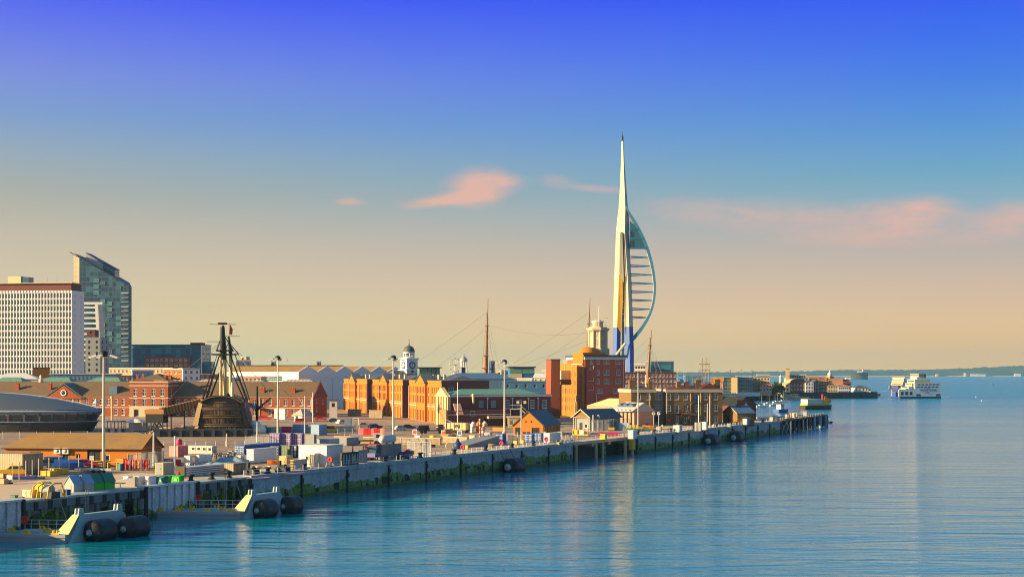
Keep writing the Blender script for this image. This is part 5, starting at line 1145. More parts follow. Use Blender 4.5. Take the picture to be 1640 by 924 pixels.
# stone-brown building by the quay
P0,P1=gY(1011,492),gY(1157,520);P0=gY(1011,500);P1=gY(1157,506)
t,w=site('brown_building','three-storey brown brick building with pale cornice, blue doors and tall chimneys near the quay edge','building',P0,P1)
h=ZZ(624,502)-QZ;fx=lambda px:(onl(P0,P1,px)-P0).length;xl,xr=fx(1049.5),fx(1067)
hol=lambda xs,z,hh_,ww=1.3,sty='sash':[(x,z,ww,hh_,sty)for x in xs]
z1,z2,z3=.7,4.7,8.5
walls(t,xl,16,h,'brick_brown',front=hol([2.0,5.4],z3,2.0)+hol([2.0,5.4],z2,2.0)+hol([5.4],z1,2.2))
walls(t,xr-xl-.02,12,h-.8,'cladding_grey',off=(xl+.01,3),front=hol([.4,1.9],z3,1.9,1.1)+hol([.4,1.9],z2,1.9,1.1)+hol([.6],z1,2.2,1.4,'dark_door'),name='recessed_wall')
w3=w-xr;X3=lambda px:fx(px)-xr
fr=hol([X3(1068.5),X3(1081),X3(1095),X3(1127.5),X3(1143.5)],z3,2.0)+hol([X3(1068.5),X3(1095),X3(1114),X3(1127.5),X3(1143.5)],z2,2.0)+hol([X3(1081),X3(1094),X3(1127.5),X3(1143.5)],z1,2.1)+[(X3(1113),z3-.8,1.15,2.8,'blue_door'),(X3(1081.5),z2-.7,1.15,2.6,'blue_door'),(X3(1113),.1,1.3,2.5,'blue_door')]
walls(t,w3,16,h,'brick_brown',off=(xr,0),front=fr,right=row(16,3,1.2,z3,2.0)+row(16,3,1.2,z2,2))
for a,c in((0,xl),(xr,w)):
 b=MB();ring(b,a,0,c,16,h-.9,h+.15,.3,'stone');b.build('cornice',t)
 b=MB();b.box(a-.05,-.05,h+.16,c+.05,16,h+.45,'brick_dark');b.build('parapet',t)
hip(t,xl-1,14,h+.3,1.1,'slate',0,(.5,1));hip(t,w3-1.4,14,h+.3,1.3,'brick_dark',0,(xr+.7,1))
for px,hh_ in((1015.5,3.0),(1045,2.5),(1091,2.4),(1104,2.5),(1122,3.0),(1153,3.2)):chimney(t,fx(px),3.0,h+.3,1.5 if hh_<3 else 1.9,1.4,hh_-.3,'brick_brown',2)
b=MB();u0=fx(1138);b.ext([(u0-3.6,1,h+.35),(u0+3.6,1,h+.35),(u0,1,h+2.3)],(0,9,0),'brick_dark');b.build('roof_gable',t)
b=MB()
for px in(1040,1067.5,1106,1122,1137):b.tube((fx(px),-.15,0),(fx(px),-.15,h-1),.1,'tan',n=6)
b.build('drainpipe',t)
b=MB();xa,xb,xc=fx(1079),fx(1089),fx(1113)
b.box(xa-.8,-1.6,z2-.95,xb,-.05,z2-.75,'dark_metal');b.box(xc-.6,-1.6,z3-1.0,xc+1.4,-.05,z3-.82,'dark_metal')
n=14
for i in range(n):u=i/n;b.box(xb+(xc-xb-.6)*u,-1.5,z2-.9+(z3-z2-.1)*u,xb+(xc-xb-.6)*(u+1/n)+.1,-.2,z2-.8+(z3-z2-.1)*u,'dark_metal')
for y_ in(-1.55,-.2):
 b.tube((xb,y_,z2+.2),(xc-.6,y_,z3+.1),.07,'dark_metal',n=5);b.tube((xa-.8,y_,z2+.2),(xb,y_,z2+.2),.06,'dark_metal',n=5);b.tube((xc-.6,y_,z3+.1),(xc+1.4,y_,z3+.1),.06,'dark_metal',n=5)
for x_ in(xa,xb,(xb+xc)/2,xc):b.tube((x_,-1.5,0),(x_,-1.5,z2-.9 if x_<=xb else z2+.6),.09,'dark_metal',n=5)
b.build('outside_stair',t)
b=MB();b.ext([(xb,-2.4,3.7),(xc+1.8,-2.4,2.9),(xc+1.8,-2.4,3.1),((xb+xc)/2,-2.4,4.4)],(0,2.38,0),'tile_brown');b.build('porch_roof',t)
b=MB()
for x_ in(xb+.5,(xb+xc)/2,xc+1.5):b.box(x_-.1,-2.3,0,x_+.1,-2.1,3.0,'timber')
b.build('porch_frame',t)
P0,P1=gY(1158,515),gY(1181,503);t,w=site('brick_shed','small red brick shed with a slate roof and blue door by the jetty','shed',P0,P1);h=ZZ(661,508)-QZ
walls(t,w,6.2,h,'brick_brown',front=[(w*.3,.1,1.6,2.2,'dark_door')],right=[(2.4,.2,2.2,2.3,'blue_door')]);gab(t,w,6.2,h,2.3,'slate_blue','brick_brown','y',.35,verge='cream')
chimney(t,w*.5,3.4,h+1.6,1.4,1.0,2.4,'brick_red',1)
P0,P1=gY(1178,547),gY(1211,557);t,w=site('dark_shed','dark maroon gabled hall with a white star emblem on its gable','shed',P0,P1);h=ZZ(648,553)-QZ
walls(t,w,8,h,'brick_dark',front=[(w*.45,.2,1.0,2,'dark_door')]);gab(t,w,8,h,ZZ(636,553)-ZZ(648,553),'timber_dark','brick_dark','y',.3)
b=MB();c=Vector((w*.5,-.06,h-.1));pts=[]
for i in range(8):a=i*math.pi/4;r=1.25 if i%2==0 else .5;pts.append(c+Vector((r*math.sin(a),0,r*math.cos(a))))
b.ext(pts,(0,.05,0),'white');b.tube(c+Vector((0,.02,-1.2)),c+Vector((0,.02,-1.8)),.12,'white',n=5);b.build('star_emblem',t)
# waterfront flats and quays beyond the basin
FL=[('apartment_block','red brick flats with blue balconies behind the last warship mast',1000,1083,597,840,20,'brick_dark',5,14,'sash',.06,('flat',.2,'brick_dark')),('glass_block','blue glass block rising behind the red brick flats',1043,1079,579.5,900,14,'curtain_blue',0,0,'blue',.1,('flat',.3,'steel')),('office_block','cream ribbed block between the sail tower and the blue glass block',1017,1034,584,890,10,'plaster',3,4,'slot',-.1,('flat',.3,'white')),('office_block','pale glazed block at the foot of the sail tower',998,1014,618,780,8,'white_wall',1,4,'dark',.1,('flat',.2,'white')),('office_block','blue roofed block with a cream side behind the tall ship masts',1098,1124,602,1150,14,'cladding_blue',1,6,'blue',0,('flat',.2,'blue_pale')),('glass_block','dark glass flats with curved bands left of the tan stair tower',1155,1171,605,1220,18,'curtain_dark',4,4,'teal',.1,('flat',.8,'cladding_grey')),('stair_tower','tan stair tower with a sunlit edge between dark glass flats',1171,1181,603.5,1215,10,'tan',0,0,'sash',-.25,('flat',.5,'dark_metal')),('glass_block','dark glass flats right of the tan stair tower',1181,1206,605,1222,18,'curtain_dark',5,7,'blue',.05,('flat',.3,'cladding_grey')),('apartment_block','stepped orange and cream flats with dark window rows beside the trees',1203,1233,604,1235,16,'tan',4,6,'dark',-.1,('flat',.4,'cladding_grey')),('apartment_block','lower brick red step of the stepped flats by the trees',1217,1236,615,1226,8,'brick_pink',2,4,'dark',-.1,('flat',.3,'brick_red')),('office_block','upper glazed storey of the stepped flats beside trees',1213,1232,600.5,1240,10,'cladding_grey',1,6,'blue',-.1,('flat',.4,'white')),('terrace_house','orange gabled houses with white windows behind the brown chimneys',1138,1158,611,1180,10,'brick_orange',2,6,'sash',-.25,('gx',3.2,'tile_orange')),('quay_shed','long low white quay shed above the dark piled wall',1182,1217,629.5,1175,8,'white_wall',0,0,'sash',.1,('flat',.2,'white')),('quay_shed','low cream quay shed behind the brick shed roofs',1157,1183,630.5,1170,8,'cream',0,0,'sash',-.1,('flat',.2,'white'))]
for r in FL:blk(r[0],r[1],{'terrace_house':'house','quay_shed':'shed','stair_tower':'tower'}.get(r[0],'building'),*r[2:])
b=MB();P0,P1=gY(1180,1188),gY(1253,1300);L=(P1-P0).length;t=thing('piled_wall','dark piled harbour wall below the white quay shed','quay wall',(P0.x,P0.y,0),math.atan2(P1.y-P0.y,P1.x-P0.x))
b.box(0,-3,3.6,L,.4,QZ+.1,'stone');b.build('deck',t)
for i in range(16):b=MB();u=L*(i+.5)/16;b.tube((u,-2.6,-.8),(u,-2.6,3.6),.5,'timber_dark',n=6);b.build('pile',t)
b=MB();b.box(0,-.3,-.8,L,.2,3.59,'timber_dark');b.build('dark_backing',t)
# trees
LEAF={}
def crown_mesh(seed,w_,h_,n=420,leaf=.8):
 rr=random.Random(seed);b=MB();cl=[(rr.uniform(-.36,.36)*w_,rr.uniform(-.36,.36)*w_,rr.uniform(.12,.82)*h_,rr.uniform(.2,.34))for _ in range(11)]
 for _ in range(n):
  c=rr.choice(cl);d=Vector((rr.gauss(0,1),rr.gauss(0,1),rr.gauss(0,1))).normalized()*rr.random()**.4*c[3]*w_;d.z*=.8
  p=Vector(c[:3])+d;a=Vector((rr.gauss(0,1),rr.gauss(0,1),rr.gauss(0,1))).normalized();q=a.cross(Vector((rr.gauss(0,1),rr.gauss(0,1),rr.gauss(0,1)))).normalized();s=leaf*rr.uniform(.5,1.2)
  b.face([p+a*s,p+q*s,p-a*s,p-q*s],'leaf')
 return b.mesh('crown')
def tree(px,Y,ytop,w_,label,group,seed):
 hh_=ZZ(ytop,Y)-QZ;t=thing('tree',label,'tree',gY(px,Y),seed,group);b=MB();b.tube((0,0,-.2),(.2,0,hh_*.5),.3,'timber',.15,7)
 for k in range(5):a=k*1.3;b.tube((.15,0,hh_*(.25+.05*k)),(math.cos(a)*w_*.3,math.sin(a)*w_*.3,hh_*(.5+.06*k)),.13,'timber',.05,5)
 b.build('trunk',t);link('crown',crown_mesh(seed,w_,hh_*.86,480,w_*.085),t,(0,0,hh_*.14));return t
for k,(px,Y,yt,w_,lab)in enumerate([(1239,1262,613,11,'broad dark tree next to the stepped orange flats'),(1246,1270,616,10,'middle tree of the dark clump, lower than its neighbours'),(1252,1285,618,9,'tree nearest the yellow beacon at the water'),(1233,1255,622,8,'small low tree under the stepped orange flats'),(1195,1180,628,7,'bushy light green tree behind the white quay shed')]):
 tree(px,Y,yt,w_,lab,'trees by the waterfront flats',21+k)
for k,(px,Y,yt,w_,lab)in enumerate([(1318,1400,607,9,'tree behind the dark narrow brick houses on the point'),(1388,1362,620,6,'small tree on the point by the white pier house')]):tree(px,Y,yt,w_,lab,'trees on the old point',41+k)
# the old point: houses on a sea wall
PT=[('warehouse','tall tan brick warehouse with a flat glazed top storey on the point',1263,1294,605.5,1345,18,'tan',3,7,'dark',.05,None),('terrace_house','narrow white gabled house with black window grid on the point',1290,1303,612.5,1318,12,'white',3,3,'dark',.12,('gy',2.0,'slate')),('terrace_house','dark brick house next to the narrow white gabled house',1303.4,1313,612,1320,12,'brick_dark',3,2,'sash',.12,('gy',2.2,'slate')),('terrace_house','dark narrow house with three floors and red roof on the point',1313.4,1325.5,611,1322,12,'brick_dark',3,3,'sash',.12,('gx',2.0,'tile_orange')),('brick_house','red roofed house behind the narrow dark brick houses',1297,1312,607,1360,12,'brick_red',2,3,'sash',0,('gx',2.2,'tile_orange')),('brick_house','red tiled house left of the cupola tower',1312,1324,607.5,1365,12,'brick_red',2,3,'sash',-.1,('gx',2.0,'tile_orange')),('public_house','cream corner pub with dark windows at the sea wall',1326,1342,617.5,1322,12,'cream',2,4,'dark',.05,('hip',2.2,'tile_orange')),('public_house','white two-storey pub with blue awning band at the sea wall',1342.6,1362,619,1322,12,'white',2,6,'dark',.05,('hip',2.4,'tile_orange')),('brick_house','long orange roofed house behind the cream corner pub',1328,1350,612.5,1352,14,'tan',1,5,'sash',-.12,('gx',3.0,'tile_orange')),('brick_house','dark maroon roofed house behind the white pub, farthest out on the point',1347,1363,614,1368,14,'brick_red',1,4,'sash',.2,('gx',3.6,'brick_dark')),('pier_house','white pier house with a dark hipped roof at the tip of the point',1369,1391,621,1340,10,'white',1,4,'dark',.1,('hip',2.4,'slate')),('brick_house','low tan house row right of the cupola tower',1334,1346,609,1392,10,'tan',1,4,'sash',0,('gx',1.6,'tile_brown'))]
for r in PT:blk(r[0],r[1],{'terrace_house':'house','brick_house':'house','public_house':'pub','pier_house':'house'}.get(r[0],'building'),*r[2:])
Y=1343;t=thing('glazed_storey','flat glazed top storey standing on the tan brick warehouse','roof storey',(XX(1265,Y),Y+2,ZZ(605.3,Y)));w=XX(1291,Y)-XX(1265,Y)
b=MB();b.box(0,0,0,w,12,2.6,'glass_dark');b.build('glazing',t);b=MB();b.box(-.6,-.6,2.61,w+.6,12.6,3.2,'canvas');b.build('roof',t)
for i in range(8):b=MB();u=w*i/7;b.box(u-.12,-.1,0,u+.12,-.003,2.6,'white');b.build('mullion',t)
t,w,h=blk('chimney_tower','square tan brick chimney tower on the point','tower',1259,1264.5,591,1342,4,'tan',roof=('flat',.15,'brick_brown'),rz=-.1)
P0,P1=gY(1265.5,1316),gY(1290,1320);t,w=site('gabled_house','dark brick house under a wide arched gable, flank coloured sunlit yellow','house',P0,P1);h=ZZ(614,1318)-QZ
walls(t,w,12,h,'brick_dark',front=[x for f in range(2)for x in row(w,5,1.2,2.6+f*3.6,1.8)],left=row(12,2,1.4,2.6,1.8)+row(12,2,1.4,6.0,1.8))
b=MB();n=14;arc=[(w/2-w/2*math.cos(math.pi*i/n),0,h+.01+4.3*math.sin(math.pi*i/n)**.7)for i in range(n+1)];b.ext(arc,(0,.5,0),'brick_dark');b.build('gable',t)
b=MB();b.ext([(x,.51,z-.05)for x,_,z in arc],(0,11.4,0),'tan');b.build('roof',t)
b=MB();b.box(-4.4,.4,0,-.02,12,h-1.5,'cream');b.ext([(-4.6,.3,h-1.5),(-.03,.3,h-1.5),(-.03,.3,h+1)],(0,12,0),'tan');b.build('sunlit_flank',t)  # cream and tan put sunlight into the colour of this flank
for z in(2.4,6):link('window',wmesh(1.3,1.8,'dark'),t,(-3,.24,z))
Y=1372;t=thing('cupola_tower','cream church tower with a small domed cupola over the red roofs','tower',gY(1329,Y),.5);Zc=lambda py:ZZ(py,Y)-QZ
b=MB();b.box(-2.4,-2.4,0,2.4,2.4,Zc(603.5),'cream');b.build('shaft',t);b=MB();b.box(-2.9,-2.9,Zc(603.5)+.01,2.9,2.9,Zc(602.3),'tile_orange');b.build('cornice',t)
b=MB();b.lathe((0,0,Zc(602.3)),[(2.0,0),(2.0,1.6),(2.3,1.7),(1.8,2.8),(.7,3.7),(.4,4.8),(0,5.6)],'white',8);b.build('cupola',t)
b=MB();b.tube((0,0,Zc(596)),(0,0,Zc(590)),.15,'white',.06,5);b.build('finial',t)
P0,P1=Vector((XX(1256,1304),1304,0)),Vector((XX(1405,1345),1345,0));P1=Vector((XX(1405,1330),1330,0));L=(P1-P0).length;t=thing('sea_wall','long dark stone sea wall under the old point houses','sea wall',P0,math.atan2(P1.y-P0.y,P1.x-P0.x))
b=MB();b.box(0,0,-.8,L,6,QZ+.15,'stone_dark');b.build('wall',t);b=MB();b.box(0,-.3,QZ+.16,L,.6,QZ+.9,'timber_dark');b.build('parapet',t)
for i in range(14):b=MB();u=L*(i+.5)/14;b.box(u-.5,-.5,-.8,u+.5,-.003,QZ,'timber_dark');b.build('buttress',t)
blk('pier_shed','open dark boat shed with white posts below the pier house','shed',1360,1388,628.5,1334,6,'timber_dark',rz=.08,roof=('flat',.3,'slate'))
# ships and boats
def hull_mb(L,B,zk,zd,m,bow=.3,stern=.85,deck=None,flare=.85,band=None):
 """a boat hull along +x with the bow at x = L"""
 b=MB();st=[0,.04,.3,.6,1-bow*.5,1-bow*.2,1.0];wk=[stern,stern*1.03,1,1,.78,.42,.02]
 up=[.1,.05,0,0,.12,.28,.42];S=[]
 for s_,k,u in zip(st,wk,up):
  y=B/2*k;S.append([(L*s_,y*flare*(.4 if k<.5 else 1),zk),(L*s_+(L*.015 if s_==1 else 0),y,zd*.55),(L*s_+(L*.03 if s_==1 else 0),y,zd+u*zd*.35)])
 for a,c in zip(S,S[1:]):
  for i in range(2):
   mm=(band if band and i==0 else m)
   b.add([a[i],c[i],c[i+1],a[i+1]],[(0,1,2,3)],mm);f_=lambda p:(p[0],-p[1],p[2]);b.add([f_(a[i]),f_(a[i+1]),f_(c[i+1]),f_(c[i])],[(0,1,2,3)],mm)
  b.face([(a[2][0],-a[2][1],a[2][2]-.1),(c[2][0],-c[2][1],c[2][2]-.1),(c[2][0],c[2][1],c[2][2]-.1),(a[2][0],a[2][1],a[2][2]-.1)],deck or m)
 b.face([(p[0],-p[1],p[2])for p in S[0]]+[(p[0],p[1],p[2])for p in reversed(S[0])],m);return b
def car_ferry(label,stern_c,ang,L,B,hh,word=None,lit=False):
 t=thing('car_ferry',label,'ferry',stern_c,ang)
 b=MB();b.prism([(0,-B/2),(L*.93,-B/2),(L,-B*.3),(L,B*.3),(L*.93,B/2),(0,B/2)],-.8,1.9,'blue_dark');b.build('hull',t)
 b=MB();z1,z2,z3,z4=1.9,hh*.30,hh*.64,hh*.80
 for s in(-1,1):
  ys=sorted((s*B/2,s*(B/2-.5)))
  b.box(0,ys[0],z1,L*.60,ys[1],z3,'white_wall');b.box(L*.60,ys[0],z1,L*.97,ys[1],z2*1.25,'white_wall')
 b.box(0,-B/2+.5,hh*.42,L*.62,B/2-.5,z3-.02,'white_wall');b.build('side_wall',t)
 b=MB();b.box(L*.60+.01,-B/2+.6,z1,L*.62,B/2-.6,z2*1.3,'black');b.box(.02,-B/2+.6,z1,.3,B/2-.6,z2*1.3,'black');b.build('car_deck_opening',t)
 b=MB();b.box(L*.955,-B*.28,1.4,L*1.0,B*.28,5.4,'blue');b.box(L*.955,-B*.28,5.41,L*1.002,B*.28,5.8,'red');b.build('bow_door',t)
 b=MB();b.box(L*.25,-B/2+.2,z3+.01,L*.60,B/2-.2,z4,'cream');b.box(L*.33,-B/2+1,z4+.01,L*.55,B/2-1,hh*.90,'plaster');b.box(L*.62,-B/2+.8,z2*1.3,L*.66,B/2-.8,z3,'cream');b.box(L*.66,-B/2+.6,z2*1.3,L*.74,B/2-.6,hh*.5,'plaster');b.box(L*.74,-B/2+1,z2*1.3,L*.80,B/2-1,hh*.42,'cream');b.build('superstructure',t)
 for(x_,z,m_)in((L*.74,hh*.45,1),(L*.66,hh*.57,.8),(L*.605,hh*.72,.2)):b=MB();b.box(x_+.01,-B/2+m_+.8,z,x_+.06,B/2-m_-.8,z+hh*.04,'glass_dark');b.build('window_band',t)
 b=MB();b.box(L*.40,-B/2-.6,hh*.905,L*.52,B/2+.6,hh*1.02,'white');b.box(L*.395,-B/2-.65,hh*.94,L*.525,B/2+.65,hh*.99,'glass_dark');b.box(L*.39,-B/2-.9,hh*1.021,L*.53,B/2+.9,hh*1.04,'orange');b.build('bridge',t)
 for x_ in(.30,.34):b=MB();b.lathe((L*x_,(-1 if x_<.32 else 1)*B*.28,z4+.01),[(1.3,0),(1.2,hh*.2),(1.0,hh*.22)],'blue',10);b.build('funnel',t)
 b=MB();b.tube((L*.45,0,hh*1.04),(L*.45,0,hh*1.2),.18,'dark_metal',n=6);b.tube((L*.45,-1.4,hh*1.14),(L*.45,1.4,hh*1.14),.12,'dark_metal',n=5);b.build('radar_mast',t)
 for s in(-1,1):
  for f,z in enumerate((hh*.46,hh*.56)):
   for k in range(6):
    b=MB();x_=L*(.05+k*.085+(.0 if f else .02));y_=s*(B/2+.03);b.box(x_,min(y_,y_-s*.05),z,x_+L*.06,max(y_,y_-s*.05),z+hh*.05,'glass_dark');b.build('window',t)
  for k in range(3):b=MB();x_=L*(.66+k*.1);y_=s*(B/2+.03);b.box(x_,min(y_,y_-s*.05),3.2,x_+L*.06,max(y_,y_-s*.05),6.0,'black');b.build('hull_opening',t)
  for k in range(2):b=MB();x_=L*(.02+k*.45);y_=s*(B/2+.03);b.box(x_,min(y_,y_-s*.05),2.2,x_+L*.10,max(y_,y_-s*.05),4.0,'blue_dark');b.build('hull_opening',t)
 b=MB();b.path([(L*x_,s*(B/2-.1),z3+1.2)for s,x_ in((-1,.25),(-1,.01),(1,.01),(1,.25))],.1,'white',5);b.build('railing',t)
 if word:
  me=lattice_text(word,3.1,'purple',.03);me.transform(Matrix.Diagonal((1.0,1,1,1)));o=link('lettering',me,t,(L*.30,B/2+.06,hh*.355),0);o.rotation_euler=(rad(90),0,rad(180))
  for z,sg in((hh*.45,1),(hh*.255,-1)):
   b=MB();b.path([(L*.36-4.6*q*.9+1,B/2+.08,z+sg*.45*math.sin(q*6.28))for q in[k/8 for k in range(9)]],.16,'magenta' if sg>0 else 'dark_metal',5);b.build('wave_motif',t)
 b=MB();rr=random.Random(9)
 return t
Y=1325;ca=math.radians(180-24)
ln=XX(1502,Y)-XX(1425,Y)
car_ferry('white car ferry with blue hull band and lettered flank, crossing the harbour mouth',(XX(1501,Y),Y,0),math.radians(180+14),ln*1.0,13.5,ZZ(598,Y)-1.0,'WIGHTLINK')
Y=1950;car_ferry('second white car ferry, sunlit, half hidden beyond the lettered ferry',(XX(1452,Y),Y+22,0),math.radians(180+62),40,16,ZZ(603.5,Y),None,True)
def wake(pts,label):
 b=MB();rr=random.Random(len(label))
 for(px,py,wx,wy)in pts:
  g=gp(px,py,0);n=9;b.face([(g.x+wx*math.cos(6.283*i/n)*rr.uniform(.7,1.2),g.y+wy*math.sin(6.283*i/n)*rr.uniform(.7,1.2),.05)for i in range(n)],'white')
 o=b.build('foam');o['kind']='stuff'
wake([(1429,638.5,4.5,6),(1424,638.2,3.5,5),(1512,635.5,5,4),(1506,635.8,4,3),(1412,626,6,8),(1418,626.2,5,8)],'bow foam')
for px,py,lab in[(1591,617,'tiny dark channel buoy alone on open water, right of the ferries'),(1563,636.5,'small white buoy on the near open water right of the ferry wake'),(1572,642.5,'white buoy nearest the camera on the open water'),(1608,602.8,'white speck of a sailing dinghy below the highest hills')]:
 g=gp(px,py,0);k=g.y/F;t=thing('buoy',lab,'buoy',g);b=MB();b.lathe((0,0,0),[(k*1.0,-.2),(k*1.1,k*.5),(k*.5,k*.9),(k*.25,k*2.0),(0,k*2.3)],'dark_metal' if px==1591 else 'white',10);b.build('float',t);b=MB();b.tube((0,0,k*2),(0,0,k*3.0),k*.12,'dark_metal',n=5);b.build('mast',t)
Y=980;t=thing('passenger_ferry','white passenger boat with a blue tail funnel seen over the brown building roof','ferry',(XX(1066,Y),Y,0),.1);L=XX(1113,Y)-XX(1066,Y)
hull_mb(L,6,-.5,6,'white',deck='white').build('hull',t);b=MB();b.box(1,-2.6,6,L*.75,2.6,ZZ(614,Y),'white');b.build('cabin',t);b=MB();b.box(1.2,-2.65,ZZ(617.5,Y),L*.74,-2.602,ZZ(616,Y),'glass_dark');b.build('window_band',t)
b=MB();x_=XX(1090,Y)-XX(1066,Y);b.ext([(x_+1.0,-.5,ZZ(616,Y)),(x_+3.4,-.5,ZZ(616,Y)),(x_+1.6,-.5,ZZ(607,Y)),(x_-.6,-.5,ZZ(607,Y))],(0,1.2,0),'blue');b.build('funnel',t)
Y=1000;t=thing('square_rigger','tall ship with two dark masts and yellow yards above the brown building','ship',(XX(1115,Y),Y,0),.05);L=XX(1140,Y)-XX(1115,Y)+8
hull_mb(L,6,-.5,5,'black',deck='timber',band='black').build('hull',t);xo=XX(1115,Y)
for px,pt_,hl in[(1124.9,573.5,3.6),(1130.6,571,3.4),(1135.5,583,0)]:
 b=MB();x_=XX(px,Y)-xo;b.tube((x_,0,3),(x_,0,ZZ(pt_,Y)),.42,'mast_brown',.2,7);m=b.build('mast',t)
 if hl:
  for py in(583,592,607.5,611):b=MB();k=hl*(1 if py<600 else 2.4);b.tube((x_-k*.8,-k*.3,ZZ(py,Y)),(x_+k*.8,k*.3,ZZ(py,Y)),.22,'yellow' if py>600 else 'mast_cream',n=6);b.build('yard',m)
b=MB();stays(b,(XX(1131,Y)-xo,0,ZZ(573,Y)),(XX(1150,Y)-xo,0,4),.06);stays(b,(XX(1125,Y)-xo,0,ZZ(575,Y)),(XX(1108,Y)-xo,0,4),.06);b.build('rigging',t)
def yacht(px,py,ytop,label,Lm=9,col='white',Yw=None):
 g=gp(px,py,0);t=thing('yacht',label,'yacht',g,.35,'yachts moored in the basin');hull_mb(Lm,Lm*.3,-.3,1.0,col,deck='cream').build('hull',t)
 b=MB();b.box(Lm*.25,-Lm*.1,.9,Lm*.6,Lm*.1,1.7,'white');b.build('cabin',t)
 b=MB();hm_=ZZ(ytop,g.y);b.tube((Lm*.5,0,.9),(Lm*.5,0,hm_),.1,'pole',.05,6);m=b.build('mast',t);b=MB();b.tube((Lm*.5,0,2.2),(Lm*.08,0,2.1),.16,'blue',n=6);b.build('boom',m)
 b=MB();stays(b,(Lm*.5,0,hm_),(Lm,0,1.4),.025);stays(b,(Lm*.5,0,hm_),(0,0,1.2),.025);b.build('rigging',t)
for px,py,yt,lab in[(1211,652,631,'yacht whose bare mast stands nearest the maroon hall'),(1224,648,632,'white yacht with a thick cream mast in the basin'),(1238,645,628,'yacht with the mast right before the trees in the basin'),(1247.5,644,626,'yacht with the tallest mast beside the yellow workboat'),(1233,650,634,'yacht between the thick cream mast and the tallest mast')]:yacht(px,py,yt,lab,8)
for px,Y,yt,lab in[(1086,985,590,'thin mast just right of the red brick flats'),(1095,990,595,'short thin mast behind the blue tail funnel'),(1109,985,600,'mast with a lamp hook before the blue roofed block')]:
 t=thing('yacht',lab,'yacht',(XX(px,Y)-5,Y,0),.2,'yachts beyond the brown building');hull_mb(10,3,-.3,1.2,'white',deck='cream').build('hull',t);b=MB();b.tube((5,0,1),(5,0,ZZ(yt,Y)),.12,'pole',.06,6);b.build('mast',t)
def workboat(label,px,py,L,ang,hull_c,cab_c,cat='workboat',hz_=2.0,name='workboat',roofc='red'):
 g=gp(px,py,0);t=thing(name,label,cat,g,ang);hull_mb(L,L*.32,-.5,hz_,hull_c,deck='steel').build('hull',t)
 b=MB();b.box(L*.22,-L*.11,hz_,L*.52,L*.11,hz_+2.6,cab_c);c=b.build('cabin',t);b=MB();b.box(L*.2,-L*.12,hz_+2.61,L*.54,L*.12,hz_+2.9,roofc);b.build('roof',c)
 for s in(-1,1):
  for k in range(3):b=MB();x_=L*(.25+.09*k);y_=s*(L*.11+.02);b.box(x_,min(y_,y_-s*.03),hz_+1.2,x_+L*.06,max(y_,y_-s*.03),hz_+2.1,'glass_dark');b.build('window',c)
 b=MB();b.box(L*.521,-L*.09,hz_+1.2,L*.53,L*.09,hz_+2.1,'glass_dark');b.build('windscreen',c)
 b=MB();b.tube((L*.4,0,hz_+2.9),(L*.4,0,hz_+6),.1,'dark_metal',n=6);b.build('mast',t)
 b=MB();b.tube((L*.06,-L*.12,hz_),(L*.06,-L*.12,hz_+1),.06,'white',n=5);b.path([(L*.06,-L*.12,hz_+1),(L*.2,-L*.15,hz_+1),(L*.6,-L*.15,hz_+1.1),(L*.85,-L*.06,hz_+1.5)],.06,'white',5);b.build('railing',t)
 return t
workboat('blue hulled workboat with a red deckhouse moored inside the jetty',1243,661,13,.9,'blue','white',roofc='red')
workboat('yellow workboat moored at the ramp of the old point',1258,639.5,20,.05,'yellow','cream',roofc='tan')
workboat('dark fishing boat off the pier house at the tip of the point',1388,634,15,.3,'blue_dark','white',roofc='white',name='fishing_boat',cat='fishing boat')
t=workboat('grey and yellow tug moored behind the jetty end',1284,656,24,.55,'dark_metal','canvas','tug',2.6,'tug','steel_light')
b=MB();b.box(2,-3,2.6,14,3,6.4,'steel_light');b.box(1.8,-3.2,2.6,14.2,3.2,3.6,'yellow');b.build('deckhouse',t)
b=MB();b.box(15,-2.2,2.8,20.5,2.2,6.0,'yellow');b.build('winch_house',t);b=MB();b.ball((21.5,0,5.2),2.0,1.8,1.8,'orange',12,8);b.build('lifeboat',t)
for x_,z_,c_ in((17,9.2,'red'),(19.5,8,'orange')):b=MB();b.tube((x_,0,5.5),(x_,0,z_),.6,c_,n=9);b.build('funnel',t)
b=MB();P0=gp(1252,640,0);b.ext([(0,0,-.3),(26,-16,-.3),(26,-16,.2),(0,0,4.4)],(5,6,0),'apron');single(b,'slipway','sunlit yellow ramp sloping from the point into the water','ramp',(P0.x,P0.y+6,0))
t=thing('beacon','slim cream harbour beacon standing before the dark trees','beacon',gY(1250,1300));b=MB();b.lathe((0,0,0),[(2.0,0),(1.6,6),(.9,12),(.7,ZZ(603.5,1300)-QZ)],'cream',10);b.build('column',t);b=MB();b.lathe((0,0,ZZ(603.5,1300)-QZ),[(.9,0),(.9,.5),(.5,1.2),(0,1.8)],'white',8);b.build('lantern',t)
for px,yt,lab in[(1170,593.5,'thin lamp post over the dark glass flats, left of three'),(1187,593.5,'thin lamp post over the dark glass flats, middle of three'),(1205,594,'thin lamp post over the orange flats roof')]:
 Y=1245;t=thing('lamp_post',lab,'lamp post',gY(px,Y),0,'lamp posts beyond the flats');hh_=ZZ(yt,Y)-QZ;b=MB();b.tube((0,0,0),(0,0,hh_),.2,'dark_metal',.14,6);b.build('post',t);b=MB();b.box(-1.4,-.2,hh_,1.4,.2,hh_+.3,'dark_metal');b.build('lamp',t)
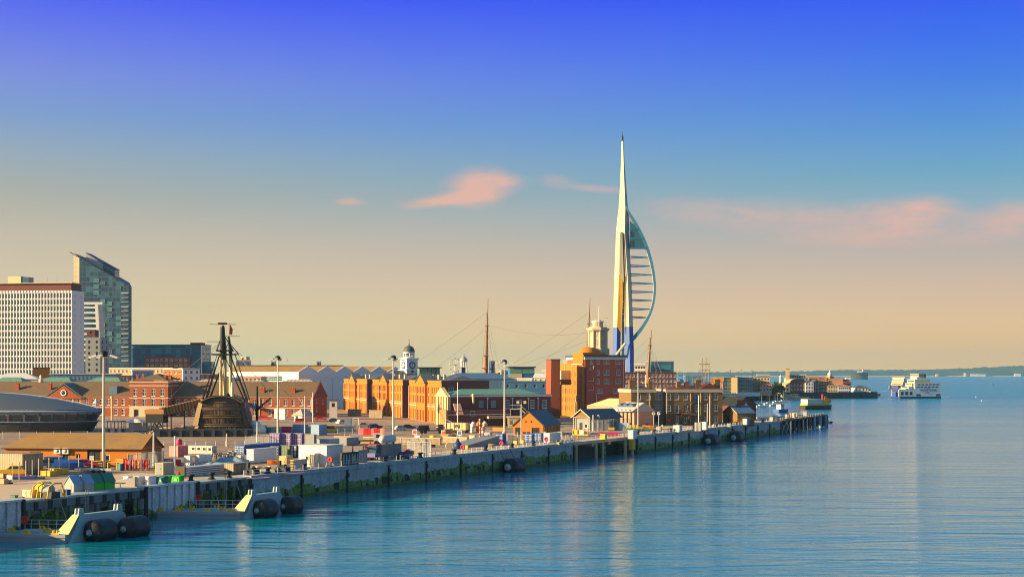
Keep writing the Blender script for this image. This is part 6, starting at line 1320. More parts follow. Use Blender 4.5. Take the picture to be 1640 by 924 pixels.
# the working yard on the quay
P1=gp(226,747.5);dv=Vector((.985,-.17,0));P0=onl(P1,P1-dv*50,7);t,w=site('brick_shed','long low orange brick shed with a lichened tile roof behind the blue cars','shed',P0,P1)
kY=P1.y;h=ZZ(717,kY)-QZ;rise=ZZ(694.5,kY+4.5)-ZZ(717,kY)
walls(t,w,9.5,h,'brick_orange',front=[(w*.075,1.2,.95,.9,'dark'),(w*.19,.1,2.2,2.5,'dark_door'),(w*.43,.05,1.4,2.8,'dark_door'),(w*.53,1.5,.8,.8,'dark'),(w*.61,.03,2.6,h-.3,'dark_door'),(w*.74,1.0,.9,1.2,'plain'),(w*.9,.1,1.2,2.2,'dark_door')],right=[(1.6,.9,1.0,1.1,'dark')])
b=MB();my=4.75;zr=h+rise;z0=h-.25
A,B_=(3.2,my,zr),(w+.35,my,zr)
b.add([(-.5,-.5,z0),(w+.35,-.5,z0),B_,A,(-.5,10,z0),(w+.35,10,z0)],[(0,1,2,3),(5,4,3,2),(4,0,3)],'tile_ochre');b.add([(-.5,-.5,z0-.16),(w+.35,-.5,z0-.16),(w+.35,10,z0-.16),(-.5,10,z0-.16),(-.5,-.5,z0),(w+.35,-.5,z0),(w+.35,10,z0),(-.5,10,z0)],[(0,1,5,4),(2,3,7,6),(3,0,4,7),(0,1,2,3)],'timber_dark');b.build('roof',t)
b=MB();b.ext([(w-.3,0,h+.003),(w-.3,9.5,h+.003),(w-.3,my,zr-.25)],(.29,0,0),'brick_red');b.build('gable',t)
for u in(.375,.435):b=MB();b.box(w*u,-.55,2.3,w*u+1.25,-.02,3.35,'frame_white');b.lathe((w*u+.62,-.551,2.82),[(.38,0),(.38,.03),(0,.03)],'steel',12,(0,-1,0));b.build('air_conditioner',t)
b=MB();b.tube((-.4,-.62,z0-.05),(w+.3,-.62,z0-.05),.09,'dark_metal',n=6);b.build('gutter',t)
def fence(label,pts,hgt,pale,m='steel_light',post=2.6,mp='pole',rails=True,name='palisade_fence',pw=.035):
 o=pts[0];t=thing(name,label,'fence',o,0)
 b=MB();pb=[]
 for p,q in zip(pts,pts[1:]):
  L=(q-p).length;n=max(1,round(L/post));u=(q-p)/L
  for i in range(n+1):pb.append(p+u*(L*i/n)-o)
  if pale:
   k=int(L/pale)
   for i in range(k):c=p+u*(L*(i+.5)/k)-o;b.tube(c+Vector((0,0,.08)),c+Vector((0,0,hgt-.06)),pw,m,pw*.8,4,False)
  if rails:
   for z in(.3*hgt,.92*hgt):b.tube(p-o+Vector((0,0,z)),q-o+Vector((0,0,z)),.035,m,n=4)
 b.build('fence_lattice',t);last=None
 for c in pb:
  if last is not None and(c-last).length<.05:continue
  last=c;k=MB();k.tube(c,c+Vector((0,0,hgt)),.075,mp,n=6);k.build('post',t)
 return t
fence('tall pale mesh fence posts before the blue cars and orange shed',[gp(20,771),gp(62,763),gp(126,755)],3.0,0,rails=False,post=3.0)
fence('grey palisade fence by the red gas cages at the shed gable',[gp(205,752),gp(262,746)],2.9,.28)
fence('short grey palisade fence at the dock corner left of the purple containers',[gp(393,717),gp(431,714)],2.7,.3)
fence('tall palisade fence on the quay edge between lifebuoys, its pales close set',[qedge(684)+QN*1.4,qedge(700)+QN*1.4,qedge(700)+QN*7,qedge(716)+QN*7],3.3,.3)
fence('long grey mesh fence before the tan marquees',[gp(948,692),gp(1008,688)],3.6,.5,m='steel',post=3.5)
fence('low white rail fence at the foot of the brown building',[gp(1040,681),gp(1100,678)],1.1,0,m='white',mp='white')
def lamp_mast(px,pyb,pyt,label):
 g=gp(px,pyb);hh_=(pyb-pyt)*g.y/F;t=thing('lamp_mast',label,'lamp mast',g,QA,'tall lamp masts in the yard')
 b=MB();b.tube((0,0,0),(0,0,hh_),.32,'pole',.16,10);b.build('mast',t)
 b=MB();b.tube((0,0,-.02),(0,0,.5),.75,'steel',n=10);b.build('base_plate',t)
 b=MB();b.lathe((0,0,hh_-.1),[(.55,0),(.75,.25),(.75,.8),(.3,1.05)],'black',10);b.build('head_ring',t)
 for k in range(4):
  a=k*math.pi/2+.35;d_=Vector((math.cos(a),math.sin(a),0));b=MB();b.tube((0,0,hh_),d_*1.5+Vector((0,0,hh_+.1)),.09,'dark_metal',n=5)
  b.box(-.75,-.38,-.18,.75,.38,.14,'steel_light',Matrix.Translation(d_*2.0+Vector((0,0,hh_-.1)))@Matrix.Rotation(a,4,'Z')@Matrix.Rotation(.3,4,'Y'));b.build('lamp',t)
lamp_mast(166,750,570,'tall cream lamp mast with hazard guards at its foot, before the orange shed')
lamp_mast(445,697,575,'tall cream lamp mast before the brick boathouse, behind the purple containers')
lamp_mast(630,706,575,'tall cream lamp mast before the golden storehouses')
lamp_mast(808,694,581,'tall cream lamp mast before the green-roofed building')
for px,pyb,pyt,lab,m_ in[(1022,684,597,'pale flag mast between the trailer and the brown building','pole'),(1034,670,600,'white flag mast before the brown building, rising over its cornice','white'),(1119,686,633,'tall pale post before the outside stair of the brown building','white'),(1137,683,634,'tall pale post at the end of the brown building nearest the brick shed','pole'),(1133,686,646,'short pale post between two tall ones before the brown building','pole'),(835,706,643,'twin-headed cream lamp post before the orange gabled shed','pole'),(280,747,698,'slim white pole beside the pink container','white'),(363,716,694,'cream timber post standing by the dock wall','cream'),(246,748,692,'white pole at the orange shed gable','white'),(488,695,634,'grey pole with a slanting stay at the boathouse end','steel_light'),(501,677,628,'tall white pipe post at the boathouse end wall','white'),(733,684,612,'thin white pole before the cream gable of the green-roofed building','white'),(950,691,664,'white post in the mesh fence before the marquees','white'),(412,709,676,'thin post by the palisade fence beside the purple containers','white'),(958,690,667,'grey post with a round sign in the mesh fence','steel_light')]:
 g=gp(px,pyb);hh_=(pyb-pyt)*g.y/F;t=thing('post',lab,'post',g)
 b=MB();b.tube((0,0,0),(0,0,hh_),.2,m_,.13,8);b.build('shaft',t);b=MB();b.box(-.4,-.4,0,.4,.4,.25,'steel');b.build('foot',t)
 if 'twin' in lab:
  for s in(-1,1):b=MB();b.tube((0,0,hh_-.3),(s*.9,0,hh_-.1),.06,'dark_metal',n=5);b.box(s*.9-.35,-.3,hh_-.5,s*.9+.35,.3,hh_+.15,'cream');b.build('lamp',t)
 if 'stay' in lab:b=MB();b.tube((0,0,hh_*.72),(-1.9,0,hh_*.97),.1,m_,n=6);b.build('stay',t)
 if 'round sign' in lab:b=MB();b.lathe((0,-.1,hh_),[(.55,0),(.55,.08),(0,.08)],'frame_white',14,(0,-1,0));b.build('sign_disc',t)
for px,lab in[(1047,'round cream sign on twin posts, left of two before the brown building'),(1055,'round white sign on posts, larger of the two before the brown building')]:
 g=gp(px,683);t=thing('round_sign',lab,'sign',g);hh_=21*g.y/F;b=MB();b.tube((0,0,0),(0,0,hh_),.09,'steel_light',n=6);b.build('post',t);b=MB();b.lathe((0,-.12,hh_),[(.55,0),(.55,.08),(.2,.08),(.2,0)],'cream' if px<1050 else 'frame_white',16,(0,-1,0));b.build('disc',t)
def container(label,px,py,fw,sw,hp,m,door='front',group=None,name='shipping_container',a=QA,cat='container',bars=True):
 p,w,d,h=bx(px,py,fw,sw,hp,a);t=thing(name,label,cat,p,a,group)
 b=MB();b.box(-w,0,.12,0,d,h-.1,m)
 n=max(2,int(d/.35))
 for i in range(n):u=d*(i+.25)/n;b.box(.003,u,.3,.045,u+d/n*.5,h-.3,m)
 b.box(-w-.03,-.03,h-.098,.05,d+.03,h,m);b.box(-w-.03,-.03,.0,.05,d+.03,.118,'dark_metal');b.build('body',t)
 if bars and w>1.2:
  for k in range(2):
   x0=-w+.06+k*(w-.12)/2;x1=x0+(w-.12)/2-.04;b=MB();b.box(x0,-.09,.2,x1,-.004,h-.2,m);dr=b.build('door',t)
   b=MB()
   for q in(.3,.68):b.tube((x0+(x1-x0)*q,-.14,.25),(x0+(x1-x0)*q,-.14,h-.25),.045,'frame_white',n=5)
   for z in(.35,.55,.8):b.box(x0+.08,-.16,h*z,x1-.08,-.125,h*z+.07,'frame_white')
   b.build('lock_bar_lattice',dr)
 return t,w,d,h
def cabin(label,px,py,fw,sw,hp,m,roof='steel_light',name='site_cabin',cat='cabin',door=True,win=True,a=QA):
 p,w,d,h=bx(px,py,fw,sw,hp,a);t=thing(name,label,cat,p,a)
 b=MB();b.box(-w,0,.1,0,d,h-.12,m);b.build('body',t);b=MB();b.box(-w-.1,-.1,h-.117,.1,d+.1,h,roof);b.build('roof',t)
 if door:link('door',wmesh(.9,min(2.0,h*.8),'dark_door'),t,(-w*.35,-.16,.15))
 if win and w>2.2:link('window',wmesh(1.1,.9,'plain'),t,(-w*.8,-.165,h*.45))
 return t,w,d,h
def cabinet(label,px,py,fw,sw,hp,m,edge=None,name='cabinet',cat='cabinet',top=None,a=QA,doors=1):
 p,w,d,h=bx(px,py,fw,sw,hp,a);t=thing(name,label,cat,p,a)
 b=MB();b.box(-w,0,.06,0,d,h-.08,m);b.build('body',t);b=MB();b.box(-w-.06,-.06,h-.078,.06,d+.06,h,top or m);b.build('lid',t);b=MB();b.box(-w+.1,.1,0,-.1,d-.1,.058,'dark_metal');b.build('plinth',t)
 if edge:
  for x0 in(-w-.012,-.10):b=MB();b.box(x0,-.03,.07,x0+.14,.12,h-.085,edge);b.build('corner_strip',t)
 for k in range(doors):b=MB();x0=-w+w*(k+.12)/doors;b.box(x0,-.05,h*.12,x0+w*.76/doors,-.004,h*.88,m);dd=b.build('door_panel',t);b=MB();b.box(x0+w*.6/doors,-.09,h*.45,x0+w*.65/doors,-.052,h*.6,'dark_metal');b.build('handle',dd)
 b=MB();b.box(.004,d*.2,h*.3,.03,d*.8,h*.75,m);b.build('side_panel',t);return t,w,d,h
def crate(label,px,py,fw,sw,hp,m,group=None,name='crate',z=0.0,a=QA):
 p,w,d,h=bx(px,py,fw,sw,hp,a);p.z+=z;t=thing(name,label,'crate',p,a,group);b=MB();n=4
 for i in range(n):z0=.1+(h-.1)*i/n;b.box(-w,0,z0,0,d,z0+(h-.1)/n*.86,m)
 b.build('slat',t);b=MB();b.box(-w-.04,-.04,.1,-w+.08,.08,h+.02,m);b.box(-.08,-.04,.1,.04,.08,h+.02,m);b.box(-.08,d-.08,.1,.04,d+.04,h+.02,m);b.build('corner_frame',t);b=MB();b.box(-w,.05,0,0,d-.05,.098,'timber');b.build('pallet',t);return t
container('large cream container cabin with a shaded blue-grey end wall behind the yellow car',36,761,62,20,34,'rib_beige',bars=False,name='site_cabin',cat='cabin')
def car(label,px,py,L,ang,m,kind='car',scale=1.0,name='parked_car',cat='car',group='cars parked by the orange shed'):
 g=gp(px,py);t=thing(name,label,cat,g,ang,group);W_2=.9*scale;H1=.85*scale
 b=MB();pr=[(-L/2,.3),(L/2-.1,.3),(L/2,.55),(L/2-.12,H1),(L*.22,H1+.08),(-L/2+.1,H1+.08),(-L/2,.6)]
 b.ext([(x,-W_2,z)for x,z in pr],(0,2*W_2,0),m);b.build('body',t)
 b=MB()
 top=[(-L*.42,H1+.06),(L*.2,H1+.06),(L*.06,H1+.62*scale),(-L*.32,H1+.62*scale)]if kind=='car' else[(-L*.49,H1+.06),(L*.33,H1+.06),(L*.2,H1+1.1*scale),(-L*.48,H1+1.1*scale)]
 b.ext([(x,-W_2*.88,z)for x,z in top],(0,W_2*1.76,0),m);c=b.build('roof',t)
 cx=sum(x for x,_ in top)/4;cz=sum(z for _,z in top)/4;b=MB()
 for s in(-1,1):y=s*(W_2*.88+.012);q=[(cx+(x-cx)*.84,y,cz+(z-cz)*.72)for x,z in top];b.face(q,'glass_dark')
 b.face([(top[1][0]*1.0+.015,-W_2*.75,top[1][1]+.08),(top[1][0]+.015,W_2*.75,top[1][1]+.08),(top[2][0]+.04,W_2*.7,top[2][1]-.06),(top[2][0]+.04,-W_2*.7,top[2][1]-.06)],'glass_dark');b.build('window_glazing',t)
 for x in(-L*.3,L*.3):
  for s in(-1,1):b=MB();b.tube((x,s*W_2*.98,.32),(x,s*W_2*.76,.32),.32,'black',n=12);wl=b.build('wheel',t);b=MB();b.tube((x,s*(W_2*.98+.012),.32),(x,s*W_2*.9,.32),.18,'steel',n=10);b.build('rim',wl)
 for s in(-1,1):b=MB();b.box(L/2-.08,s*W_2*.7-.16,.55,L/2+.02,s*W_2*.7+.16,.72,'frame_white');b.build('headlight',t)
 return t
car('yellow car parked before the cream container cabin',20,761,4.4,.15+math.pi,'yellow',scale=1.15)
car('dark blue car under a fence rail, nearest the container cabin',74,748.5,4.2,.1,'blue_dark');car('blue van beside dark blue car at the orange shed',92,748,4.6,.05,'blue','van',1.0,'parked_van','van');car('pale grey car at the orange shed, before its dark doorway',116,749,4.3,.1,'blue_pale');car('dark red car mostly hidden beside the sign board',139,748,4.2,.1,'magenta')
g=gp(85,752.5);t=thing('covered_boat','small boat under a blue tarpaulin behind the yellow crates','boat',g,.15);hull_mb(5.2,1.9,.3,1.3,'blue',deck='tarp_blue').build('hull',t);b=MB();b.ext([(0.2,-.8,1.3),(0.2,.8,1.3),(.2,0,2.0)],(4.2,0,-.1),'blue');b.build('tarpaulin',t);b=MB();b.box(.8,-.8,0,3.6,.8,.3,'dark_metal');b.build('trailer',t)
for k,(px,py,fw,sw,hp,z,lab)in enumerate([(80,763,17,7,9,0,'yellow slatted crate at the front corner of the yellow stack'),(86,761,8,6,11,0,'yellow crate just behind the front corner crate'),(93,760.5,6,6,10.5,0,'yellow crate second from the covered boat end'),(99.5,760,6,6,10,0,'yellow crate at the end of the stack under the covered boat'),(70,760,12,5,9,0,'orange-yellow crate behind the stack, next to the red trolley')]):crate(lab,px,py,fw,sw,hp,'yellow' if k<4 else 'orange','yellow crates in the near yard')
for k,(px,lab)in enumerate([(39,'small orange box nearest the yellow car'),(44.5,'small orange box in the middle of the three'),(50,'small orange box nearest the yellow crates')]):crate(lab,px,764,4,2,3.8,'orange','small orange boxes on the ground')
crate('tan timber crate at the picture edge',6,775.5,12,4,9,'tan');crate('tan timber crate stacked behind the edge crate',5,766,8,3,8,'tan')
g=gp(15,774.5);t=thing('board_sign','small white board with a grey face, standing alone on the apron','sign',g,QA);b=MB();b.box(-.5,-.06,.2,.5,.06,1.35,'white');b.build('board',t);b=MB();b.box(-.36,-.08,.35,.36,-.062,1.2,'steel_light');b.build('panel',t);b=MB();b.box(-.5,-.3,0,.5,.3,.2,'dark_metal');b.build('foot',t)
b=MB();b.box(-3.0,-.9,0,3.0,.9,.32,'blue_dark');b.box(-2.9,-.8,.321,1.8,.8,.5,'blue');single(b,'flat_pallet','low dark blue flat frame lying before the small orange boxes','pallet',gp(40,767),.1)
t=thing('red_trolley','low rusty red trolley with bars, under the yellow car nose','trolley',gp(27,765.5),.1);b=MB();b.box(-1.8,-.6,.35,1.8,.6,.6,'red');b.build('bed',t)
for x_ in(-1.3,1.3):
 for y_ in(-.6,.6):b=MB();b.tube((x_,y_-.08,.25),(x_,y_+.08,.25),.25,'black',n=10);b.build('wheel',t)
cabinet('flat dark green box behind the sheet pile edge',24,797,10,3,4,'green_deep',name='storage_box',cat='box',doors=0)
cabinet('beige cabinet pair left of the yellow winch',50,797,17,5,13,'cream',doors=2)
g=gp(72,797);t=thing('yellow_winch','yellow winch with a round drum plate and bent tube guards on the deck edge','winch',g,QA)
b=MB();b.lathe((-.9,0,1.15),[(1.15,0),(1.15,.12),(.3,.14),(.3,.5)],'yellow',20,(.25,1,0));b.lathe((.4,.2,1.0),[(.8,-.6),(.8,.6)],'steel',14,(1,.2,0));b.build('drum',t)
for x_ in(-1.1,-.2,1.7):b=MB();b.path([(x_-.35,-1.0,0),(x_-.1,-.95,1.6),(x_+.3,-.5,2.1),(x_+.7,.6,2.1),(x_+.9,1.1,0)],.11,'yellow',7);b.build('guard_bar',t)
b=MB();b.box(-.2,-.6,0,1.9,.9,.9,'dark_metal');b.box(-.6,-.5,1.95,1.5,.7,2.06,'teal');b.build('motor',t)
for k,(px,lab)in enumerate([(100,'dark blue box right behind the yellow winch'),(107,'dark blue box next to the grey gabled hut')]):cabinet(lab,px,793,8,4,9,'blue_dark',name='storage_box',cat='box',doors=0)
def hut(label,px,py,fw,sw,hp,m,rm,group):
 p,w,d,h=bx(px,py,fw,sw,hp);t=thing('gabled_hut',label,'hut',p,QA,group);he_=h*.52
 b=MB();b.box(-w,0,0,0,d,he_,m);b.ext([(-w,0,he_+.002),(0,0,he_+.002),(-w/2,0,h-.05)],(0,d,0),m);b.build('body',t)
 b=MB();b.ext([(-w-.12,-.1,he_-.12),(-w/2,-.1,h+.02),(.12,-.1,he_-.12),(.12,-.1,he_-.02),(-w/2,-.1,h+.13),(-w-.12,-.1,he_-.02)],(0,d+.2,0),rm);b.build('roof',t)
 b=MB();b.box(-w*.72,-.05,.08,-w*.28,-.004,he_*.95,m);b.build('door',t);return t
hut('grey gabled hut with a bright blue roof slope, nearest the winch',118,788,17,9,25,'canvas_grey','blue_pale','gabled huts on the deck edge');hut('grey gabled hut squeezed between the first grey hut and green huts',137,786.5,15,9,25,'canvas_grey','blue_pale','gabled huts on the deck edge')
hut('bright green gabled hut next to the grey huts',152,785,14,10,24.5,'green','green_deep','gabled huts on the deck edge');hut('bright green gabled hut at the end of the row, by the folding table',168.5,783.5,14,10,24.5,'green','green_deep','gabled huts on the deck edge')
t=thing('post_table','dark flat table on a white post by the green huts','table',gp(190,784.5),QA);b=MB();b.box(-1.0,-.4,1.0,1.0,.4,1.1,'dark_metal');b.build('top',t);b=MB();b.tube((.3,0,0),(.3,0,1.0),.07,'white');b.build('leg',t)
for px,lab in[(205,'white electrical cabinet with a lit face, nearest the post table'),(222.5,'white electrical cabinet, middle of the three on the sheet pile edge'),(238,'white electrical cabinet touching the dark wheelie bins')]:cabinet(lab,px,778.5,9 if px<230 else 6,8,16,'white',name='electrical_cabinet')
b=MB();b.ext([(-3.4,0,0),(2.8,0,0),(2.8,0,1.5),(-3.4,0,.1)],(0,2.4,0),'plaster');single(b,'loading_ramp','pale wedge ramp lying between the green huts and white cabinets','ramp',gp(186,779),.05)
def bin_(label,px,py,fw,sw,hp,m,lid,group='bins on the sheet pile edge'):
 p,w,d,h=bx(px,py,fw,sw,hp);t=thing('waste_bin',label,'bin',p,QA,group);b=MB();b.add([(-w+.1,.1,.15),(-.1,.1,.15),(-.1,d-.1,.15),(-w+.1,d-.1,.15),(-w,0,h*.86),(0,0,h*.86),(0,d,h*.86),(-w,d,h*.86)],[(0,3,2,1),(0,1,5,4),(1,2,6,5),(2,3,7,6),(3,0,4,7),(4,5,6,7)],m);b.build('body',t)
 b=MB();b.ext([(-w-.05,-.08,h*.865),(-w-.05,d+.05,h*.865),(-w-.05,d+.05,h*1.02),(-w-.05,d*.4,h*1.0),(-w-.05,-.08,h*.9)],(w+.1,0,0),lid);b.build('lid',t)
 for x_ in(-w+.2,-.2):
  for y_ in(.2,d-.2):b=MB();b.tube((x_-.05,y_,.1),(x_+.05,y_,.1),.1,'black',n=8);b.build('wheel',t)
 b=MB();b.box(-w*.7,-.03,h*.35,-w*.3,.05,h*.6,'cream');b.build('label_panel',t)
bin_('dark teal waste bin with a green lid beside the white cabinet',249,776.5,9,4,13,'teal','green_deep');bin_('dark teal waste bin with a pale panel, second of the bins',262,775.5,10,4,13,'teal','green_deep');bin_('narrow bright green wheelie bin between teal and wide green bins',269.5,775,6,4,13,'green','green');bin_('wide bright green bin at the end of the row by the yellow rails',287,773.5,13,6,12,'green','green')
b=MB();b.lathe((0,0,0),[(.7,0),(.6,.4),(.25,.8),(.1,1.2)],'red',10);single(b,'cable_heap','small red heap behind the wide green bin','heap',gp(286,766))
cabinet('grey kiosk with yellow corner strips and a blue shaded side, behind the bins',261,761,14,12,20,'cladding_grey','yellow','kiosk','kiosk','stone');cabinet('tan kiosk with yellow corners and blue shaded side, beside the hatched bin',458.5,750,12,8,20,'tan','yellow','kiosk','kiosk','stone')
def drumbarrel(b,c,r,h,m):b.lathe(c,[(r,0),(r*1.04,h*.33),(r,h*.35),(r*1.04,h*.66),(r,h*.68),(r,h),(r*.9,h+.02),(0,h+.02)],m,12)
for k,(px,m_,lab)in enumerate([(204,'red','red gas cylinder cage nearest the dark blue drum'),(212.5,'red','red gas cylinder cage second in the row, with white straps'),(220.5,'orange','orange gas cylinder cage with pale bars'),(226,'purple','slim purple cylinder cage between orange and red ones'),(234.5,'red','plain tall red cage at the end of the row by the fence')]):
 p,w,d,h=bx(px,753,7 if m_!='purple' else 4,3.5,17);t=thing('gas_cylinder_cage',lab,'gas cage',p,QA,'gas cylinder cages by the fence')
 for i in range(3):b=MB();drumbarrel(b,(-w*(i+.5)/3,d*.5,.1),w/6.3,h*.9,m_);b.build('cylinder',t)
 b=MB()
 for x_ in(-w,0):
  for y_ in(0,d):b.tube((x_,y_,0),(x_,y_,h),.05,m_ if k%2==0 else 'white',n=5)
 for z in(.12,h*.55,h):b.path([(-w,0,z),(0,0,z),(0,d,z),(-w,d,z),(-w,0,z)],.04,m_ if z>1 else 'white',4)
 b.build('cage_frame',t)
crate('tall orange stacked crate against the orange shed wall',197,751,13,6,17,'orange');crate('small teal and orange crate at the foot of the orange crate',192.5,753.5,5,3,11,'teal');
b=MB();drumbarrel(b,(0,0,0),.32*1.0,1.25,'blue_dark');single(b,'drum','dark blue drum between the teal crate and red gas cages','drum',gp(196.5,753))
for px,py,lab in[(155,749.5,'yellow and black guard bar left of the big lamp mast'),(161,751.5,'hazard striped block at the front of the lamp mast foot'),(173,751,'hazard striped block right of the lamp mast foot'),(180,752,'yellow bent guard rail by the orange crate')]:
 t=thing('mast_guard',lab,'guard',gp(px,py),0,'hazard guards round the lamp mast');b=MB()
 if 'block' in lab:b.box(-.35,-.35,0,.35,.35,1.5,'hazard');b.build('body',t)
 else:b.path([(-.8,0,0),(-.8,0,1.3),(.8,0,1.3),(.8,0,0)],.1,'yellow',7);b.build('bar',t)
t=thing('flat_trailer','low grey flat trailer lying in front of the lamp mast','trailer',gp(158,757),-.1);b=MB();b.box(-2.6,-.9,.5,2.6,.9,.75,'steel_light');b.build('bed',t)
for x_ in(-.6,.6):
 for y_ in(-.9,.9):b=MB();b.tube((x_,y_-.1,.3),(x_,y_+.1,.3),.3,'black',n=10);b.build('wheel',t)
t=thing('dinghy','small cream dinghy on the ground before the pale grey car','dinghy',gp(130,756.5),.05);hull_mb(3.4,1.4,.05,.7,'cream',deck='timber').build('hull',t);b=MB();b.box(1,-.55,.55,1.3,.55,.62,'timber');b.build('thwart',t)
t=thing('board_sign','white sign board on a post before the shed dark doorway','sign',gp(147,753));b=MB();b.tube((0,0,0),(0,0,2.6),.06,'white');b.build('post',t);b=MB();b.box(-.4,-.07,1.8,.4,-.02,2.6,'white');b.build('board',t)
container('faded pink container beside the slim white pole',285,732,16,11,18,'pink',bars=False,name='storage_container')
t=thing('water_tank','pink-red tank standing on top of the pink container','tank',gp(284,731)+Vector((0,1.6,18*gp(285,732).y/F+.02)));b=MB();b.lathe((0,0,0),[(.62,0),(.68,.2),(.68,.95),(.5,1.2)],'magenta',12);b.build('body',t);b=MB();b.lathe((0,0,1.2),[(.3,0),(.3,.12),(0,.14)],'pink',8);b.build('cap',t)
t,w,d,h=cabin('long grey site cabin with four dark windows before the dock wall',340,728,43,5,14,'canvas_grey',name='site_cabin',win=False,door=False)
for k in range(4):link('window',wmesh(w*.17,h*.45,'plain'),t,(-w*(.92-.23*k)+w*.05,-.165,h*.4))
def tubcab(label,px,py,fw,sw,hp):
 p,w,d,h=bx(px,py,fw,sw,hp);t=thing('moulded_cabinet',label,'cabinet',p,QA);b=MB();b.ext([(-w,0,.1),(0,0,.1),(0,0,h*.9),(-w*.1,0,h),(-w*.9,0,h),(-w,0,h*.9)],(0,d,0),'white');b.build('body',t);b=MB();b.box(-w*.8,-.05,.3,-w*.2,-.004,h*.85,'canvas');b.build('door',t);b=MB();b.box(-w+.1,.1,0,-.1,d-.1,.098,'dark_metal');b.build('skid',t)
tubcab('white rounded cabinet with tan side beside the red drum',304,746.5,11,3,17);tubcab('wider white rounded cabinet with a shaded side, second of the pair',319,745.5,8,14,17)
b=MB();drumbarrel(b,(0,0,0),.5,1.15,'red');single(b,'drum','bright red drum before the white rounded cabinet','drum',gp(285.5,745.5))
for px,lab in[(266,'grey machine frame at the pink container foot'),(273,'cream pump unit at the foot of the slim white pole')]:cabinet(lab,px,746,6,4,12,'stone' if px>270 else 'steel',name='pump_unit',cat='machine')
for k,(px,py,lab)in enumerate([(352,736,'pile of grey scaffold frames before the blue containers'),(372,736,'second pile of pale frames beside the scaffold pile')]):
 t=thing('frame_pile',lab,'frame pile',gp(px,py),.1+k);b=MB();rr=random.Random(px)
 for i in range(12):x_=rr.uniform(-1.8,1.8);b.path([(x_,-.8,0),(x_+rr.uniform(-.2,.2),-.7,rr.uniform(.7,2)),(x_+.8,.7,rr.uniform(.7,2)),(x_+.8,.8,0)],.06,'pole' if i%2 else 'dark_metal',4)
 b.build('frame_lattice',t)
b=MB();rr=random.Random(4);b.ball((0,0,.2),3.6,1.6,1.1,'tarp_blue',18,8);b.v=[(x+rr.uniform(-.2,.2),y+rr.uniform(-.15,.15),max(0,z+rr.uniform(-.25,.3)))for x,y,z in b.v];single(b,'tarpaulin_heap','crumpled pale blue tarpaulin heap before the white cabin','tarpaulin',gp(372,743),-.2)
b=MB();b.box(-3.2,-1.2,0,3.2,1.2,.6,'steel');b.box(-3.0,-1,.601,3.0,1,.75,'teal');single(b,'flat_pallet','dark flat steel platform under the tarpaulin heap','platform',gp(352,746),-.3)
container('long blue container with white bars behind the scaffold frames',392,728,18,46,15,'blue');cabin('plain white cabin with a sunlit end and blue shaded side',406,742,12,28,23,'white','steel_light',door=False)
for k,(px,m_,lab)in enumerate([(448,'purple','purple container with an ajar bar door, first of three'),(466,'purple','purple container with white lock bars, middle of three'),(484,'purple','purple container with white lock bars, third by the grey one')]):container(lab,px,714.5,17.2,2.5,21,m_,group='purple containers in a row')
container('grey ribbed container next to purple row',503,712.5,15,3,17,'cladding_grey',bars=False);container('dark blue container below the purple row',447,734,15,3,20,'blue_dark');container('dull green container between two dark blue ones',464,733,16,2,20,'rib_green',bars=False);container('dark blue container beside the white block',476,733,11,2,21,'blue_dark')
cabinet('magenta skip behind the lamp mast and purple containers',463,693,13,3,10,'magenta',name='skip',cat='skip',doors=0);container('blue flat roofed unit behind the purple containers',490,692.5,23,3,13,'blue_pale',bars=False);container('pale blue unit with a white door, beside the orange sign',511,697,14,10,17,'blue_pale',bars=False);cabinet('small orange box sign on the pale blue unit row',522,691,5,1,6,'orange',name='sign_box',cat='sign',doors=0)
car('orange-yellow van roof beyond the generator cluster',531,692,4.5,.1,'yellow','van',1.0,'parked_van','van',None)
cabinet('small white sentry hut before the boathouse, behind the lamp mast',456,672,18,2,17,'white',name='sentry_hut',cat='hut',doors=2)
car('low red car before the boathouse wall, near the old ship',423,672,5.5,0,'red',name='parked_car',group='red cars before the boathouse');car('red car at the end wall of the boathouse',514,673,4.6,.1,'red',name='parked_car',group='red cars before the boathouse');car('dark red pickup under the white pyramid roof hut',483,677,4.6,.1,'red','van',.8,'parked_car','car','red cars before the boathouse')
p,w,d,h=bx(484,675,14,13,10);t=thing('pyramid_hut','white hut with a pale pyramid roof before the boathouse','hut',p,QA);walls(t,w,d,h,'white',off=(-w,0),front=[(.6,.6,1.2,1.4,'plain')]);hip(t,w,d,h,2.2,'canvas_grey',.8,(-w,0),None)
blk('brick_house','small white house with a dark flat roof between boathouse and storehouses','house',527.5,540,642,560,6,'plaster',1,1,'dark',.1,('flat',.2,'slate'))
p,w,d,h=bx(299,764,3,58,16);t=thing('sheet_stack','stack of blue-grey steel sheets on the quay apron','sheet stack',p,QA)
for k in range(5):b=MB();z=.1+k*h/5;b.box(-1.9,0,z,0,min(d,15),z+h/5-.1,'steel_light');b.build('steel_sheet',t)
b=MB();b.box(-2.0,-.3,0,-.2,-.01,h+.1,'timber');b.build('end_prop',t)
container('ribbed beige half-height box beside the steel sheets',374,760,16,18,18,'rib_beige',bars=False,name='storage_box',cat='box')
for px,py,lab in[(404,760,'black deck winch with a red mat beside it, nearest the ribbed box'),(454,756,'black deck winch standing in front of the tan kiosk')]:
 t=thing('deck_winch',lab,'winch',gp(px,py),QA);b=MB();b.box(-1.2,-.7,.1,1.0,.7,.9,'black');b.box(-1.1,-.3,.9,-.6,.3,2.0,'black');b.build('body',t)
 for x_ in(-.8,.7):b=MB();b.tube((x_,-.75,.45),(x_,-.95,.45),.45,'dark_metal',n=14);b.build('wheel',t)
 b=MB();b.lathe((.2,-.2,1.0),[(.4,-.5),(.25,-.3),(.25,.3),(.4,.5)],'black',12,(0,1,.1));b.build('drum',t)
b=MB();rr=random.Random(8)
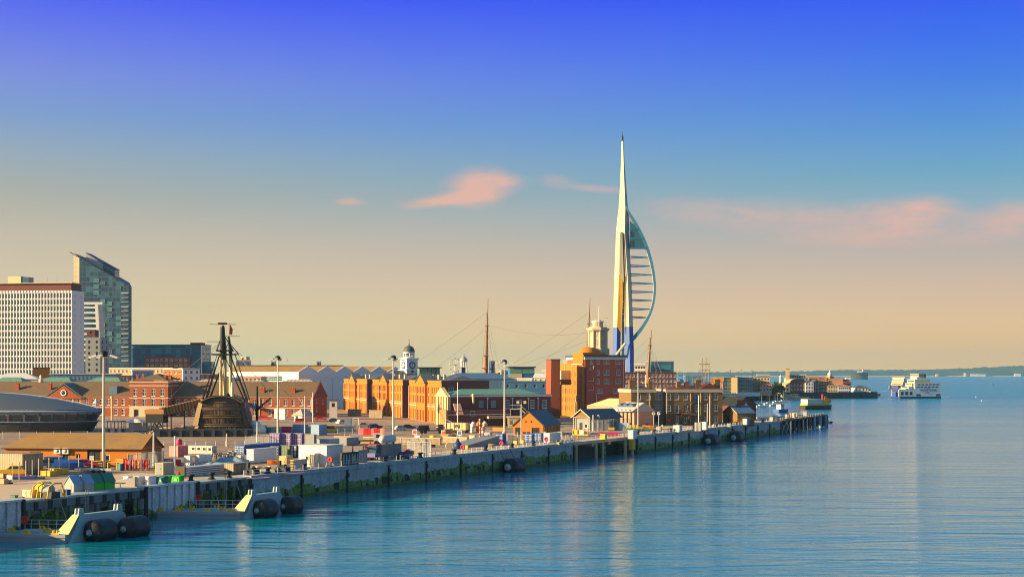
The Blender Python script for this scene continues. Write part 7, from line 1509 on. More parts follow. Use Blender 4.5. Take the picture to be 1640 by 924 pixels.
for i in range(9):c=(rr.uniform(-1.6,1.6),rr.uniform(-.5,.5),.2);b.lathe(c,[(.6,-.12),(.7,0),(.6,.12),(.3,.12),(.3,-.12)],'cream',12,(rr.uniform(-.3,.3),rr.uniform(-.3,.3),1))
single(b,'rope_heap','cream rope coils heaped behind the black deck winch','rope',gp(417,750),0)
b=MB();
t=thing('dinghy','orange dinghy beside the white cabin foot','dinghy',gp(428,744),.1);hull_mb(3.2,1.4,.1,.9,'orange',deck='timber').build('hull',t);b=MB();b.box(1,-.5,.7,1.3,.5,.8,'timber');b.build('thwart',t)
t=thing('dinghy','grey flat dinghy in front of the orange one','dinghy',gp(434,751),.1);hull_mb(4.6,1.6,.1,.8,'steel',deck='cladding_grey').build('hull',t);b=MB();b.box(1,-.6,.7,1.3,.6,.8,'timber');b.build('thwart',t)
for px,py,lab in[(413,765,'worn red paint patch at the quay edge below first winch'),(470,757.5,'worn red paint patch at the quay edge below the kiosk')]:
 g=gp(px,py);b=MB();q=[(-2.6,-.3),(2.2,-.6),(2.9,.4),(-1.8,.8)];b.face([(x,y,.012)for x,y in q],'pink');o=single(b,'painted_marking',lab,'marking',g,QR-.2)
def bollard(px,off,label,s=1.0):
 g=qedge(px)+QN*off;t=single((lambda b:(b.lathe((0,0,0),[(.55*s,0),(.5*s,.12),(.27*s,.3),(.27*s,.7),(.5*s,.85),(.45*s,1.05),(0,1.1)],'black',12),b)[1])(MB()),'mooring_bollard',label,'bollard',(g.x,g.y,QZ+.15),0,'black mooring bollards along the quay edge')
for px,lab in[(314,'black mooring bollard between the two piled bays'),(347,'black mooring bollard below the steel sheet stack'),(374,'black mooring bollard below the ribbed beige box'),(437,'black mooring bollard standing alone between the two deck winches'),(494,'black mooring bollard under the white block porch'),(624,'black mooring bollard before the grey tank container'),(680,'black mooring bollard by the palisade fence'),(734,'black mooring bollard below the covered navigation buoy'),(784,'black mooring bollard under the red striped post'),(826,'black mooring bollard below the yellow box by the lamp mast'),(860,'black mooring bollard before the blue containers'),(1027,'black mooring bollard at the far end of the bridge'),(1053,'black mooring bollard below the flat green trailer'),(1079,'black mooring bollard below the lone white kiosk'),(1116,'black mooring bollard at the foot of the paired kiosks'),(1152,'black mooring bollard below the corner of the brown building'),(1183,'black mooring bollard before the small brick shed'),(1226,'black mooring bollard nearest the timber jetty')]:bollard(px,1.0,lab,1.25)
p,w,d,h=bx(523,747,48,21,34);t=thing('white_block','large plain white block with a porch door, sunlit front and blue shaded side','building',p,QA);b=MB();b.box(-w,0,0,0,d,h-.15,'white');b.build('wall',t);b=MB();b.box(-w-.12,-.12,h-.147,.12,d+.12,h,'plaster');b.build('roof',t)
b=MB();b.box(-w*.62,-1.6,0,-w*.26,-.01,2.5,'plaster');pc=b.build('porch',t);link('door',wmesh(1.0,2.1,'dark_door'),t,(-w*.43,-1.76,.1));link('window',wmesh(.7,.9,'plain'),t,(-w*.58,-1.765,1.1));b=MB();b.box(-w,-.25,0,-w*.63,-.02,.35,'yellow');b.box(-w*.25,-.25,0,0,-.02,.35,'yellow');b.build('kick_rail',t)
t2,w2,d2,h2=cabin('yellow-black hatched skip beside the white block',470,751.5,5,17,15,'steel','tan','hatched_skip','skip',False,False);b=MB();b.box(-w2,-.06,.15,0,-.004,h2-.15,'hazard');b.build('end_panel',t2)
for k,(px,py,fw,sw,hp,m_,lab)in enumerate([(548,747,4,22,22,'dark_metal','dark open generator frame touching the white block'),(574,741,5,12,20,'cladding_grey','grey louvred generator set in the middle of the plant row'),(588,737,4,8,20,'black','black narrow plant box next to the blue cab')]):
 t,w,d,h=cabinet(lab,px,py,fw,sw,hp,m_,name='generator',cat='generator');b=MB()
 for q in range(6):u=d*(q+.3)/6;b.box(.035,u,h*.15,.07,u+d*.07,h*.85,'steel')
 b.build('louvre_grille',t);b=MB();b.tube((-w*.5,d*.7,h),(-w*.5,d*.7,h+1.1),.12,'dark_metal',n=7);b.build('exhaust_pipe',t)
for k,(px,py,fw,sw,hp,m_,lab)in enumerate([(528,712,22,14,9,'tarp_blue','pale blue-grey roof unit behind the white block'),(555,714,12,16,13,'cladding_grey','grey flat plant unit above the dark generator frame')]):cabin(lab,px,py,fw,sw,hp,m_,'steel','plant_unit','plant unit',False,False)
t=thing('telehandler','blue-windowed telehandler cab with a red roof on the plant row','telehandler',gp(600,737),QA+1.6);b=MB();b.box(-1.6,-1,.7,1.8,1,1.5,'purple');b.build('chassis',t);b=MB();b.box(-1.0,-.9,1.5,.8,.7,3.0,'glass_blue');c=b.build('cab',t);b=MB();b.box(-1.1,-1,3.01,.9,.8,3.2,'red');b.build('roof',c);b=MB();b.tube((1.6,.8,1.8),(-3.0,.8,3.0),.2,'red',n=6);b.build('boom',t)
for x_ in(-1.1,1.2):
 for y_ in(-1,1):b=MB();b.tube((x_,y_-.15,.55),(x_,y_+.15,.55),.55,'black',n=12);b.build('wheel',t)
t,w,d,h=container('grey container carrying a silver tank on the plant row',613,737,4,26,25,'cladding_grey',bars=False);g=gp(613,737)
tk=thing('silver_tank','silver horizontal tank resting on the grey container','tank',g+Vector((-.3,2.2,h+.9))+Vector((.9,2.0,0)),QR);b=MB();b.lathe((0,0,0),[(.2,-2.6),(.75,-2.3),(.9,-1.8),(.9,1.8),(.75,2.3),(.2,2.6)],'steel_light',16,(1,0,0));b.build('body',tk)
for x_ in(-1.4,1.4):b=MB();b.box(x_-.15,-.7,-.9,x_+.15,.7,-.4,'dark_metal');b.build('saddle',tk)
t=thing('quad_bike','dark blue quad machine beside blue chair-like cart, right of the grey container','machine',gp(645,736),QA);b=MB();b.box(-1.1,-.5,.5,1.1,.5,1.0,'blue_dark');b.ball((-.2,0,1.2),.9,.5,.45,'blue_dark',10,6);b.build('body',t)
for x_ in(-.8,.8):
 for y_ in(-.55,.55):b=MB();b.tube((x_,y_-.1,.4),(x_,y_+.1,.4),.4,'black',n=10);b.build('wheel',t)
t=thing('cart','pale blue tubular cart with an orange bag, by the quay rail','cart',gp(654,735),QA);b=MB();b.box(-.8,-.5,.7,.8,.5,1.5,'blue');b.build('bin',t);b=MB()
for x_ in(-.7,.7):b.path([(x_,-.5,0),(x_,-.5,1.6),(x_,.5,1.6),(x_,.5,0)],.06,'blue_pale',5)
b.path([(-.7,-.5,.6),(.7,-.5,.6)],.06,'blue_pale',5);b.build('frame',t);b=MB();b.ball((0,0,1.75),.5,.4,.3,'orange',8,5);b.build('bag',t)
cabinet('blue-sided tan cabinet at the palisade fence corner',677,730,4,8,17,'tan',name='cabinet')
def lifebuoy(px,off,c,label,box=False,name='lifebuoy_station'):
 g=qedge(px)+QN*off;t=thing(name,label,'lifebuoy' if not box else 'box',g,QA,'lifebuoys on the quay rail' if not box else 'yellow boxes on the quay rail');b=MB()
 for x_ in(-.35,.35):b.tube((x_,0,0),(x_,0,1.1),.05,'white',n=5);
 b.tube((-.4,0,1.0),(.4,0,1.0),.05,'white',n=5);b.build('post_frame',t);b=MB()
 if box:b.box(-.45,-.4,.95,.45,.1,1.75,c);b.build('box',t)
 else:b.path([(.42*math.cos(a*math.pi/6),-.15,1.45+.42*math.sin(a*math.pi/6))for a in range(13)],.17,c,7);b.lathe((0,-.1,1.45),[(.42,0),(0,.04)],c,10,(0,-1,0));b.build('ring',t)
for px,c,lab in[(538,'red','red lifebuoy before the shaded side of the white block'),(661,'magenta','pink lifebuoy by the pale blue cart'),(749,'magenta','pink lifebuoy beside a yellow box below the freight wagon'),(811,'magenta','pink lifebuoy at the foot of the lamp mast by the green-roofed building'),(882,'magenta','pink lifebuoy before the white box van')]:lifebuoy(px,1.1,c,lab)
for px,lab in[(572,'yellow box before the grey generator'),(668,'yellow box between pink lifebuoy and tan cabinet'),(754.5,'yellow box beside the pink lifebuoy below the freight wagon'),(833,'yellow box by the grey mesh panels'),(843.5,'yellow box before the blue containers')]:lifebuoy(px,1.1,'yellow',lab,True,'safety_box')
def railing(pl,pr,label,step=2.4):
 a,c=qedge(pl)+QN*.7,qedge(pr)+QN*.7;t=thing('quay_railing',label,'railing',a);L=c-a;n=max(2,int(L.length/step));b=MB()
 for i in range(n+1):p=L*(i/n);b.tube(p,p+Vector((0,0,1.1)),.06,'white',n=5)
 for z in(.55,1.08):b.tube(Vector((0,0,z)),L+Vector((0,0,z)),.035,'steel_light',n=4)
 b.build('rail_frame',t)
railing(396,476,'white quay railing before the black winches');railing(478,640,'white quay railing before the white block and plant row');railing(646,720,'white quay railing by the palisade fence');railing(726,808,'white quay railing below the freight wagon');railing(812,914,'white quay railing before the white box van');railing(1034,1110,'white quay railing below the brown building',3);railing(1140,1246,'white quay railing between paired kiosks and jetty',3)
t=thing('navigation_buoy','dark blue covered navigation buoy standing on the quay','buoy',gp(733,719.5),0);b=MB();b.lathe((0,0,0),[(.7,0),(1.0,.5),(1.0,1.2),(.5,1.7),(.2,2.4),(.08,2.6)],'blue_dark',14);b.build('body',t);b=MB();b.box(-.9,-.9,-.0,.9,.9,.12,'steel');b.build('base',t)
t=thing('cable_reel','cream cable reel lying before the palisade fence','reel',gp(719,719.5),.4);b=MB();b.lathe((0,0,.8),[(.8,-.35),(.8,-.28),(.4,-.27),(.4,.27),(.8,.28),(.8,.35)],'cream',16,(.2,1,0));b.build('drum',t)
def lowwall(label,pa,pc,hgt,m,th=.6):
 L=pc-pa;t=thing('low_wall',label,'wall',pa,math.atan2(L.y,L.x));b=MB();b.box(0,0,-.1,L.length,th,hgt,m);b.build('wall',t);b=MB();b.box(-.05,-.08,hgt+.003,L.length+.05,th+.08,hgt+.2,'stone');b.build('coping',t)
lowwall('long low tan stone wall behind the plant row',gp(535,709),gp(705,712.5),1.5,'masonry');lowwall('low tan stone wall below the orange tractor',gp(709,708),gp(748,710),1.3,'masonry')
b=MB();P0,P1=gp(744,716.5),gp(800,712);L=(P1-P0).length;b.ext([(0,0,0),(L,0,0),(L,0,2.2),(0,0,.3)],(0,5,0),'cladding_grey');single(b,'ramp_wall','grey-blue ramp wall rising towards the blue containers','ramp',P0,math.atan2(P1.y-P0.y,P1.x-P0.x))
for k in range(7):
 px=578+k*5.6;t=thing('safety_barrier',['red plastic barrier, farthest from the lamp mast','red plastic barrier, second from the farthest end','red plastic barrier with a pale block on it','red plastic barrier at the middle of the run','red plastic barrier just past the middle of the run','red plastic barrier next to the pale bollard','red plastic barrier nearest the lamp mast'][k],'barrier',gp(px,696.5),-.05,'red plastic barriers before the storehouses')
 b=MB();b.ext([(-.8,-.3,0),(-.8,.3,0),(-.8,.1,.9),(-.8,.08,1.9),(-.8,-.08,1.9),(-.8,-.1,.9)],(1.55,0,0),'red' if k%3 else 'pink');b.build('body',t)
for k,px in enumerate((960,966,976,983,989)):
 t=thing('safety_barrier',['magenta barrier nearest the yellow frame machine','magenta barrier at the end of the first pair','magenta barrier starting the second run','magenta barrier in the middle of the second run','magenta barrier nearest the paired white kiosk'][k],'barrier',gp(px,698),-.05,'magenta barriers behind the bridge');b=MB();b.ext([(-.6,-.25,0),(-.6,.25,0),(-.6,.08,1.1),(-.6,-.08,1.1)],(1.2,0,0),'magenta');b.build('body',t)
t=thing('pale_bollard','pale square bollard among the red barriers','bollard',gp(611,697));b=MB();b.box(-.35,-.35,0,.35,.35,1.7,'cream');b.build('body',t);b=MB();b.box(-.4,-.4,1.702,.4,.4,1.85,'white');b.build('cap',t)
def wallbox(label,px0,px1,pyb,pyt,m,name='yard_wall'):
 p,w,d,h=bx(px1,pyb,px1-px0,1.5,pyb-pyt);t=thing(name,label,'wall',p,QA);b=MB();b.box(-w,0,0,0,.8,h,m);b.build('wall',t);b=MB();b.box(-w-.1,-.1,h+.003,.1,.9,h+.22,m);b.build('coping',t)
wallbox('tan yard wall before the farthest storehouse',556,577,666.5,656,'masonry');wallbox('tan yard wall with a dark opening before the middle storehouse',590,612,669.5,657.5,'masonry')
cabinet('dark blue gate box with a diagonal brace, before the storehouses',563,681,12,2,10.5,'blue_dark',name='gate_box',cat='gate',doors=1);
t=thing('door_frame','white open door frame standing beside the dark blue gate box','frame',gp(570,681));b=MB();b.path([(-.9,0,0),(-.9,0,2.4),(.9,0,2.4),(.9,0,0)],.15,'white',5);b.build('frame',t)
p,w,d,h=bx(746,693,31,3,16);t=thing('freight_wagon','tan goods wagon on dark wheels with black letters on its side','wagon',p,QA);zf=h*.28
b=MB();b.box(-w,0,zf,0,2.6,h-.12,'canvas_gold');b.build('body',t);b=MB();b.box(-w-.1,-.1,h-.117,.1,2.7,h,'tan');b.build('roof',t)
b=MB()
for k in range(6):u=-w+w*k/5;b.box(max(u-.07,-w),-.06,zf,min(u+.07,0),-.004,h-.13,'timber')
b.build('batten_trim',t);b=MB();b.box(-w,.1,zf-.4,0,2.5,zf-.01,'black');b.build('underframe',t)
for u in(.12,.25,.75,.88):
 for y_ in(.2,2.4):b=MB();b.tube((-w*u,y_-.08,.45),(-w*u,y_+.08,.45),.45,'dark_metal',n=12);b.build('wheel',t)
o=link('lettering',lattice_text('VN',h*.52,'black',.03),t,(-w*.48,-.09,h*.62));o.rotation_euler=(rad(90),0,0)
t=thing('railway_signal','white post with a slanting arm beside the goods wagon','signal',gp(714,689));b=MB();b.tube((0,0,0),(0,0,3.6),.12,'white',n=6);b.build('post',t);b=MB();b.tube((0,0,3.3),(1.9,0,2.5),.11,'white',n=5);b.build('arm',t)
def cowl(px,py,m,lab):t=thing('vent_cowl',lab,'ventilator',gp(px,py),.8);b=MB();b.tube((0,0,0),(0,0,1.9),.45,m,n=10);b.build('pipe',t);b=MB();b.lathe((.25,0,2.3),[(.5,-.5),(.75,.1),(.9,.55),(.75,.56),(.4,.1)],m,14,(1,0,.35));b.build('hood',t)
cowl(756,693,'white','white ship ventilator cowl nearest the goods wagon');cowl(765,692,'orange','orange-tan ventilator cowl, tallest of three');cowl(774.5,692,'cream','cream ventilator cowl next to the green-roofed building')
t=thing('striped_post','tall red and white banded post on the ramp wall','post',gp(768.5,712));hh_=40*gp(768,712).y/F;b=MB();b.tube((0,0,0),(0,0,hh_),.2,'pole_bands',n=8);b.build('shaft',t);b=MB();b.ball((0,0,hh_),.26,.26,.26,'white',8,6);b.build('knob',t)
t=thing('signal_post','short post with stacked red and white discs, right of the banded post','signal',gp(773.5,706));b=MB();b.tube((0,0,0),(0,0,3.0),.1,'steel',n=6);b.build('post',t)
for k,c in enumerate(('red','white','pink')):b=MB();b.lathe((0,-.12,1.4+k*.85),[(.4,0),(.4,.08),(0,.08)],c,12,(0,-1,0));b.build('disc',t)
for px,py,c,s,lab,txt in[(664.5,696,'red',1.1,'red square sign with pale edge on the stone wall',''),(702,690,'pink',.9,'pink-red square sign left of the goods wagon',''),(711,699,'red',1.3,'large bright red sign board on the orange tractor side',''),(736,697,'blue',1.0,'small blue and white sign board under the wagon','')]:
 t=thing('board_sign',lab,'sign',gp(px,py+4),QA);b=MB();b.tube((0,0,0),(0,0,.8),.08,'white',n=5);b.build('post',t);b=MB();b.box(-s/2-.15,-.05,.7,s/2+.15,.05,.7+s+.3,'white');b.build('board',t);b=MB();b.box(-s/2,-.09,.85,s/2,-.052,.85+s,c);b.build('panel',t)
t=thing('tractor','orange-red low tractor behind the palisade fence','tractor',gp(718,704),QA);b=MB();b.box(-1.8,-.8,.7,1.6,.8,1.5,'orange');b.build('bonnet',t);b=MB();b.box(-.5,-.7,1.5,.9,.7,2.7,'glass_dark');c=b.build('cab',t);b=MB();b.box(-.6,-.8,2.71,1.0,.8,2.85,'red');b.build('roof',c)
for x_,r_ in((-1.2,.5),(1.0,.75)):
 for y_ in(-.9,.9):b=MB();b.tube((x_,y_-.15,r_),(x_,y_+.15,r_),r_,'black',n=12);b.build('wheel',t)
for k,(px,py,fw,sw,hp,m_,lab)in enumerate([(806,711,12,5,17,'blue','blue container left of the grey mesh panels'),(853,709,13,3,15,'blue','blue container right of the twin-headed lamp post'),(868,708,14,2,15,'blue','blue container touching the grey box by the white van'),(874,707,5,2,16,'cladding_grey','grey narrow box between the blue container and white box van')]):container(lab,px,py,fw,sw,hp,m_,bars=m_=='blue')
fence('grey mesh panels between the blue containers',[gp(812,711),gp(829,710)],2.8,.35,m='steel_light',post=2.2)
t,w,d,h=container('white box van body with a sunlit end and pale blue side',880,709.5,8.5,19,16,'white',bars=False,name='box_trailer',cat='trailer');
for y_ in(.25,.75):
 b=MB();b.tube((.02,d*y_,.3),(.1,d*y_,.3),.3,'black',n=10);b.build('wheel',t)
container('orange low skip container at the foot of the lamp mast',806,691,17,2,6.5,'orange',bars=False,name='skip',cat='skip')
for k,(px,lab)in enumerate([(905,'pale frame trolley nearest the white box van'),(912,'pale frame trolley at the root of the bridge')]):
 t=thing('frame_trolley',lab,'trolley',gp(px,706),QA);b=MB()
 for x_ in(-.8,.8):b.path([(x_,-.5,.3),(x_,-.5,1.5),(x_,.5,1.5),(x_,.5,.3)],.06,'white',5)
 b.box(-.9,-.5,.3,.9,.5,.42,'steel');b.build('frame',t)
 for x_ in(-.7,.7):b=MB();b.tube((x_,-.5,.15),(x_,.5,.15),.15,'black',n=8);b.build('wheel',t)
PA,PB=gp(823,697.5),gp(870,697.5);PA=onl(PB,PB+Vector((-.95,.31,0))*30,822);t,w=site('gabled_shed','orange gabled shed with a wide dark slate roof behind the blue containers','shed',PA,PB);kY=PB.y
h=ZZ(681,kY)-QZ;rise=ZZ(659,kY)-ZZ(681,kY);dd=17.0
walls(t,w,dd,h,'brick_orange',front=[(w*.07,.1,w*.2,2.1,'dark_door'),(w*.62,.1,w*.26,2.1,'dark_door'),(w*.32,.4,1.0,.6,'dark'),(w*.46,.4,1.0,.6,'dark')],right=[(4,.5,.6,1.6,'dark'),(9,.4,.7,1.0,'dark'),(14,.5,.6,1.4,'dark')]);gab(t,w,dd,h,rise,'slate','brick_orange','y',.35)
b=MB();b.lathe((w*.42,-.03,h+1.0),[(.22,0),(.22,.06),(0,.06)],'black',10,(0,-1,0));b.build('wall_vent',t);b=MB();b.lathe((w*.6,-.03,h+1.0),[(.22,0),(.22,.06),(0,.06)],'black',10,(0,-1,0));b.build('wall_vent',t)
b=MB()
for u in(.35,8.0):b.tube((w+.12,u,0),(w+.12,u,h),.14,'cream',n=7)
b.build('drainpipe',t)
PB=gY(882,506);PA=gY(721,494);t,w=site('green_roofed_building','long dark brick building with a green copper roof and sunlit cream gable','building',PA,PB);Yk=500;Zk=lambda py:ZZ(py,Yk)-QZ;h=Zk(634);fx=lambda px:(onl(PA,PB,px)-PA).length
walls(t,w,13,h,'brick_dark',front=[(fx(px),Zk(654)if px>795 else Zk(652.5),1.55,(Zk(640.5)-Zk(654))if px>795 else 2.4,'teal' if px<795 else 'ladder')for px in(767,787,809,829,849,869)],left=row(13,4,1.2,7,3,'cream_slot'))
b=MB();ring(b,0,0,w,13,h-.25,h+.35,.35,'white');b.box(-.3,-.3,h+.352,w+.3,13.3,h+.5,'slate');b.build('cornice',t);hip(t,w-5,12,h+.5,Zk(623)-h-.5,'rib_copper',.2,(1.2,.5),5)
b=MB();b.box(-1.0,-.4,0,-.01,13.4,h-.2,'cream');b.ext([(-1.3,-.6,h-.15),(-1.3,13.6,h-.15),(-1.3,6.5,h+2.9)],(1.25,0,0),'canvas_gold');b.build('gable_front',t)
for k in range(5):b=MB();y_=.2+3.05*k;b.box(-1.4,y_,0,-1.02,y_+.6,h-.25,'tan');b.build('pilaster',t)
for px in(780.5,820.5,846,861.5):b=MB();u=fx(px);b.box(u-.3,-.35,h-1.0,u+.3,-.01,h-.6,'frame_white');b.tube((u,-.18,Zk(656)),(u,-.18,h-1.0),.12,'frame_white',n=6);b.build('drainpipe',t)
b=MB();u=fx(757);b.tube((u,-.6,Zk(646)),(u,-.6,h+.2),.45,'canvas_gold',n=10);b.lathe((u,-.6,h+.2),[(.5,0),(.6,.3),(.3,.6)],'canvas_gold',10);b.build('flue',t)
PC,PD=PA+Vector((0,-7.5,0)),onl(PA+Vector((0,-7.5,0)),PB+Vector((0,-7.5,0)),816);PC=onl(PC,PD,718);w2=(PD-PC).length;I2=math.atan2(PB.y-PA.y,PB.x-PA.x);loc=Matrix.Rotation(-I2,3,'Z')@(PC-PA);h3=Zk(656.5)
walls(t,w2,7.1,h3,'brick_dark',off=(loc.x,loc.y),name='annex_wall',front=[(w2*.36,3.4,1.6,1.6,'plain'),(w2*.58,.2,1.6,2.4,'dark_door'),(w2*.78,2.4,1.1,1.5,'dark')],left=row(7.1,3,1.0,1.0,4,'cream_slot'))
b=MB();b.box(loc.x-.8,loc.y-.2,0,loc.x-.01,loc.y+7.2,h3+.3,'sand_brick');b.build('annex_front',t)
b=MB();b.ext([(loc.x+w2*.12,loc.y-1.0,Zk(662)),(loc.x+w2*.12,loc.y+2.6,Zk(645)),(loc.x+w2*.12,loc.y+3.1,Zk(645)),(loc.x+w2*.12,loc.y-.5,Zk(662)-.3)],(2.4,0,0),'brick_pink');b.build('stair_flank',t)
b=MB();b.box(loc.x,loc.y-.15,h3-1.3,loc.x+w2,loc.y-.004,h3-1.1,'frame_white');b.build('string_course',t)
b=MB();b.box(loc.x+w2*.62,loc.y-2.4,2.5,loc.x+w2*.98,loc.y-.02,3.3,'tan');b.build('canopy',t)
for k in range(6):b=MB();u=loc.x+w2*(.63+.068*k);b.box(u-.09,loc.y-2.3,0,u+.09,loc.y-2.1,2.49,'dark_metal');b.build('canopy_post',t)
g=gp(826,684);t=thing('steel_stair','grey steel stair and landing behind the orange gabled shed','stair',gY(817,488));b=MB();b.box(0,0,5.6,3.4,2,5.8,'steel_light');b.build('landing',t)
b=MB()
for i in range(14):b.box(3.4+i*.42,.2,5.5-i*.38,3.9+i*.42,1.8,5.6-i*.38,'steel_light')
b.build('tread',t);b=MB();b.path([(0,0,6.9),(3.4,0,6.9),(9.2,0,1.6)],.07,'steel_light',5);b.path([(0,0,5.7),(3.4,0,5.7),(9.2,0,.4)],.16,'steel_light',5);b.build('handrail',t)
for x_ in(.1,3.3):b=MB();b.tube((x_,.1,0),(x_,.1,5.6),.1,'steel',n=6);b.build('post',t)
t,w,h=blk('cream_house','small tan flat-roofed lodge between the lamp mast and gabled shed','house',814,838,669,478,5,'tan',1,2,'sash',.05,('flat',.3,'stone'))
PA,PB=gY(921,452),gY(945,448);t,w=site('open_hut','open fronted hut with a cream edged gable and grey-blue hipped roof','hut',PA,PB);h=ZZ(667,450)-QZ
walls(t,w,14,h,'cladding_grey',front=[(w*.3,.3,1.2,2.2,'dark_door'),(w*.62,.9,1.2,1.3,'plain')],right=[(1.5+2.4*k,1.0,1.5,1.6,'dark')for k in range(5)])
b=MB();o_=.9;b.ext([(-o_,-1,h-.5),(w/2,-1,h+2.0),(w+o_,-1,h-.5),(w+o_,-1,h-.25),(w/2,-1,h+2.3),(-o_,-1,h-.25)],(0,15.5,0),'slate','cream');b.build('roof',t);b=MB();b.ext([(0,-.4,h-.2),(w,-.4,h-.2),(w/2,-.4,h+1.8)],(0,.3,0),'brick_brown');b.build('gable',t);b=MB();b.box(-.2,-.9,h-.35,w+.2,-.42,h-.22,'cream');b.build('fascia',t)
for x_ in(.1,w-.1):b=MB();b.tube((x_,-.7,0),(x_,-.7,h-.35),.12,'cream',n=6);b.build('post',t)
t=thing('frame_machine','yellow tubular frame machine at the root of the bridge','machine',gp(931,698),QA);b=MB();b.box(-2.4,-.8,.25,2.4,.8,.5,'yellow');b.build('bed',t)
for x_ in(-2.3,-.9,1.0,2.3):b=MB();b.path([(x_,-.75,.5),(x_,-.75,2.0),(x_,.75,2.0),(x_,.75,.5)],.09,'yellow',5);b.build('hoop',t)
for x_ in(-1.5,.2):b=MB();b.box(x_-.55,-.5,.5,x_+.6,.5,1.6,'yellow' if x_<0 else 'canvas');b.build('motor',t)
g=gp(979,694);t=thing('board_sign','wide yellow sign board on the mesh fence behind magenta barriers','sign',g);b=MB();b.box(-.9,-.05,1.0,.9,.05,1.75,'yellow');b.build('board',t);b=MB();b.tube((-.6,.1,0),(-.6,.1,1.7),.05,'steel',n=5);b.tube((.6,.1,0),(.6,.1,1.7),.05,'steel',n=5);b.build('post_frame',t)
PA,PB=gY(940,560),gY(1012,535);t,w=site('marquee','large cream marquee with a golden roof and pink brick side before the maroon block','marquee',PA,PB);h=ZZ(651,548)-QZ
walls(t,w,16,h,'brick_pink');b=MB();zt_=ZZ(638,552)-QZ;b.add([(-.3,-.3,h+.01),(w+.3,-.3,h+.01),(w+.3,6,zt_),(6,6,zt_),(-.3,16,h+.01),(w+.3,16,h+.01)],[(0,1,2,3),(4,0,3),(5,4,3,2),(1,5,2)],'canvas_gold');b.build('canopy',t)
PA,PB=gY(967,500),gY(1011,488);t,w=site('marquee','grey marquee with a zigzag valance and arched openings beside the brown building','marquee',PA,PB);h=ZZ(658,495)-QZ
b=MB();zt_=ZZ(644,495)-QZ;b.add([(-.3,-.3,h),(w+.6,-.3,h),(w+.6,5,zt_),(5.5,5,zt_),(-.3,10,h),(w+.6,10,h)],[(0,1,2,3),(4,0,3),(5,4,3,2),(1,5,2)],'canvas_grey');b.build('canopy',t)
for k in range(7):b=MB();u=w*(k+.1)/7.2;s=w/7.6;b.ext([(u,-.4,h),(u+s/2,-.4,h+1.0),(u+s,-.4,h)],(0,.3,0),'canvas');b.build('valance',t)
for k in range(8):b=MB();u=w*k/7;b.box(u-.15,0,0,u+.15,.3,h-.01,'black');b.build('post',t)
b=MB();b.box(.2,1.2,0,w,9.5,h-.02,'brick_pink');b.build('inner_wall',t)
for k in range(3):b=MB();u=w*(.42+.2*k);b.ext([(u-1.6,1.8,h+1.6),(u+1.6,1.8,h+1.6),(u,1.8,zt_-.4)],(0,2.6,.2),'slate_blue');b.build('roof_light',t)
container('bright blue container parked behind the mesh fence',1008,690,16,4,13,'blue_pale',bars=False);
t=thing('boat_trailer','flat green trailer with yellow markers carrying an orange boat','trailer',gp(1024,690.5),-.12);b=MB();b.box(-4.2,-1.1,.55,4.2,1.1,.85,'green_deep');b.build('bed',t)
for x_ in(-1.2,0,1.2):
 for y_ in(-1,1):b=MB();b.tube((x_,y_-.12,.35),(x_,y_+.12,.35),.35,'black',n=10);b.build('wheel',t)
for k in range(4):b=MB();u=-3.9+k*1.0;b.ext([(u,-.6,.86),(u+.35,-.6,.86),(u+.6,-.6,1.9),(u-.2,-.6,1.9)],(0,.5,0),'yellow');b.build('marker',t)
t=thing('dinghy','orange inflatable boat carried on the flat green trailer','dinghy',gp(1029,690.2)+Vector((0,0,.86)),-.12);hull_mb(4.0,1.7,.05,.9,'orange',deck='black').build('hull',t);b=MB();b.box(1.0,-.35,.8,1.8,.35,1.5,'black');b.build('console',t)
for px,py,fw,sw,hp,m_,lab in[(1014,703,8,7,14,'canvas','paired white kiosk near the yellow cube bollard, with a shaded side'),(1088,692,9,6,11,'canvas','lone white ribbed kiosk on the sunlit apron'),(1122,690.5,9,3,14,'canvas_grey','grey kiosk at the foot of the pale posts, nearer the stair'),(1131,688.5,7,3,13,'canvas','white kiosk with a yellow item, second of the kiosks at the posts'),(1196,680.5,6,4,10,'canvas','white kiosk before the small brick shed'),(1203,680,5,3,8,'cream','cream box next to the white kiosk at the brick shed'),(1238,675,5,3,7,'cream','cream box on the quay near the jetty')]:cabinet(lab,px,py,fw,sw,hp,m_,name='kiosk',cat='kiosk')
g=gp(1070,684);t=thing('board_sign','round red sign on the wall of the brown building','sign',gY(1071,499));b=MB();b.lathe((0,0,ZZ(673.5,499)-QZ),[(.75,0),(.75,.08),(0,.08)],'red',16,(0,-1,0));b.build('disc',t);b=MB();b.tube((0,.1,0),(0,.1,ZZ(673.5,499)-QZ),.07,'steel',n=5);b.build('post',t)
for px,py,lab in[(1061,684.5,'small yellow bollard left of the lone white kiosk'),(1085,682,'small yellow bollard behind the lone white kiosk'),(1143,683.5,'small yellow bollard by the end of the brown building')]:b=MB();b.lathe((0,0,0),[(.3,0),(.3,.7),(.2,.9),(0,.95)],'yellow',10);single(b,'bollard',lab,'bollard',gp(px,py),0,'yellow bollards before the brown building')
jw=lambda u,v:p_j+jdv*u+Vector((-jdv.y,jdv.x,0))*v+Vector((0,0,QZ+.1));p_j=qedge(1250.5,0);jdv=(Vector((XX(1324,628),628,0))-p_j).normalized()
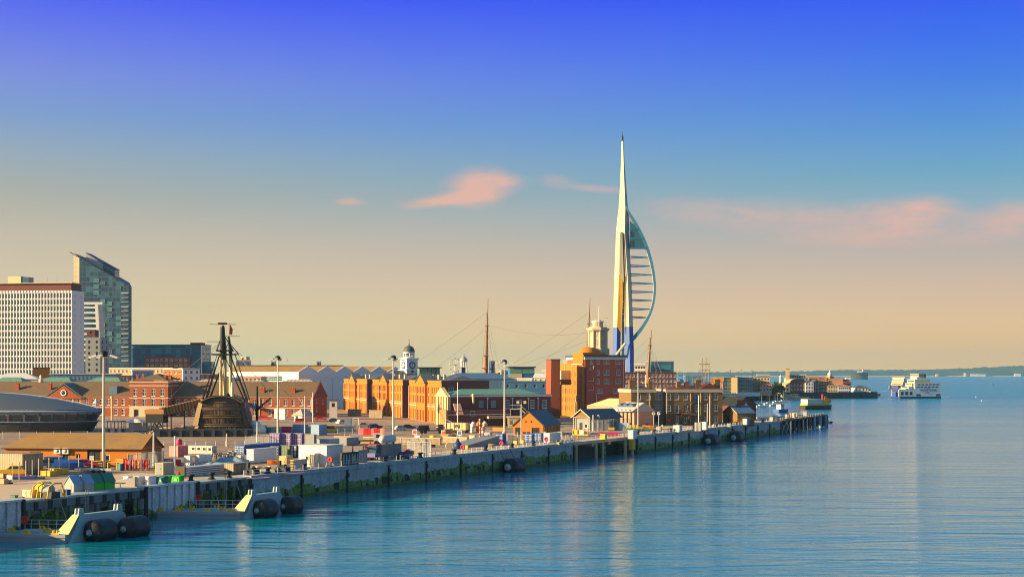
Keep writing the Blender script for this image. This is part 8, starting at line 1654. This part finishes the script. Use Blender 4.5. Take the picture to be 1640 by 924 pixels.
for k,(u,v,m_,lab)in enumerate([(12,5,'white','white box on the jetty, nearest the quay'),(26,3,'cream','cream box halfway along the jetty'),(40,4,'white','white box on the jetty beside yellow boxes'),(47,5,'yellow','yellow box on the jetty deck, first of two'),(51,5,'yellow','yellow box on the jetty deck, farther of two'),(60,3,'canvas_grey','grey box near the tip of the jetty'),(70,5,'orange','orange box at the tip of the jetty')]):
 t=thing('deck_box',lab,'box',jw(u,v),ja,'boxes on the timber jetty');b=MB();b.box(-1.0,-.7,.1,1.0,.7,1.5,m_);b.build('body',t);b=MB();b.box(-1.08,-.78,1.502,1.08,.78,1.62,m_);b.build('lid',t);b=MB();b.box(-.9,-.6,0,.9,.6,.098,'dark_metal');b.build('skid',t)
for k,(u,v,lab)in enumerate([(18,1.2,'red post on the jetty rail, nearer of two'),(24,1.2,'red post on the jetty rail, farther of two')]):b=MB();b.tube((0,0,0),(0,0,2.0),.22,'red',n=8);b.ball((0,0,2.1),.3,.3,.3,'orange',8,6);single(b,'jetty_post',lab,'post',jw(u,v))
for k,(px,Y,lab,c)in enumerate([(1222,575,'white hoarding panel on the inner quay behind the railings','canvas'),(1232,578,'blue hoarding panel beside the white one on the inner quay','blue_pale'),(1246,583,'long blue deck cabin inside the jetty','cladding_blue')]):
 w_=5 if k<2 else 8;t=thing('hoarding',lab,'hoarding',(XX(px,Y),Y,0),.3);b=MB();b.box(-w_/2,0,2.2,w_/2,.4,5.4,c);b.build('panel',t)
 b=MB();b.box(-w_/2-.4,-.5,-.4,w_/2+.4,2.6,2.18,'pontoon');b.build('float',t)
cabinet('white and red kiosk behind the thin ringed post',418,692,9,2,10,'red',name='kiosk',cat='kiosk',top='white');cabinet('teal booth right of the white and red kiosk',430,693,6,3,9,'teal',name='kiosk',cat='kiosk')
fence('grey rail enclosure before the storehouses, left of the red barriers',[gp(541,694),gp(576,694),gp(576,688)],1.5,0,m='pole',post=2.2)
fence('low palisade fence in front of the tan stone wall, right of the silver tank',[gp(642,713),gp(682,712)],1.7,.3)
fence('white rail fence along the dock edge under the warship',[gp(262,716),gp(330,714),gp(392,712)],1.1,0,m='white',post=2.4,mp='white')
fence('white post fence behind the museum, at its foot',[gp(4,703),gp(140,702)],2.0,0,m='steel_light',post=4.2)
for k,(px,py,m_,lab)in enumerate([(584,684,'steel','grey car parked below the farthest storehouse'),(601,686,'blue_dark','dark blue car parked beside the tan yard wall'),(640,689,'white','white car right of the lamp mast before the storehouses'),(655,687,'dark_metal','black car parked below the middle storehouse'),(676,690,'blue_dark','dark blue car left of the dark flatbed'),(548,679,'steel_light','silver car near the boathouse end'),(536,676,'blue_dark','dark car by the small white house')]):car(lab,px,py,4.3,.2+.3*(k%3),m_,group='cars in the storehouse yard')
for px,py,m_,lab in[(690,694,'dark_metal','dark flatbed truck with a black box body left of the goods wagon'),(585,711,'white','white truck behind the plant row')]:
 t=thing('flatbed_truck',lab,'truck',gp(px,py),.1);b=MB();b.box(-3.6,-1.1,.7,2.0,1.1,1.0,'dark_metal');b.build('bed',t);b=MB();b.box(2.05,-1.1,.6,3.6,1.1,2.6,m_);b.build('cab',t);b=MB();b.box(2.6,-1.13,1.6,3.4,-1.103,2.4,'glass_dark');b.box(3.603,-.9,1.6,3.63,.9,2.4,'glass_dark');b.build('window_glazing',t);b=MB();b.box(-3.4,-1.0,1.01,-.6,1.0,2.4,'black' if m_!='white' else 'canvas_grey');b.build('box_body',t)
 for x_ in(-2.6,-1.6,2.6):
  for y_ in(-1.05,1.05):b=MB();b.tube((x_,y_-.12,.45),(x_,y_+.12,.45),.45,'black',n=10);b.build('wheel',t)
def pal(px,py,n,m_,lab):
 g=gp(px,py);t=thing('pallet_stack',lab,'pallets',g,QA+px*.01)
 for k in range(n):
  b=MB();z=k*.17
  for q in range(5):b.box(-.6+q*.25,-.5,z+.1,-.4+q*.25,.5,z+.14,m_)
  for y_ in(-.45,0,.4):b.box(-.6,y_,z,.6,y_+.1,z+.098,m_)
  b.build('slat_pallet',t)
for a in[(332,752,6,'tan','tall tan pallet stack behind the steel sheets'),(344,751,3,'timber','low dark pallet stack behind the steel sheets'),(412,738,5,'tan','tan pallet stack before the dark blue container'),(440,741,4,'timber_orange','orange timber pallets left of the tan kiosk'),(662,712,5,'tan','tan pallet stack below the tan stone wall'),(693,716,4,'timber','dark pallet stack behind the close palisade fence'),(787,716,5,'tan','pallet stack on the apron under the ramp wall'),(897,712,4,'tan','pallet stack before the frame trolleys')]:pal(*a)
for k,(px,py)in enumerate([(300,752),(312,751),(387,747),(398,750),(552,700),(560,701),(720,700),(728,702),(780,700),(888,703),(925,703),(1000,700),(1044,693),(1064,692),(1100,690)]):
 t=thing('traffic_cone','small orange traffic cone with a white band on the quay ground','cone',gp(px,py),0,'orange traffic cones about the quay');b=MB();b.lathe((0,0,.04),[(.24,0),(.05,.9)],'orange',10);b.build('cone_body',t);b=MB();b.lathe((0,0,.4),[(.165,0),(.115,.22)],'white',10);b.build('band',t);b=MB();b.box(-.3,-.3,0,.3,.3,.045,'black');b.build('base',t)
for px,py,fw,sw,hp,m_,lab in[(547,706,9,4,7,'white','low white tank box behind the pale blue roof unit'),(606,707,10,3,6,'canvas_grey','grey tarped crate left of the lamp mast foot'),(650,706,7,3,6,'teal','teal tool chest right of the lamp mast foot'),(672,704,8,3,7,'white','white tool chest before the red square sign'),(694,703,6,3,6,'yellow','yellow tool chest left of the orange tractor'),(760,703,9,3,6,'canvas_gold','tan chest at the foot of the vent cowls'),(785,700,10,3,8,'steel','grey chest between banded post and orange skip'),(900,699,7,3,8,'steel','grey chest by the white box van nose'),(386,737,8,4,8,'cream','cream chest before the white cabin end'),(330,738,8,3,8,'steel','grey chest right of the moulded cabinets'),(236,744,6,3,8,'steel','grey chest at the end of the orange shed'),(1058,689,7,3,6,'steel','grey chest between flat trailer and lone kiosk'),(1170,684,5,2,6,'steel','grey chest below the small brick shed')]:cabinet(lab,px,py,fw,sw,hp,m_,name='tool_chest',cat='chest')
# past a hundred like windows on one building the smallest are gathered
def gather(root,stem_,limit=98):
 ch=[o for o in root.children if o.name.split('.')[0]==stem_ and o.type=='MESH']
 if len(ch)<=limit:return
 cp=Vector((0,0,H));wp=lambda o:root.matrix_basis@Vector(o.location)
 ch.sort(key=lambda o:(wp(o)-cp).length)
 inv=[o for o in ch[limit:]];vs,fs,mi,mats=[],[],[],[]
 for o in inv:
  M=o.matrix_basis;k=len(vs);vs+=[tuple(M@v.co)for v in o.data.vertices]
  for p in o.data.polygons:
   m=o.data.materials[p.material_index]
   if m not in mats:mats.append(m)
   fs.append(tuple(i+k for i in p.vertices));mi.append(mats.index(m))
  bpy.data.objects.remove(o)
 me=bpy.data.meshes.new(stem_);me.from_pydata(vs,[],fs)
 for m in mats:me.materials.append(m)
 me.polygons.foreach_set('material_index',mi);me.update()
 o=link(stem_,me,root);o['kind']='stuff'
for o in[o for o in SC.objects if o.parent is None and o.type=='EMPTY']:gather(o,'window')
